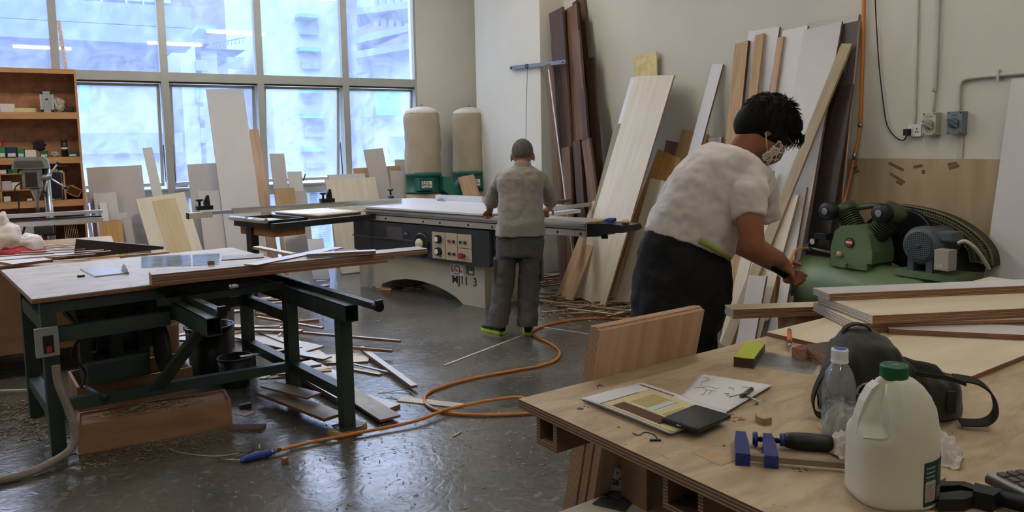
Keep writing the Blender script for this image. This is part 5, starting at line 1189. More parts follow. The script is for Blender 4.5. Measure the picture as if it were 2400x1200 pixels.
def hand(b, wrist, d, pn, size=1, curl=1.0, thumb=None, side=1):
    """adds palm, four fingers and a thumb; d = direction of the hand, pn = back-of-hand normal"""
    d = Vector(d).normalized(); pn = Vector(pn); pn = (pn-d*pn.dot(d)).normalized(); sd = d.cross(pn)*side
    k = size; pc = wrist+d*.05*k
    b.ball(pc,.036*k,(1,1,1),2,Matrix(((d.x*1.25,sd.x*1.05,pn.x*.45,0),(d.y*1.25,sd.y*1.05,pn.y*.45,0),(d.z*1.25,sd.z*1.05,pn.z*.45,0),(0,0,0,1))))
    b.cap(wrist-d*.02*k,.026*k,wrist+d*.03*k,.027*k)
    for i,(o,L) in enumerate(((-.03,.072),(-.010,.082),(.011,.076),(.03,.06))):
        p = wrist+d*.085*k+sd*o*k; a = .35*curl+.06*i; dir_ = d; L*=k
        for j,(f,r) in enumerate(((.42,.0092),(.32,.0085),(.26,.0078))):
            dir_ = (d*math.cos(a)-pn*math.sin(a)).normalized(); q = p+dir_*L*f; b.cap(p,r*k,q,r*.93*k,2); p = q; a += .75*curl
    tb = wrist+d*.025*k-sd*.028*k-pn*.005; t1 = tb+(d*.6-sd*.65-pn*.35*curl).normalized()*.04*k; t2 = t1+(d*.9-sd*.1-pn*.6*curl).normalized()*.032*k
    b.cap(tb,.014*k,t1,.0115*k,2); b.cap(t1,.0115*k,t2,.0095*k,2)

# --- the older man at the panel saw, seen from behind
D1 = 6.22
A = lambda x,y,d=0: at(x,y,D1+d)
px1 = D1/FPX
man = empty('person',Vector((3.0,5.4,0)),label='person seen from behind in grey shirt and grey cargo trousers at the panel saw',cat='person')
bpy.context.view_layer.update()
def un(o):
    return o
man_i = Matrix.Translation((-3.0,-5.4,0))
def addp(o, par):   # keep world coordinates for a mesh authored in world space
    o.parent = par; o.matrix_parent_inverse = par.matrix_world.inverted() if par.matrix_world != Matrix.Identity(4) else Matrix.Identity(4); return o
b = BL(); hc = A(1224.5,359,.14)
b.ball(hc,.1,(.88,.98,1.12),3,Matrix(((rgt.x,fwd.x,0,0),(rgt.y,fwd.y,0,0),(0,0,1,0),(0,0,0,1))))
b.ball(hc+fwd*.035-UPV*.055,.07,(1,1,1)); b.ball(hc+fwd*.1-UPV*.03,.016,(1,1.2,1.5)); b.ball(hc+fwd*.075-UPV*.085,.03)
for s in (-1,1):
    b.ball(hc+rgt*s*.095-UPV*.035,.034,(1,1,1),2,Matrix(((rgt.x*.3,fwd.x*.7,0,0),(rgt.y*.3,fwd.y*.7,0,0),(0,0,1.15,0),(0,0,0,1))))
    b.ball(hc+fwd*.088+rgt*s*.032+UPV*.002,.012)
b.cap(A(1223,395,.06),.062,hc-UPV*.07,.056)
b.loft([(A(1222,402,.05),rgt*.15,fwd*.06),(A(1220,440,.03),rgt*.155,fwd*.085),(A(1220,490,0),rgt*.14,fwd*.085),(A(1219,540,0),rgt*.15,fwd*.09)],20)
hL = fl(1146,505,.99); hL.z = .965; hR = at(1276,494,D1+.55)
sL,eL = A(1172,428,.09),A(1149,477,.30); sR,eR = A(1272,428,.09),A(1297,472,.28)
wL = at(1148,492,6.72); wR = at(1286,487,D1+.48)
b.chain([A(1200,425,.05),sL,eL,wL],[.03,.036,.040,.03]); b.chain([A(1240,425,.05),sR,eR,wR],[.03,.036,.040,.03])
hand(b,wL,(at(1143,503,6.85)-wL),UPV,1,1.5,side=1); hand(b,wR,(hR-wR)+fwd*.05-UPV*.02,UPV,1,1.2,side=-1)
fL,fR = fl(1160,782),fl(1238,780)
b.chain([A(1200,550),A(1182,650,.02),Vector((fL.x,fL.y+.02,.1))],[.08,.06,.04]); b.chain([A(1240,550),A(1240,655,.02),Vector((fR.x,fR.y+.02,.1))],[.08,.06,.04])
body = addp(b.blob('body',SKIN,None,.0065,5),man)
b = BL(); b.ball(hc+UPV*.016-fwd*.006,.104,(.89,.97,1.04),3,Matrix(((rgt.x,fwd.x,0,0),(rgt.y,fwd.y,0,0),(0,0,1,0),(0,0,0,1))))
hairG = mat('grey_cropped_hair','5B554E',.9,var=.5,vs=120)
mb = b
lowz = hc.z-.045
for f in list(mb.b.verts):
    q = f.co-hc
    if q.dot(fwd) > .03+.0*q.z and q.z < .045 or f.co.z < lowz-.0: f.co = hc+q*.84
addp(mb.blob('hair',hairG,None,.007,2),man)
# shirt
SH1 = mat('grey_polo_cloth','8A8278',.9,var=.06,vs=4,bump=.12,bs=18,stretch=(1,1,.5),sheen=.2)
b = BL()
W_ = lambda px: px*px1
b.loft([(A(1224,388,.07),rgt*.075,fwd*.07),(A(1223,394,.06),rgt*.10,fwd*.085),(A(1221,403,.05),rgt*W_(50),fwd*.11),(A(1220,418,.04),rgt*W_(57),fwd*.125),(A(1220,450,.03),rgt*W_(53),fwd*.13),(A(1221,490,0),rgt*W_(53),fwd*.13),(A(1221,520,-.02),rgt*W_(55),fwd*.135),(A(1219,552,-.02),rgt*W_(58),fwd*.14)],32)
b.cap(A(1176,420,.08),.062,A(1160,445,.14),.060,2); b.cyl(A(1165,432,.10),A(1152,478,.24),.062,.064,24); b.cap(A(1268,420,.08),.062,A(1282,445,.14),.060,2); b.cyl(A(1278,432,.1),A(1291,474,.24),.062,.064,24)
sh = addp(b.blob('shirt',SH1,None,.008,2,disp=.03,dscale=.09),man)
col = BL(); col.loft([(A(1224,391,.07),rgt*.078,fwd*.075),(A(1224.5,379,.08),rgt*.068,fwd*.068)],24)
o = col.blob('collar',SH1,None,.007,2); o.parent = sh
# trousers
TR1 = mat('grey_trouser_cloth','4C4947',.9,var=.07,vs=5,bump=.12,bs=16,stretch=(1,1,.4))
b = BL()
b.loft([(A(1220,528,0),rgt*W_(50),fwd*.12),(A(1219,560,0),rgt*W_(56),fwd*.135),(A(1217,600,0),rgt*W_(55),fwd*.13)],30)
def leg(pts, rs, sy=1.0):
    b.loft([(p,rgt*r,fwd*r*sy) for p,r in zip(pts,rs)],22,2)
leg([A(1190,575),A(1184,625,.02),A(1178,680,.03),A(1172,725,.0),A(1164,762,-.02)],[W_(27),W_(26),W_(25),W_(25),W_(27)],1.15)
leg([A(1246,575),A(1243,625,.02),A(1239,680,.03),A(1237,725,.0),A(1236,762,-.02)],[W_(29),W_(28),W_(26),W_(24),W_(25)],1.15)
tr = addp(b.blob('trousers',TR1,None,.008,3,disp=.03,dscale=.08),man)
for px,s in ((1160,-1),(1270,1)):
    c = A(px,630,.02); o = BL().box((-.012,-.07,-.09),(.012,.07,.09),bev=.008).build('cargo_pocket',TR1); o.matrix_world = Matrix.Translation(c) @ Matrix.Rotation(math.atan2(fwd.y,fwd.x)-math.pi/2,4,'Z'); o.parent = tr
SHN = mat('navy_mesh_shoe','1B2230',.7,var=.2,vs=60); LIME = mat('lime_sole','A9C92F',.5,var=.02); LAC = mat('lace_grey','5A6A78',.7,var=0)
for hx,tx in (((1168,770),(1138,788)),((1236,768),(1238,790))):
    he = fl(*hx); he.z=0; dvec = (fwd*.6+rgt*(-.62 if hx[0]<1200 else .12)).normalized() if False else None
for (cx_,cy_,ang_) in ((1158,779,-.75),(1238,779,.05)):
    c = fl(cx_,cy_); d = (fwd*math.cos(ang_)+rgt*math.sin(ang_)).normalized(); f_ = foot(None,c-d*.12,c+d*.14,SHN,LIME,LAC); addp(f_,man)

# --- the younger man bending over at the bench, seen from his right side
D2 = 3.2
B_ = lambda x,y,d=0: at(x,y,D2+d)
m2 = empty('person',Vector((2.15,2.45,0)),label='person bending forward in white T-shirt and black trousers with printed face mask',cat='person')
bpy.context.view_layer.update()
iu = Uc; ir = Rc; idp = Fw     # image-up, image-right, away
def dirv(x,y,z=0): return (ir*x+iu*y+idp*z).normalized()
p2 = D2/FPX
fd = dirv(.70,-.68,.12); ud = dirv(.68,.72,.05); ud = (ud-fd*ud.dot(fd)).normalized(); sd_ = fd.cross(ud)   # face, crown, side
if sd_.dot(idp) > 0: sd_ = -sd_     # towards the camera side
HM = Matrix(((fd.x,sd_.x,ud.x,0),(fd.y,sd_.y,ud.y,0),(fd.z,sd_.z,ud.z,0),(0,0,0,1)))
hc = B_(1796,300,.0)
hp = lambda f,s,u: hc+fd*f+sd_*s+ud*u
b = BL()
b.ball(hc,.1,(1.0,.80,1.08),3,HM)
b.ball(hp(.035,0,-.06),.078,(1,.85,1),3,HM); b.ball(hp(.07,0,-.098),.034,(1,1.2,.8),2,HM)
b.cap(hp(.10,0,.005),.010,hp(.118,0,-.028),.015); b.ball(hp(.098,0,-.062),.02,(1,1.4,.6),2,HM)
for s in (-1,1):
    b.ball(hp(.088,s*.032,.012),.014,(1,1.2,.8),2,HM); b.ball(hp(.09,s*.03,.035),.014,(1,2,.5),2,HM)
    b.ball(hp(-.005,s*.078,-.02),.033,(.7,.28,1.05),3,HM); b.ball(hp(.012,s*.083,-.025),.014,(.6,.4,1),2,HM)
nk0 = B_(1728,368,0); nk1 = hp(-.02,0,-.07)
b.chain([B_(1720,385,0),nk0,nk1],[.085,.066,.06])
# inner torso
b.loft([(B_(1735,385),dirv(.64,-.77)*.07,idp*.13),(B_(1690,435),dirv(.75,-.66)*.11,idp*.14),(B_(1640,520),dirv(.88,-.48)*.13,idp*.12),(B_(1600,600),dirv(.95,-.3)*.13,idp*.13)],20)
SHn = B_(1757,438,-.16); ELn = B_(1765,578,-.20); WRn = B_(1826,606,-.06); 
b.chain([B_(1735,410,-.1),SHn,B_(1757,520,-.2),ELn],[.07,.062,.054,.046]); b.chain([ELn,B_(1790,595,-.15),WRn],[.047,.046,.031])
SHf = B_(1785,440,.2); ELf = B_(1728,572,.22); WRf = B_(1822,625,.07)
b.chain([B_(1745,410,.1),SHf,ELf],[.07,.058,.045]); b.chain([ELf,WRf],[.045,.03])
hand(b,WRn,dirv(.62,-.55,.2),dirv(.5,.6,-.6),1.0,1.25,side=1)
hand(b,WRf,dirv(.8,-.45,-.1),dirv(.1,.1,.9),.95,1.1,side=-1)
# legs down to the floor
hipc = B_(1600,655); ftn = Vector((hipc.x+.02,hipc.y-.10,0)); 
hx = rgt*.0
kn = lambda s: hipc+idp*s*.1
for s in (-1,1):
    h0 = hipc+Vector((fwd.x,fwd.y,0))*s*.085-rgt*.02; fz = h0.copy(); fz.z = .10; kz = (h0+fz)/2; kz += rgt*.03
    b.chain([h0,kz,fz],[.065,.05,.038])
addp(b.blob('body',SKIN2,None,.0065,5),m2)
# hair
HAIR = mat('black_hair','070606',.7,var=.2,vs=90,spec=.25)
b = BL()
b.ball(hp(-.012,0,.028),.118,(1.06,.88,1.0),3,HM); b.ball(hp(.045,0,.085),.07,(1.1,1.05,.7),3,HM); b.ball(hp(-.06,0,-.02),.085,(.9,.9,1.1),3,HM); b.ball(hp(.095,0,.06),.035,(.8,1.8,.9),2,HM)
for s in (-1,1): b.ball(hp(.035,s*.07,.03),.035,(1.1,.5,1),2,HM); b.ball(hp(.05,s*.074,-.005),.016,(1,.5,1.6),2,HM)
hr = addp(b.blob('hair',HAIR,None,.007,3),m2)
rnd = random.Random(8); mb = MB()
for k in range(1700):
    v_ = Vector((rnd.gauss(0,1),rnd.gauss(0,1),rnd.gauss(0,1))).normalized()
    if v_.z < -.05 and v_.x > -.25 or v_.z < -.45: continue
    p = hp(-.012+v_.x*.121,v_.y*.101,.028+v_.z*.115); n_ = (p-hc).normalized()
    tg = (fd*rnd.uniform(-.2,1)-ud*rnd.uniform(.1,.9)+sd_*rnd.uniform(-.6,.6)); tg = (tg-n_*tg.dot(n_)).normalized(); up_ = rnd.uniform(.2,1)*(1.3 if v_.z > .4 and v_.x > -.2 else .45)
    q1 = p+n_*.010*up_+tg*.010; q2 = q1+n_*.008*up_+tg*.016
    mb.tube([hc+(p-hc)*.93,p,q1,q2],.0013,4,rr=[.0022,.002,.0015,.0005])
for k in range(46):
    s_ = rnd.uniform(-.075,.075); p = hp(.112+rnd.uniform(-.01,.012),s_,.07); mb.tube([p,hp(.135,s_*1.1,.045),hp(.132+rnd.uniform(-.008,.01),s_*1.15,.015+rnd.uniform(-.01,.012))],.0013,4,rr=[.003,.002,.0006])
o = mb.build('hair_strands',HAIR); o.parent = hr; o.parent = hr
# mask, ear loops, glasses
MASK = bpy.data.materials.new('printed_mask'); MASK.use_nodes = True; q = MASK.node_tree; bb = q.nodes['Principled BSDF']; bb.inputs['Roughness'].default_value = .9
tcn = N(q,'ShaderNodeTexCoord'); vo = N(q,'ShaderNodeTexVoronoi', feature='DISTANCE_TO_EDGE'); vo.inputs['Scale'].default_value = 42; L_(q,tcn.outputs['Object'],vo.inputs['Vector'])
rp = N(q,'ShaderNodeValToRGB'); L_(q,vo.outputs['Distance'],rp.inputs[0]); rp.color_ramp.interpolation = 'CONSTANT'; rp.color_ramp.elements[0].color = lin('C9C0B8'); rp.color_ramp.elements[1].position = .09; rp.color_ramp.elements[1].color = (0,0,0,1)
vc = N(q,'ShaderNodeTexVoronoi'); vc.inputs['Scale'].default_value = 42; L_(q,tcn.outputs['Object'],vc.inputs['Vector']); sx = N(q,'ShaderNodeSeparateColor'); L_(q,vc.outputs['Color'],sx.inputs[0])
r2 = N(q,'ShaderNodeValToRGB'); L_(q,sx.outputs[0],r2.inputs[0]); r2.color_ramp.interpolation = 'CONSTANT'; r2.color_ramp.elements[0].color = lin('4E4843'); r2.color_ramp.elements[1].position = .45; r2.color_ramp.elements[1].color = lin('6E3230')
a_ = r2.color_ramp.elements.new(.7); a_.color = lin('A9A096')
mx = N(q,'ShaderNodeMixRGB'); gt = N(q,'ShaderNodeMath', operation='GREATER_THAN'); L_(q,vo.outputs['Distance'],gt.inputs[0]); gt.inputs[1].default_value = .09; L_(q,gt.outputs[0],mx.inputs[0]); mx.inputs[1].default_value = lin('C9C0B8'); L_(q,r2.outputs[0],mx.inputs[2]); L_(q,mx.outputs[0],bb.inputs['Base Color'])
def mk(u,v):
    a_ = (u-.5)*2.3; z = -.02-.105*v; r_ = .098+.030*math.exp(-((a_)/.5)**2)*(1-.5*abs(v-.35)*2)-.03*max(0,v-.6)
    return hp(.012+r_*math.cos(a_)*1.0,r_*math.sin(a_)*.83,z)
o = MB().grid(mk,24,14).build('face_mask',MASK,fix=False); sm_ = o.modifiers.new('t','SOLIDIFY'); sm_.thickness = .003; o.location=(0,0,0); addp(o,m2)
for v_,e_ in ((.05,(.018,.088,.005)),(.75,(-.012,.086,-.05))):
    for s in (-1,1):
        p0 = mk(.5+s*.44*(1 if sd_.dot(hp(0,1,0)-hc)>0 else 1),v_); MB().tube([p0,hp(e_[0],s*e_[1],e_[2])],.0017,5).build('ear_loop',WHITE,).parent = o
g = MB()
for s in (-1,1):
    cc_ = [hp(.122,s*.032+.026*math.cos(t),.006+.019*math.sin(t)) for t in [k*.4488 for k in range(15)]]; g.tube(cc_,.0016,5); g.tube([hp(.12,s*.058,.01),hp(.03,s*.084,.012),hp(.0,s*.085,.0)],.0015,5)
g.tube([hp(.122,-.008,.008),hp(.125,0,.011),hp(.122,.008,.008)],.0015,5)
addp(g.build('glasses',mat('thin_frame','B9A9A0',.3,metal=.7,var=0)),m2)
# t-shirt
SH2 = mat('white_tshirt_cloth','C9C1BC',.9,var=.05,vs=5,bump=.15,bs=12,sheen=.2)
b = BL()
def rg(x0,y0_,x1,y1_,dd,dc=0):
    a_ = B_(x0,y0_,dc); c_ = B_(x1,y1_,dc); return ((a_+c_)/2,(c_-a_)/2,idp*dd)
b.loft([rg(1512,541,1712,612,.165),rg(1522,505,1722,565,.17),rg(1545,455,1742,520,.18),rg(1578,400,1768,480,.19),rg(1618,358,1790,445,.195),rg(1660,338,1800,420,.18),rg(1700,340,1790,400,.13),rg(1715,347,1775,392,.085)],36,2.2)
b.cap(B_(1748,425,-.12),.088,B_(1756,455,-.17),.078,2); b.cyl(B_(1752,440,-.16),B_(1757,512,-.20),.078,.068,26)
b.cap(B_(1775,425,.12),.085,B_(1790,455,.17),.074,2); b.cyl(B_(1785,435,.16),B_(1800,515,.22),.075,.062,26)
ts = addp(b.blob('t_shirt',SH2,None,.0085,3,disp=.034,dscale=.085),m2)
b = BL(); pts_ = [B_(1697,352,-.1),B_(1712,340,0),B_(1700,345,.1)]
# waistband strip, trousers
LB = mat('lime_band','8E9A3C',.8,var=0)
mb = MB(); mb.tube([B_(1640,563,-.168),B_(1665,576,-.172),B_(1690,592,-.165),B_(1709,606,-.12)],.011,8); addp(mb.build('waist_band',LB),m2)
TR2 = mat('black_trouser_cloth','050507',.85,var=.15,vs=4,bump=.1,bs=12)
b = BL()
b.loft([rg(1514,536,1710,604,.155),rg(1498,590,1714,640,.165),rg(1484,650,1712,680,.175),rg(1478,710,1702,730,.18),rg(1478,760,1690,770,.17)],34,2.2)
for s in (-1,1):
    h0 = B_(1586,720)+Vector((fwd.x,fwd.y,0))*s*.085; z0 = h0.z
    b.loft([(h0,rgt*.15,fwd*.10),(Vector((h0.x+rgt.x*.02,h0.y+rgt.y*.02,z0-.2)),rgt*.135,fwd*.10),(Vector((h0.x+rgt.x*.02,h0.y+rgt.y*.02,.45)),rgt*.105,fwd*.095),(Vector((h0.x,h0.y,.10)),rgt*.09,fwd*.085)],24,2.1)
addp(b.blob('trousers',TR2,None,.009,3,disp=.03,dscale=.1),m2)
for s in (-1,1):
    h0 = B_(1586,720)+Vector((fwd.x,fwd.y,0))*s*.09; c = Vector((h0.x,h0.y,0)); f_ = foot(None,c-rgt*.08,c+rgt*.19,BLACKP,mat('sole_grey','77736C',.7,var=0),LAC); addp(f_,m2)
# black air gun in the hands with its hose
gc = B_(1832,640,.0)
t = empty('air_gun',gc,label='black air gun held in the hands of the bending person',cat='tool')
bpy.context.view_layer.update()
o = BL().cap(B_(1812,628,.0),.014,B_(1846,648,.02),.016).cap(B_(1846,648,.02),.012,B_(1852,622,.03),.009).blob('gun_body',BLACKP,None,.005,2); addp(o,t)
o = MB().cyl(B_(1812,628),B_(1800,616,-.02),.005).build('nozzle',STEEL); addp(o,t)
# ---------------------------------------------------------------- orange hoses
r_h = .0085
def hose(pts, label, r=.009): return tag(MB().tube(smooth_path(pts,8),r,10).build('air_hose',ORH),label,'hose')
hose([B_(1852,622,.03),B_(1856,604,.1),B_(1862,590,.5),at(1872,583,4.3),at(1888,581,5.0)],'orange hose from the held air gun to the compressor valves',.008)
g0 = fl(1690,756); 
hose([B_(1824,652,.02),B_(1821,680,.12),B_(1817,705,.3),at(1808,740,3.9),fl(1790,752,.03),fl(1770,750,.011),fl(1740,757,.011),fl(1690,759,.011),fl(1600,762,.011),fl(1470,748,.011),fl(1400,746,.011),fl(1350,749,.011),fl(1300,757,.011),fl(1262,768,.011),fl(1245,780,.011),fl(1262,792,.011),fl(1292,806,.011),fl(1312,825,.011),fl(1300,845,.011),fl(1262,858,.011),fl(1200,869,.011),fl(1120,884,.011),fl(1050,902,.011),fl(1006,920,.011),fl(995,936,.011),fl(1005,952,.011),fl(1040,966,.011),fl(1100,972,.011),fl(1180,972,.011),fl(1258,967,.011),fl(1330,955,.011),fl(1380,930,.011),fl(1360,905,.011)],'long orange hose winding over the floor from the bending person',.0095)
hose([fl(1380,925,.03),fl(1330,938,.03),fl(1255,944,.03),fl(1217,931,.034),fl(1150,938,.034),fl(1090,950,.032),fl(1040,962,.03),fl(980,985,.025),fl(900,1003,.02),fl(830,1016,.02),fl(760,1030,.017),fl(700,1043,.016),fl(658,1054,.02)],'orange hose running across the floor to the blue air gun',.0095)
a0 = fl(655,1054,.02); a1 = fl(630,1062,.022); a2 = fl(565,1078,.02)
t = empty('air_gun',a2,label='blue air blow gun lying on the floor at the end of the orange hose',cat='tool'); bpy.context.view_layer.update()
BLU = mat('gun_blue','1F3C8C',.4,var=.03)
addp(MB().cyl(a0,a1,.011).cyl((a0+a1)/2,a1,.016,n=6).build('coupling',STEEL),t)
addp(BL().cap(a1,.020,fl(598,1068,.022),.022).cap(fl(598,1068,.022),.022,fl(572,1076,.02),.017).cap(fl(585,1070,.024),.014,fl(566,1080,.02),.012).blob('gun_body',BLU,None,.004,2),t)
addp(MB().tube([fl(566,1078,.02),fl(535,1077,.018),fl(510,1075,.015)],.004,6).build('nozzle',STEEL),t)
addp(MB().tube(smooth_path([fl(580,1064,.03),fl(590,1058,.045),fl(596,1050,.05),fl(594,1046,.055)]),.004,6).build('trigger',BLACKP),t)
c = fl(668,1086); tag(MB().box((-.013,-.013,0),(.013,.013,.03)).build('wood_block',EDGEB,M=rotz(.3,(c.x,c.y,0))),'small square wood block standing on the floor by the blue air gun','block')
c = fl(608,1048); tag(MB().box((-.004,-.03,0),(.004,.03,.006)).build('wood_strip',mat('pale_green_strip','A9AE90',.7,var=0),M=rotz(-.2,(c.x,c.y,0))),'pale strip on the floor just behind the blue air gun','strip')
for (x,y,l_,a_) in ((728,1012,.03,.2),(732,1014,.03,.1)): 
    c = fl(x,y); tag(MB().cyl((0,0,.003),(l_,0,.003),.0022,n=6).cyl((-.001,0,.003),(.001,0,.003),.005,n=8).build('screw',STEEL,M=rotz(a_,(c.x,c.y,0))),'small screw lying on the floor near the nearest table saw leg','screw','two screws on the floor')
heap('floor_shavings',fl(80,980),.55,.5,.012,1500,'fine yellowish shavings over the floor at the left of the table saw',0,31,mat('shavings_floor','8E8066',.95,var=.3,vs=60),big=1.2)
heap('floor_dust',fl(400,1045),.5,.16,.008,600,'fine shavings on the floor in front of the long wooden box',0,32,mat('shavings_floor2','7C6D54',.95,var=.3,vs=60))
heap('floor_chips',fl(1000,1060),1.3,.8,.004,500,'tiny chips and specks spread over the open floor',0,33,mat('chips_mix','8B8270',.95,var=.5,vs=90),big=.8)
heap('wall_shavings',fl(1400,712),.9,.7,.02,1500,'pale shavings around the offcuts before the cream sheets',0,34,SAWD,big=1.4)
heap('bench_side_shavings',fl(1800,752),.45,.35,.03,900,'curled pale shavings on the floor behind the workbench',0,35,mat('shaving_pale','BCAE8E',.95,var=.2,vs=60),big=1.6)
# ---------------------------------------------------------------- workbench in front
ZB = .93
KB = fl(1215,935,ZB); K2 = fl(1690,815,ZB); bexv = (K2-KB).normalized(); bey = Vector((-bexv.y,bexv.x,0))
BMt = basis(bexv,bey,Vector((0,0,1)),(KB.x,KB.y,0)); BI = BMt.inverted()
bw = lambda x,y,z=ZB: BMt @ Vector((x,y,z))
bl = lambda px,py,z=ZB: BI @ fl(px,py,z)
BTOP = bpy.data.materials.new('worn_bench_ply'); BTOP.use_nodes = True; q = BTOP.node_tree; bb = q.nodes['Principled BSDF']
tcn = N(q,'ShaderNodeTexCoord'); mp = N(q,'ShaderNodeMapping'); mp.inputs['Scale'].default_value = (3,9,1); L_(q,tcn.outputs['Object'],mp.inputs[0])
n1 = N(q,'ShaderNodeTexNoise'); n1.inputs['Scale'].default_value = 1.8; n1.inputs['Detail'].default_value = 8; n1.inputs['Distortion'].default_value = 1.2; L_(q,mp.outputs[0],n1.inputs['Vector'])
r1 = N(q,'ShaderNodeValToRGB'); L_(q,n1.outputs['Fac'],r1.inputs[0]); r1.color_ramp.elements[0].position = .3; r1.color_ramp.elements[0].color = lin('9C866A'); r1.color_ramp.elements[1].position = .7; r1.color_ramp.elements[1].color = lin('BDA88A')
n2 = N(q,'ShaderNodeTexNoise'); n2.inputs['Scale'].default_value = 26; n2.inputs['Detail'].default_value = 5; n2.inputs['Distortion'].default_value = 3; L_(q,tcn.outputs['Object'],n2.inputs['Vector'])
r2 = N(q,'ShaderNodeValToRGB'); L_(q,n2.outputs['Fac'],r2.inputs[0]); r2.color_ramp.elements[0].position = .66; r2.color_ramp.elements[0].color = (1,1,1,1); r2.color_ramp.elements[1].position = .72; r2.color_ramp.elements[1].color = (.5,.42,.36,1)
mx = N(q,'ShaderNodeMixRGB', blend_type='MULTIPLY'); mx.inputs[0].default_value = 1; L_(q,r1.outputs[0],mx.inputs[1]); L_(q,r2.outputs[0],mx.inputs[2]); L_(q,mx.outputs[0],bb.inputs['Base Color'])
bb.inputs['Roughness'].default_value = .5
BEDGE = plyedge('bench_edge','A07E60','5C4332',.0075,.55)
t = empty('workbench',M=BMt,label='large worn plywood workbench in the foreground, with hollow plywood beams under its top',cat='workbench')
def wb_(name,a,b,m,p=None): return MB().box(a,b).build(name,m,p or t)
X1, YN = 2.7, -1.30
mb = MB(); mb.box((0,YN,ZB-.024),(X1,0,ZB)); mb.b.normal_update()
for f in mb.b.faces: f.material_index = 0 if abs(f.normal.z)>.9 else 1
mb.build('bench_top',[BTOP,BEDGE],t)
BD = wood('bench_ply_side','8A6A4E','725640',.6,st=(3,3,3))
def beam(x0,y0,y1,h,x1=X1-.05,th=.014):
    z1 = ZB-.0245; z0 = z1-h
    for a,b in (((x0,y0,z0),(x1,y0+th,z1)),((x0,y1-th,z0),(x1,y1,z1))):
        o = wb_('beam_side',a,b,[BD,BEDGE]); 
        for f in o.data.polygons: f.material_index = 1 if abs(f.normal.x)>.9 else 0
    wb_('beam_web',(x0,y0+th,z0),(x1,y1-th,z0+th),BEDGE); wb_('beam_web',(x0,y0+th,z1-.010),(x1,y1-th,z1),BEDGE); wb_('beam_core',(x0+.12,y0+th,z0+th),(x0+.13,y1-th,z1-.01),BD)
a1,b1 = bl(1257,962,ZB-.024),bl(1318,980,ZB-.024); a2,b2 = bl(1577,1076,ZB-.024),bl(1688,1112,ZB-.024)
beam(a1.x+.0,b1.y,a1.y,.085); beam(a2.x-.03,b2.y,a2.y,.098); beam(.13,-1.2,-1.1,.098)
# end panels, divider and lower shelf
ZS = .60
s1,s2 = bl(1265,1190,ZS),bl(1480,1122,ZS)
wb_('lower_shelf',(s1.x,-1.25,ZS-.018),(X1-.1,-.02,ZS),[BIRCH]); 
for x in (.30,1.5,2.5):
    wb_('leg_panel',(x,-.16,0),(x+.022,-.06,ZB-.11),BD); wb_('leg_panel',(x,-1.2,0),(x+.022,-1.1,ZB-.125),BD)
wb_('divider',(.30,-.9,ZS+.001),(.318,-.13,ZB-.125) ,BD) if False else None
dv = bl(1428,1110,ZS); wb_('divider',(.36,-.34,ZS+.001),(X1-.3,-.325,ZB-.125),[BD])
wb_('back_panel',(.5,-.9,ZS+.001),(.515,-.345,ZB-.13),BD)
wb_('floor_rail',(.3,-.12,.05),(2.5,-.10,.15),BD)
ip_ = [bl(x,y,ZB) for x,y in ((1622,1062),(1690,1093),(1727,1078),(1640,1050))]
MB().prism([Vector((p.x,p.y,ZB+.0002)) for p in ip_],(0,0,.0006)).build('inlay_patch',wood('inlay','B69C7A','A68A66',.5,st=(4,12,1)),t)
mb = MB()
for (x,y,r_) in ((1360,958,.009),(1378,956,.003),(1368,938,.004),(1450,1001,.004),(1697,1045,.004),(1370,953,.003),(2180,1193,.005)):
    c = bl(x,y); mb.lathe([(.0001,0),(r_,0),(r_*.8,.0006),(.0001,.0006)],(c.x,c.y,ZB+.0001),12,sm=False)
o = mb.build('stain_spots',mat('stain_brown','4C2B1C',.6,var=0),t); o['kind']='stuff'
# boards leaning on the far side of the bench
GL = 'sheets leaning on the far long side of the workbench'
BXE = mat('leaning_end','A98B72',.6,var=.05)

def lean_b(x0, w, ht, k, lab, grp=None, mf=PINK, th=.0135):
    a_ = R(12.6); B3 = BMt.to_3x3(); X = B3 @ Vector((0,-math.sin(a_),math.cos(a_))); Y = B3 @ Vector((1,0,0)); Z = X.cross(Y)
    o = BMt @ Vector((x0+w/2,.208+k*th/math.cos(a_),.004)); return board('plywood_sheet',ht/math.cos(a_),w,th,mf,EDGE,basis(X,Y,Z,o),lab,'sheet',grp)
lean_b(.252,.42,1.075,2,'pinkish plywood sheet leaning on the far edge of the workbench, outermost of the tall three')
lean_b(.252,.42,1.077,1,'pinkish plywood sheet leaning on the far edge of the workbench, middle of the tall three')
lean_b(.252,.42,1.07,0,'pinkish plywood sheet leaning on the far edge of the workbench, broad face toward the bench')
for k in range(5): lean_b(.245+.004*(k%2),.35,.80-.004*k,-1-k*1.25,'shorter plywood sheet standing in the pack under the corner of the workbench',GL)
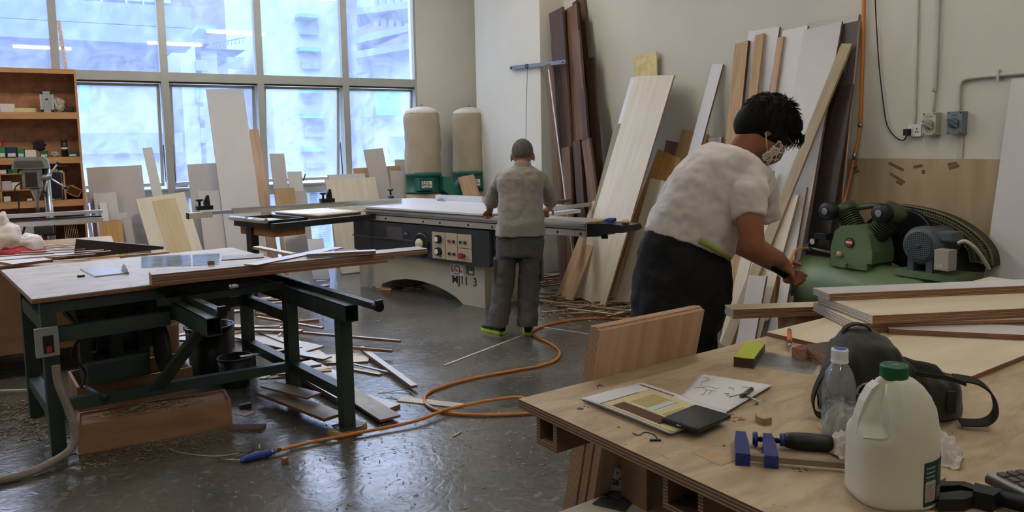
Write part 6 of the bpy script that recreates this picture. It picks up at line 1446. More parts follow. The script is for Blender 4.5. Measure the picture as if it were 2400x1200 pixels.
# ---------------------------------------------------------------- stacks of sheets
EB = plyedge('sheet_edge_brown','5E3A28','A87C5B',.0053,.42); WEDGE = plyedge('white_end_edge','5E4A40','E2DDD8',.0053,.33)  # dark band in the colour stands for the shaded gap below each sheet
def sheetbd(name, near_l, far_l, dirpx, z, th, l, mf, label, cat='sheet', group=None, ml=EB, me_=WEDGE, off=(0,0)):
    """flat sheet at height z (underside); near_l / far_l / dirpx are pixels of its top face at the given height"""
    A = fl(near_l[0],near_l[1],z+th); Fv = fl(far_l[0],far_l[1],z+th); D = fl(dirpx[0],dirpx[1],z+th)
    X = (D-A).normalized(); Z = Vector((0,0,1)); Y = Z.cross(X); wd = abs((Fv-A).dot(Y)); A = A+X*off[0]
    mb = MB(); mb.box((0,0,0),(l,wd,th)); mb.b.normal_update()
    for f in mb.b.faces: f.material_index = 0 if abs(f.normal.z)>.9 else (1 if abs(f.normal.y)>.9 else 2)
    o = mb.build(name,[mf,ml,me_],M=basis(X,Y,Z,A-Z*th)); return tag(o,label,cat,group)
CREAM = wood('cream_sheet_face','D8CBB2','CABC9F',.5,st=(.8,5,5))
ts_ = .0053
sheetbd('plywood_sheet',(1900,813),(1805,789),(2560,1000),ZB,.015,1.6,CREAM,'large cream plywood sheet lying on the workbench under the stacks','sheet') if False else None
P1 = board('plywood_sheet',1.62,.63,.014,CREAM,EDGEB,BMt @ Matrix.Translation((1.016,-.315,ZB+.0005)),'large cream plywood sheet lying on the workbench under the stacks','sheet')
z_ = ZB+.0155
def stackset(n, near_l, far_l, dirpx, z0, l, mtop, gname, glab, toplab, mf=CREAM, seed=1):
    rnd = random.Random(seed); A = fl(near_l[0],near_l[1],z0+n*ts_); Fv = fl(far_l[0],far_l[1],z0+n*ts_); D = fl(dirpx[0],dirpx[1],z0+n*ts_)
    X = (D-A).normalized(); Z = Vector((0,0,1)); Y = Z.cross(X); wd = abs((Fv-A).dot(Y))
    for k in range(n):
        mb = MB(); mb.box((0,0,0),(l,wd,ts_*.9)); mb.b.normal_update()
        top = k==n-1
        for f in mb.b.faces: f.material_index = 0 if abs(f.normal.z)>.9 else (1 if abs(f.normal.y)>.9 else 2)
        o = A-Z*(n-k)*ts_+X*rnd.uniform(-.002,.002)+Y*rnd.uniform(-.0015,.0015)
        ob = mb.build('plywood_sheet',[mtop if top else mf,EB,WEDGE],M=basis(X,Y,Z,o))
        tag(ob,toplab if top else glab,'sheet',None if top else gname)
    return z0+n*ts_
z3 = stackset(6,(2010,758),(1905,708),(2400,748),z_,1.3,CREAM,'bottom pack of the stack','plywood sheet inside the lowest pack of the stack on the workbench','topmost sheet of the lowest pack in the stack, its cream corner showing',seed=1)
z2_ = stackset(6,(2045,739),(1903,692),(2400,722),z3,1.35,CREAM,'middle pack of the stack','plywood sheet inside the middle pack of the stack on the workbench','wide cream top sheet of the middle pack in the stack',seed=2)
z1_ = stackset(5,(1945,688),(1903,674),(2400,669),z2_,1.5,MELW,'top pack of the stack','white-ended sheet inside the narrow top pack of the stack','narrow white sheet on the very top of the stack behind the bag',seed=3)
zpk = ZB-.03
stackset(7,(1718,725),(1690,714),(1925,718),zpk,1.0,CREAM,'pack at the left of the stack','white-ended sheet inside the narrow pack jutting out left of the stack','cream top sheet of the narrow pack jutting out left of the stack',seed=4)
# sawhorse carrying the jutting pack
pk = fl(1850,722,zpk); t2 = empty('sawhorse',Vector((2.62,1.99,0)),label='plain wooden sawhorse under the narrow pack beyond the workbench, mostly hidden by the stack',cat='sawhorse')
MB().box((-.25,-.04,zpk-.09),(.3,.04,zpk-.002)).build('top_rail',TAN,t2)
for x in (-.2,.25):
    for s in (-1,1): MB().cyl((x,0,zpk-.09),(x,s*.22,0),.02,n=6).build('leg',TAN,t2)
# white strip lying on the big sheet
wA = fl(2084,771,z_+.017); wD = fl(2400,785,z_+.017); X = (wD-wA).normalized(); Y = Vector((0,0,1)).cross(X); wF = fl(2080,750,z_+.017)
o = board('white_board',.8,abs((wF-wA).dot(Y)),.0165,MELW,EDGEB,basis(X,Y,Vector((0,0,1)),wA+Y*abs((wF-wA).dot(Y))/2-Vector((0,0,.0165))),'long white board with brown edges lying in front of the stack')
# small things near the bag
BRN = mat('brown_laminate','4E332B',.35,var=.06)
for k in range(3):
    c = bl(1930+k*2,828-k*3,ZB+.016+.012*k); o = board('brown_board',.22,.13,.0115,BRN if k==2 else CREAM,EDGE,BMt @ Matrix.Translation((bl(1880,812,ZB+.04).x,bl(1925,822,ZB+.04).y+.01*k,ZB+.0005+.0118*k)) @ Matrix.Rotation(-.25,4,'Z'),('dark brown laminated board on top of the small pile beside the bag','small ply board in the pile beside the bag, middle one','small ply board in the pile beside the bag, lowest one')[2-k])
REDB = mat('red_block_face','7E2A2C',.4,var=.05)
for k in range(4):
    c = fl(1884,842,ZB); o = board('red_block',.055,.035,.0085,REDB,EDGE,BMt @ Matrix.Translation((bl(1868,845).x,bl(1868,845).y,ZB+.0003+.0088*k)) @ Matrix.Rotation(.02*k,4,'Z'),'small red-faced ply piece in the little stack of four left of the bag','block','little stack of red-faced ply pieces')
c = fl(1915,852,ZB); o = board('red_block',.05,.03,.01,REDB,EDGE,rotz(.4,(c.x,c.y,ZB+.0003)),'single red-faced piece half under the side of the bag','block')
# lime level
LM = mat('lime_face','A9B53A',.45,var=.03); DK = mat('level_brown','4A3A2C',.5,var=.1)
lz = ZB+.03
a = fl(1743,838,lz); b_ = fl(1771,802,lz); X = (b_-a).normalized(); Y = Vector((0,0,1)).cross(X)
t2 = empty('foam_block',M=basis(X,Y,Vector((0,0,1)),(a.x,a.y,ZB)),label='dark block with a bright lime-green top lying near the far edge of the workbench',cat='block')
MB().box((0,-.028,0),((b_-a).length,.028,.028)).build('block_body',DK,t2); MB().box((0,-.028,.0282),((b_-a).length,.028,.0295)).build('lime_top',LM,t2)
# clear acrylic templates
P_ = lambda L,z: [fl(x,y,z) for x,y in L]
tag(MB().prism(P_([(1748,850),(1905,874),(1925,845),(1782,822)],ZB+.0055),(0,0,-.005)).build('acrylic_sheet',CLEAR),'clear acrylic sheet lying between the lime block and the bag','sheet')
o = board('wood_strip',.11,.016,.004,PINK,EDGET,BMt @ Matrix.Translation((bl(1745,846).x+.05,bl(1770,835).y-.015,ZB+.006)) @ Matrix.Rotation(.8,4,'Z'),'small pinkish wood strip on the clear acrylic sheet','strip')
# pencil / cutter
a = fl(1850,780,z_+.006); b_ = fl(1851,812,ZB+.02); d = (b_-a)
t2 = empty('utility_knife',a,label='orange utility knife lying on the corner of the large cream sheet',cat='knife')
OR = mat('orange_plastic','C96A2E',.4,var=0)
MB().cyl((0,0,.004),d*.75+Vector((0,0,.002)),.0075,n=8).build('handle',OR,t2); MB().cyl(d*.75,d*.98,.006,.003,n=8).build('tip',STEEL,t2); MB().cyl(d*-.12+Vector((0,0,.004)),Vector((0,0,.004)),.006,n=8).build('end_cap',BLACKP,t2)
# ---------------------------------------------------------------- olive bag
OLV = mat('olive_canvas','25231A',.85,var=.14,vs=7,bump=.25,bs=14,sheen=.15); OLD = mat('olive_strap','1F1E17',.8,var=.1)
bA = fl(1935,985,ZB); bB = fl(2285,1003,ZB); X = (bB-bA).normalized(); Y = Vector((0,0,1)).cross(X); LB_ = (bB-bA).length
t2 = empty('canvas_bag',M=basis(X,Y,Vector((0,0,1)),(bA.x,bA.y,ZB)),label='dark olive canvas bag slumped open in the middle of the workbench',cat='bag')
from mathutils import noise as mn
hs = [(0,.03),(.04,.10),(.12,.165),(.22,.190),(.36,.188),(.50,.172),(.58,.140),(.64,.118),(.74,.112),(.86,.106),(.95,.085),(1.0,.03)]
def hh_(s):
    for (a_,h0),(b2,h1) in zip(hs,hs[1:]):
        if s <= b2: k = (s-a_)/(b2-a_); k = k*k*(3-2*k); return h0+(h1-h0)*k
    return hs[-1][1]
def bagf(u,v):
    # u along, v around the section
    s = u; h = hh_(s); dpt = .085*(1-abs(2*s-1)**5)+.012; a_ = v*2*math.pi
    cx_, sx_ = math.cos(a_), math.sin(a_); p = 2/3.2
    yy = dpt*abs(cx_)**p*(1 if cx_>=0 else -1); zz__ = h/2+h/2*abs(sx_)**p*(1 if sx_>=0 else -1)
    if sx_ > .35 and s > .56: zz__ -= .075*max(0,1-(yy/(dpt*.62))**2)*min(1,(s-.56)/.1)*min(1,(.95-s)/.08 if s<.95 else 0)
    if s < .6 and sx_>0: yy += (.03)*(zz__/h-.5)
    q_ = mn.noise(Vector((s*5,yy*14,zz__*12)))*.010+mn.noise(Vector((s*14,yy*30,zz__*20+3)))*.005
    return (s*LB_,yy+.085+q_*(1 if cx_>0 else -1),max(.0005,zz__+q_*.6))
bb_ = MB().grid(bagf,70,60).build('bag_body',OLV,t2)
def ribbon(pts, wv, wd, th=.002):
    pts = smooth_path(pts,6); mb = MB(); V = []
    wv = Vector(wv).normalized()*wd/2
    for i,p in enumerate(pts):
        d = (pts[min(i+1,len(pts)-1)]-pts[max(i-1,0)]).normalized(); n_ = d.cross(wv).normalized()*th
        V.append([mb.b.verts.new(p-wv-n_),mb.b.verts.new(p+wv-n_),mb.b.verts.new(p+wv+n_),mb.b.verts.new(p-wv+n_)])
    for A_,B2 in zip(V,V[1:]):
        for k in range(4): f = mb.b.faces.new((A_[k],A_[(k+1)%4],B2[(k+1)%4],B2[k])); f.smooth = False
    mb.b.faces.new(V[0]); mb.b.faces.new(V[-1][::-1]); return mb
ribbon([(.05,.02,.125),(.02,.0,.14),(-.012,-.01,.11),(-.03,-.01,.06),(-.024,.0,.02),(-.005,.01,.006)],(0,1,.2),.024).build('strap',OLD,t2)
ribbon([(LB_-.03,.05,.10),(LB_+.01,.03,.098),(LB_+.038,.02,.075),(LB_+.04,.0,.04),(LB_+.015,-.01,.018),(LB_-.035,-.01,.015)],(0,1,.3),.026).build('strap',OLD,t2)
ribbon([(.055,.11,.165),(.06,.11,.192),(.085,.11,.205),(.11,.11,.200),(.12,.11,.185)],(0,1,0),.022).build('handle_loop',OLD,t2)
ribbon([(.6*LB_,.0,.12),(.7*LB_,-.004,.117),(.82*LB_,-.004,.112),(.93*LB_,.0,.10)],(0,0,1),.010).build('rim_seam',OLD,t2)
MB().box((LB_*.80,-.012,.035),(LB_*.86,-.002,.085),bev=.002).build('side_loop',OLD,t2)
mb = MB(); c_ = Vector((LB_*.27,-.012,.07)); mb.tube([c_+Vector((.022*math.cos(q_),0,.026*math.sin(q_))) for q_ in [k*.35 for k in range(10)]],.0028,6); mb.tube([c_+Vector((-.022,0,.0)),c_+Vector((.022,0,0))],.0028,6); mb.build('metal_ring',STEEL,t2)
# ---------------------------------------------------------------- water bottle
GLB = glassmat('bottle_clear',(.93,.95,.95),.10,(.8,.8,.8),.12,.03,20)
c = fl(1963,1034,ZB); rB = .0345
t2 = empty('water_bottle',c,label='clear plastic bottle half full of water with a white and blue cap',cat='bottle')
zt4 = None
for k in range(40):
    z4 = .15+k*.003; q_ = (Vector((c.x,c.y,ZB+z4))-CAM); yy_ = CY-FPX*q_.dot(Uc)/q_.dot(Fw)
    if yy_ <= 816: zt4 = z4; break
zt4 = zt4 or .22
HB = zt4
bp_ = [(.001,.001),(rB*.9,.001),(rB,.008)]+[(rB*(1-.03*(k%2)),.02+k*.006) for k in range(10)]+[(rB,.09),(rB*.98,HB*.62),(rB*.8,HB*.74),(rB*.5,HB*.83),(rB*.36,HB*.86),(rB*.36,HB*.88)]
MB().lathe(bp_,n=40,capped=False).build('bottle_wall',GLB,t2)
WAT = mat('water','E8F0EE',.0,var=0,trans=1,ior=1.33)
MB().lathe([(.001,.003),(rB*.86,.003),(rB*.94,.012),(rB*.94,.088),(.001,.0885)],n=40,capped=False).build('water',WAT,t2)
cp_ = MB().lathe([(rB*.52,HB*.85),(rB*.52,HB*.87)]+[(rB*(.49 if k%2 else .51),HB*(.875+k*.012)) for k in range(9)]+[(rB*.48,HB*.99),(.001,HB*.99)],n=36,capped=False).build('bottle_cap',WHITE,t2)
MB().lathe([(.001,HB*.99),(rB*.38,HB*.99),(rB*.38,HB*.994),(.001,HB*.994)],n=28,capped=False).build('cap_disc',mat('cap_blue','2F55A6',.4,var=0),cp_)
# ---------------------------------------------------------------- milk jug
c = fl(2086,1160,ZB); q_ = (c-CAM).dot(Fw); pm = q_/FPX
JUG = mat('milky_plastic','D6D2C0',.45,var=.05,vs=6,trans=.0); 
JUG.node_tree.nodes['Principled BSDF'].inputs['Subsurface Weight'].default_value = .35; JUG.node_tree.nodes['Principled BSDF'].inputs['Subsurface Radius'].default_value = (.02,.02,.015)
yawj = math.atan2(rgt.y,rgt.x)
t2 = empty('milk_jug',c,yawj,label='translucent white plastic milk jug with a green cap and dark green label',cat='jug')
def jz(py):  # height on the jug's axis seen at image row py
    lo,hi = 0,.5
    for _ in range(30):
        m_ = (lo+hi)/2; v = Vector((c.x,c.y,ZB+m_))-CAM; yy_ = CY-FPX*v.dot(Uc)/v.dot(Fw)
        if yy_ > py: lo = m_
        else: hi = m_
    return (lo+hi)/2
hw_ = 92*pm
zc_s = [(1165,.94,0),(1160,1,0),(1080,1.0,0),(1030,1.0,0),(1000,.975,0),(970,.92,.03),(945,.84,.07),(920,.72,.08),(900,.58,.07),(888,.46,.04),(882,.33,.0),(878,.32,.0)]
secs = [(jz(y),k_,o_) for y,k_,o_ in zc_s]; secs[0] = (0.0005,.94,0); secs[1] = (.006,1,0)
def jugf(u,v):
    i = v*(len(secs)-1); k_ = min(int(i),len(secs)-2); f = i-k_; z = secs[k_][0]*(1-f)+secs[k_+1][0]*f; w_ = (secs[k_][1]*(1-f)+secs[k_+1][1]*f)*hw_; o_ = (secs[k_][2]*(1-f)+secs[k_+1][2]*f)*hw_
    p = 2/(3.0 if v<.55 else 3.0-(v-.55)*2.0); a_ = u*2*math.pi; ca,sa = math.cos(a_),math.sin(a_)
    x = w_*abs(ca)**p*(1 if ca>=0 else -1); y = w_*.92*abs(sa)**p*(1 if sa>=0 else -1)
    if v > .33 and x < -.35*w_ and abs(y) > .0: 
        x = x; y *= (1-.45*min(1,(v-.33)/.1)*min(1,max(0,(-x/w_-.35)/.35)))
    return (x+o_,y,z)
MB().grid(jugf,72,66,closed=True).build('jug_body',JUG,t2)
zj = jz(1000)
MB().prism([(-.99*hw_,-.012,jz(1010)),(-.60*hw_,-.012,jz(1000)),(-.50*hw_,-.012,jz(935)),(-.45*hw_,-.012,jz(893)),(-.62*hw_,-.012,jz(905)),(-.80*hw_,-.012,jz(935)),(-.92*hw_,-.012,jz(970))],(0,.024,0)).build('handle',JUG,t2)
MB().tube(smooth_path([(-.38*hw_,-.03,jz(888)),(-.50*hw_,-.045,jz(905)),(-.5*hw_,-.055,jz(940)),(-.50*hw_,-.06,jz(975)),(-.58*hw_,-.06,jz(996)),(-.95*hw_,-.035,jz(1006))]),.0022,6).build('handle_seam',JUG,t2)
CG = mat('cap_green','14582F',.35,var=0)
zc0_,zc1_ = jz(886),jz(857); rc = 30*pm
capm = MB(); n_=60
capm.grid(lambda u,v: ((rc*(1+.012*(int(u*n_*2)%2)))*math.cos(u*2*math.pi),(rc*(1+.012*(int(u*n_*2)%2)))*math.sin(u*2*math.pi),zc0_+(zc1_-zc0_)*v),120,2,closed=True,sm=False)
capm.lathe([(rc,zc1_),(rc*.96,zc1_+.002),(rc*.8,zc1_+.002),(rc*.78,zc1_+.001),(.001,zc1_+.001)],n=48,capped=False); capm.build('jug_cap',CG,t2)
# label wraps the right front edge
LBG = mat('label_green','153A2D',.5,var=0); LBW = mat('label_white','B8A89C',.5,var=0); LBB = mat('label_pink','7B6A60',.5,var=0)
def labf(u0,u1,z0,z1,off):
    def f(u,v):
        a_ = R(u0+(u1-u0)*u); p = 2/3.0; ca,sa = math.cos(a_),math.sin(a_); w_ = hw_+off
        zz5 = z0+(z1-z0)*v+.012*math.sin((u0+(u1-u0)*u+80)/105*math.pi/2)
        return (w_*abs(ca)**p*(1 if ca>=0 else -1),w_*.92*abs(sa)**p*(1 if sa>=0 else -1),zz5)
    return f
zl0,zl1 = jz(1160)+.008,jz(1052); 
lb = MB().grid(labf(-79,5,zl0,zl1,.0006),24,4).build('label',LBG,t2,fix=False)
MB().grid(labf(-77,-58,zl0+.008,zl0+(zl1-zl0)*.55,.0011),10,2).build('label_table',LBW,lb,fix=False)
MB().grid(labf(-55,-4,zl0+.004,zl0+(zl1-zl0)*.40,.0011),10,2).build('label_panel',LBB,lb,fix=False)
MB().grid(labf(-55,-2,zl0+(zl1-zl0)*.45,zl0+(zl1-zl0)*.92,.0011),10,2).build('label_panel',mat('label_teal','3E5348',.5,var=.2,vs=80),lb,fix=False)
ln_ = MB()
for k in range(5): ln_.grid(labf(-76,-60,zl1-.012-.008*k,zl1-.0095-.008*k,.0012),6,1)
ln_.build('label_text',mat('label_text_m','8FA39A',.5,var=0),lb,fix=False)
ln_ = MB()
for k in range(8): ln_.grid(labf(-76,-59,zl0+.011+.0038*k,zl0+.0118+.0038*k,.0014),6,1)
ln_.build('table_lines',INK,lb,fix=False)
# ---------------------------------------------------------------- tissues
TIS = mat('tissue_paper','CFC6BE',.9,var=.03,vs=20)
def tissue(name, px, py, sx_, sy_, sz_, seed, label, dz=0):
    c = fl(px,py,ZB); rnd = random.Random(seed); mb = MB()
    def f(u,v):
        x = (u-.5)*2; y = (v-.5)*2; r_ = math.hypot(x,y)
        q1 = mn.noise(Vector((x*1.6+seed,y*1.6,seed*.7))); q2 = abs(mn.noise(Vector((x*3.1,y*3.1+seed,2.2)))); q3 = mn.noise(Vector((x*5,y*5,seed)))
        z = (1-min(1,r_)**2)*.9+q1*.4+q2*.35+q3*.1
        return (x*sx_*(.85+.25*q1),y*sy_*(.85+.25*q2),max(.001,z*sz_))
    mb.grid(f,44,44,sm=True); o = mb.build(name,TIS,M=rotz(yawj+.3*seed,(c.x,c.y,ZB+dz)),fix=False); o.modifiers.new('t','SOLIDIFY').thickness = .001; return tag(o,label,'tissue')
tissue('tissue',1982,1062,.04,.04,.05,1,'crumpled white tissue against the left side of the milk jug, lower one')
tissue('tissue',1985,1032,.035,.04,.075,2,'crumpled white tissue against the left side of the milk jug, taller one behind')
tissue('tissue',2200,1075,.05,.045,.055,3,'crumpled white tissue at the right of the milk jug')
# ---------------------------------------------------------------- blue clamp
ca_ = fl(1738,1073,ZB+.012); cb = fl(2000,1095,ZB+.012); X = (cb-ca_).normalized(); X.z = 0; X.normalize(); Y = Vector((0,0,1)).cross(X)
t2 = empty('bar_clamp',M=basis(X,Y,Vector((0,0,1)),(ca_.x,ca_.y,ZB)),label='blue bar clamp with a black grip lying on the workbench left of the bottle',cat='clamp')
CBL = mat('clamp_blue','1E2C6E',.35,var=.04); CBAR = mat('clamp_bar','8C8071',.35,metal=.6,var=.1); BLKG = mat('black_grip','121111',.5,var=0)
cl = lambda px,py,z=.015: t2.matrix_world.inverted() @ fl(px,py,ZB+z)
bpy.context.view_layer.update()
h_s = cl(1790,1028,.018); h_e = cl(1948,1036,.02); ysc = h_s.y
MB().box((0,-.003,.008),(.30,.003+.008,.020)).build('bar',CBAR,t2)
for x0,x1_ in ((-.012,.016),(cl(1795,1080).x-.002,cl(1822,1080).x+.002)):
    MB().prism([(x0,-.012,0),(x1_,-.012,0),(x1_,ysc*.6,0),(x1_-.004,ysc+.012,0),(x0+.004,ysc+.012,0),(x0,ysc*.6,0)],(0,0,.026)).build('jaw',CBL,t2)
xj = cl(1775,1028).x
thr = [(.0045 if k%2 else .0065,k*.0028) for k in range(int((cl(1838,1028).x-xj)/.0028))]
MB().lathe(thr,(xj,ysc,.016),16,(1,0,0),sm=False).build('screw',BLKG,t2)
MB().lathe([(.001,0),(.013,0),(.015,.004),(.015,.010),(.001,.010)],(xj-.01,ysc,.016),20,(1,0,0)).build('swivel_pad',CBL,t2)
x0 = cl(1838,1030).x; x1_ = cl(1948,1036).x; Lh = x1_-x0
MB().lathe([(.012,-.008),(.012,0),(.015,.001),(.0175,Lh*.2),(.0185,Lh*.5),(.0175,Lh*.9),(.014,Lh),(.001,Lh)],(x0,ysc,.0185),28,(1,0,0)).build('grip',BLKG,t2)
MB().lathe([(.0125,-.010),(.0135,-.009),(.0135,.001),(.001,.001)],(x0,ysc,.0185),20,(1,0,0)).build('collar',CBL,t2)
# wooden sticks near the bottle
for k,(a_,b2) in enumerate((((1925,985),(1978,1035)),((1921,1000),(1962,1045)))):
    p_,q_ = fl(*a_,ZB+.004),fl(*b2,ZB+.004); tag(MB().cyl(p_,q_,.0035,n=6).build('wooden_stick',TAN),('brown wooden stick behind the water bottle, upper one','brown wooden stick behind the water bottle, lower one')[k],'stick')
# ---------------------------------------------------------------- papers, phone, clip
PAP = mat('paper','D3D2D4',.75,var=.01); PZ = ZB
def paperquad(name, cs, z, th, m, label=None, cat=None, parent=None, group=None, curl=None):
    P = [fl(x,y,z) for x,y in cs]
    def f(u,v):
        p = (P[0]*(1-u)+P[1]*u)*(1-v)+(P[3]*(1-u)+P[2]*u)*v
        return p+Vector((0,0,(curl(u,v) if curl else 0)))
    mb = MB(); mb.grid(f,16,16); o = mb.build(name,m,fix=False); s = o.modifiers.new('t','SOLIDIFY'); s.thickness = th; s.offset = -1
    if label: tag(o,label,cat,group)
    if parent: addp(o,parent)
    return o
cu = lambda u,v: .006*(1-v)*abs(math.sin(u*2.2))+.004*u*v
cs1 = [(1366,934),(1572,1016),(1703,966),(1504,896)]
for k in range(5):
    dx,dy = (k*2.0,k*1.5); paperquad('paper_sheet',[(x+dx-6,y+dy*.4) for x,y in cs1],ZB+.0012+.0013*k,.0009,PAP,'white paper sheet in the sheaf under the printed picture','paper',group='sheaf of papers under the printed picture',curl=lambda u,v,k=k: .0012*k*abs(math.sin(u*3))*(1-v))
tpz = ZB+.012
t2 = paperquad('paper_sheet',cs1,tpz,.0006,PAP,'printed paper with a yellow and brown picture, under the phone','paper',curl=lambda u,v:.002*math.sin(u*3))
def q4(u0,v0,u1,v1,tilt=0):
    def pt(u,v): 
        a0,a1,a2,a3 = cs1; return ((a0[0]*(1-u)+a1[0]*u)*(1-v)+(a3[0]*(1-u)+a2[0]*u)*v,(a0[1]*(1-u)+a1[1]*u)*(1-v)+(a3[1]*(1-u)+a2[1]*u)*v)
    return [pt(u0,v0),pt(u1,v0),pt(u1,v1),pt(u0,v1)]
tz = lambda k: tpz+.0028+.0003*k
bz = lambda u0,u1: (lambda u,v: .002*math.sin((u0+(u1-u0)*u)*3)-.0018)
for (u0,v0,u1,v1,m_,nm) in ((.16,.06,.98,.90,mat('print_cream','C9BC8C',.7,var=.04),'print_area'),(.25,.12,.80,.33,mat('print_brown','54301F',.7,var=.02),'print_brown'),(.28,.40,.50,.80,mat('print_tan','A89A6C',.7,var=.1,vs=60),'print_tan'),(.66,.38,.84,.74,mat('print_tan','A89A6C',.7,var=.1,vs=60),'print_tan'),(.46,.36,.60,.78,mat('print_pale','BFC8BC',.7,var=0),'print_pale'),(.155,.05,.165,.72,INK,'print_line'),(.02,.93,.42,.955,mat('print_red','8E2029',.7,var=0),'print_red_bar'),(.55,.4,.558,.8,INK,'print_line')):
    lv = 0 if nm=='print_area' else 1
    paperquad(nm,q4(u0,v0,u1,v1),tz(lv),.0002,m_,parent=t2,curl=bz(u0,u1))
cs2 = [(1590,935),(1700,963),(1806,903),(1640,876)]
for k in range(4): paperquad('drawing_sheet',[(x+k*1.2,y+k*.7) for x,y in cs2],ZB+.001+.0022*k,.0008,PAP,'white sheet under the pencil drawing, held by the clip' if k<3 else 'white sheet with a thin line drawing, held by the metal clip at its corner','paper',group='clipped sheets under the drawing' if k<3 else None,curl=lambda u,v,k=k:.001*k*v)
ds = [o for o in C.objects if o.get('label','').startswith('white sheet with a thin')][0]
def q5(u,v):
    a0,a1,a2,a3 = cs2; return fl((a0[0]*(1-u)+a1[0]*u)*(1-v)+(a3[0]*(1-u)+a2[0]*u)*v,(a0[1]*(1-u)+a1[1]*u)*(1-v)+(a3[1]*(1-u)+a2[1]*u)*v,ZB+.0105+.003*v)
dr = MB(); rnd = random.Random(4)
for L_0 in (((.1,.5),(.2,.55),(.3,.5),(.45,.52)),((.3,.5),(.32,.35),(.3,.3)),((.38,.52),(.4,.36)),((.15,.6),(.12,.75),(.2,.85)),((.2,.55),(.28,.62),(.45,.6)),((.55,.7),(.62,.72),(.66,.66)),((.6,.5),(.68,.52),(.66,.46),(.72,.46)),((.7,.8),(.8,.82)),((.1,.9),(.18,.88))): dr.tube([q5(*p) for p in L_0],.0006,3)
addp(dr.build('drawing_lines',mat('pencil','3C3A3E',.8,var=0)),ds)
t3 = empty('bulldog_clip',fl(1752,925,ZB),label='small brass metal clip gripping the corner of the drawing sheets',cat='clip'); bpy.context.view_layer.update()
BRS = mat('brass_dark','6B5A3C',.35,metal=.8,var=.1)
a = fl(1738,930,ZB+.012); b_ = fl(1762,912,ZB+.014); addp(MB().cyl(a,b_,.006,n=10).build('clip_body',BRS),t3)
addp(MB().tube(smooth_path([fl(1745,925,ZB+.012),fl(1758,932,ZB+.012),fl(1776,941,ZB+.005),fl(1772,946,ZB+.004)]),.0025,6).build('clip_lever',STEEL),t3)
addp(MB().tube(smooth_path([fl(1752,920,ZB+.015),fl(1742,922,ZB+.022),fl(1710,930,ZB+.018)]),.0022,6).build('clip_lever',STEEL),t3)
zp_ = ZB+.0165
ph = [fl(x,y,zp_) for x,y in ((1553,988),(1632,1018),(1699,976),(1643,962))]
cph = sum(ph,Vector())/4; X = ((ph[1]-ph[0])+(ph[2]-ph[3])).normalized(); Y = Vector((0,0,1)).cross(X)
Xl = ((ph[3]-ph[0])+(ph[2]-ph[1]))/2; Xn = Xl.normalized(); Yn = Vector((0,0,1)).cross(Xn); wph = abs((ph[1]-ph[0]).dot(Yn)); 
t3 = empty('smartphone',M=basis(Xn,Yn,Vector((0,0,1)),(cph.x,cph.y,zp_)),label='black smartphone lying on the printed paper, face up',cat='phone')
MB().box((-Xl.length/2,-wph/2,0),(Xl.length/2,wph/2,.010),bev=.003).build('phone_body',BLACKP,t3)
MB().box((-Xl.length/2+.004,-wph/2+.004,.0101),(Xl.length/2-.006,wph/2-.004,.0106)).build('phone_screen',mat('phone_glass','06070A',.06,var=0,spec=.6),t3)
MB().cyl((-Xl.length/2-.0006,-.006,.005),(-Xl.length/2-.0006,.006,.005),.0016,n=8).build('charging_port',STEEL,t3)
# small things on the top
a = [fl(x,y,ZB+.002) for x,y in ((1483,1015),(1497,1020),(1512,1013),(1532,1018),(1541,1028))]
tag(MB().tube(smooth_path(a),.0012,5).build('black_strip',INK),'thin curled black strip at the front edge of the workbench','strip')
a = fl(1536,1033,ZB); tag(MB().box((-.012,-.003,0),(.012,.003,.003)).build('black_chip',INK,M=rotz(-.6,(a.x,a.y,ZB))),'tiny black chip beside the thin curled black strip','chip')
a = [fl(x,y,ZB+.008) for x,y in ((1771,976),(1775,983),(1790,989),(1808,986))]
tag(ribbon(a,(0,0,1),.016,.0012).build('edging_curl',wood('curl_wood','A98E68','8D7452',.6)),'short curved veneer scrap lying right of the phone','scrap')
# binary marks: handwritten ticks on the bench
mk_ = MB()
for (x0,y0_,x1_,y1_) in ((1395,902,1415,906),(1405,899,1400,910),(1400,905,1412,901),(1856,1098,1866,1101),(1870,1104,1880,1106),(1868,1097,1876,1100),(1884,1099,1893,1103)): mk_.tube([fl(x0,y0_,ZB+.0004),fl(x1_,y1_,ZB+.0004)],.0009,4)
bpy.context.view_layer.update(); tb_ = [o for o in C.objects if o.name=='workbench'][0]; addp(mk_.build('pencil_marks',INK),tb_)
rd = MB(); rnd = random.Random(6)
for k in range(9):
    x,y = rnd.uniform(1700,1735),rnd.uniform(968,990); rd.tube([fl(x,y,ZB+.0004),fl(x+rnd.uniform(8,22),y+rnd.uniform(-4,6),ZB+.0004)],.0007,4)
addp(rd.build('red_marks',mat('red_pencil','9A4A3C',.8,var=0)),tb_)
# card and sandpapers on the lower shelf
KC = mat('card_greyish','B4ADA8',.7,var=.15,vs=50)
p0,p1_ = fl(1422,1146,ZS+.001),fl(1456,1157,ZS+.001)
X = (p1_-p0).normalized(); hC = (onp(1422,1146,0,p0.x)-p0).length
t3 = empty('paper_card',M=basis(X,Vector((0,0,1)).cross(X),Vector((0,0,1)),p0),label='small grey-white card with printed marks standing on the lower shelf of the workbench',cat='card')
WC = (p1_-p0).length; MB().prism([(0,0,0),(WC,0,0),(WC*.95,0,.07),(0,0,.082)],(0,.002,0)).build('card',KC,t3)
tt = textobj('F28',.022,INK,Matrix.Identity(4),.0005,None,'lettering',.0004); tt.parent = t3; tt.matrix_local = basis((1,0,0),(0,0,1),(0,-1,0),(WC*.5,-.001,.028))
for k,(x,z) in enumerate(((.15,.06),(.35,.066),(.7,.055),(.85,.04),(.12,.035))): o = MB().box((WC*x,-.001,z),(WC*x+.008,0,z+.004)).build('print_mark',INK,t3)
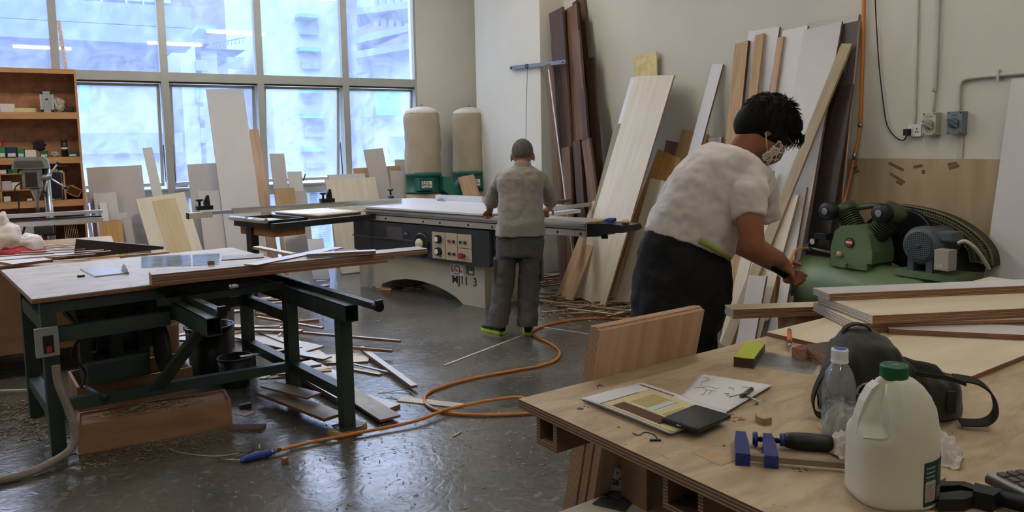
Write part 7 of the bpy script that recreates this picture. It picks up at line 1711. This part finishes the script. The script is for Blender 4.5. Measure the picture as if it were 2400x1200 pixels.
SAND = mat('sandpaper_grey','3F3E3C',.95,var=.08,vs=80)
for k,(cs_,lb_) in enumerate((([(1388,1180),(1462,1197),(1486,1172),(1410,1163)],'dark grey sandpaper sheet on the lower shelf, the nearest one'),([(1412,1160),(1470,1176),(1482,1160),(1435,1149)],'dark grey sandpaper sheet on the lower shelf, the middle one'),([(1428,1160),(1452,1169),(1474,1158),(1448,1150)],'small lighter sandpaper piece lying on top of the others'))):
    P = [fl(x,y,ZS+.003*(k+1)) for x,y in cs_]; tag(MB().prism(P,(0,0,-.0018)).build('sandpaper',SAND if k<2 else mat('sandpaper_light','6B6863',.9,var=.05),),lb_,'sandpaper')
# wing nut and scrap inside the corner beam
c = bl(1300,1030,ZB-.1); 
# ---------------------------------------------------------------- calculator
kz = ZB+.02
cL = fl(2313,1100,kz); cR_ = fl(2480,1078,kz); cN = fl(2420,1160,kz)
a0_ = fl(2312,1106,kz); X = (fl(2420,1160,kz)-a0_); Lx = X.length; X.normalize(); Yc_ = Vector((0,0,1)).cross(X)
t3 = empty('calculator',M=basis(X,Yc_,Vector((0,0,1)),(a0_.x,a0_.y,ZB)),label='silver desk calculator with dark keys at the right edge of the workbench',cat='calculator')
MB().box((-.001,-.003,0),(.145,.19,.012),bev=.003).build('case',mat('calc_dark','242426',.4,var=0),t3)
MB().box((0,0,.0121),(.143,.187,.0175),bev=.002).build('face_plate',mat('calc_silver','A9A5A0',.35,metal=.4,var=.02),t3)
for i in range(6):
    for j in range(6):
        x = .010+i*.0225; y = .012+j*.021
        MB().box((x,y,.0176),(x+.018,y+.015,.0225),bev=.002).build('key',mat('calc_key','4A4643',.45,var=0),t3)
MB().box((.01,.145,.0176),(.13,.178,.019)).build('display',mat('calc_display','6F7A6C',.2,var=0),t3)
# ---------------------------------------------------------------- black hammer
hz_ = ZB+.02
h0 = fl(2290,1150,hz_); hd = (fl(2420,1180,hz_)-h0).normalized(); hn = Vector((0,0,1)).cross(hd)
t3 = empty('claw_hammer',M=basis(hd,hn,Vector((0,0,1)),(h0.x,h0.y,ZB)),label='black claw hammer lying at the lower right of the workbench',cat='hammer')
HB_ = mat('hammer_black','1B1918',.45,metal=.3,var=.1); hl = lambda x,y: t3.matrix_world.inverted() @ fl(x,y,hz_)
bpy.context.view_layer.update()
pr = [hl(2203,1137),hl(2260,1138),hl(2292,1149),hl(2284,1157),hl(2250,1147),hl(2199,1149)]; MB().prism([Vector((p.x,p.y,.008)) for p in pr],(0,0,.02)).build('claw',HB_,t3)
pr = [hl(2199,1160),hl(2255,1154),hl(2284,1157),hl(2288,1166),hl(2262,1175),hl(2200,1176)]; MB().prism([Vector((p.x,p.y,.004)) for p in pr],(0,0,.02)).build('claw',HB_,t3)
pr = [hl(2284,1146),hl(2350,1162),hl(2328,1177),hl(2280,1166)]; MB().prism([Vector((p.x,p.y,.002)) for p in pr],(0,0,.03)).build('hammer_head',HB_,t3)
MB().cyl((.03,-.005,.018),(.26,-.01,.018),.014,.017,n=16).build('handle',BLACKR,t3)
o = board('wood_block',.06,.035,.012,TAN,EDGE,rotz(.5,(fl(2140,1192,ZB).x,fl(2140,1192,ZB).y,ZB+.0003)),'small brown wood offcut just right of the base of the milk jug','block')
o = board('wood_block',.04,.02,.006,PINK,EDGE,rotz(.1,(fl(2180,1135,ZB).x,fl(2180,1135,ZB).y,ZB+.0003)),'small pale wood piece between the milk jug and the hammer','block')
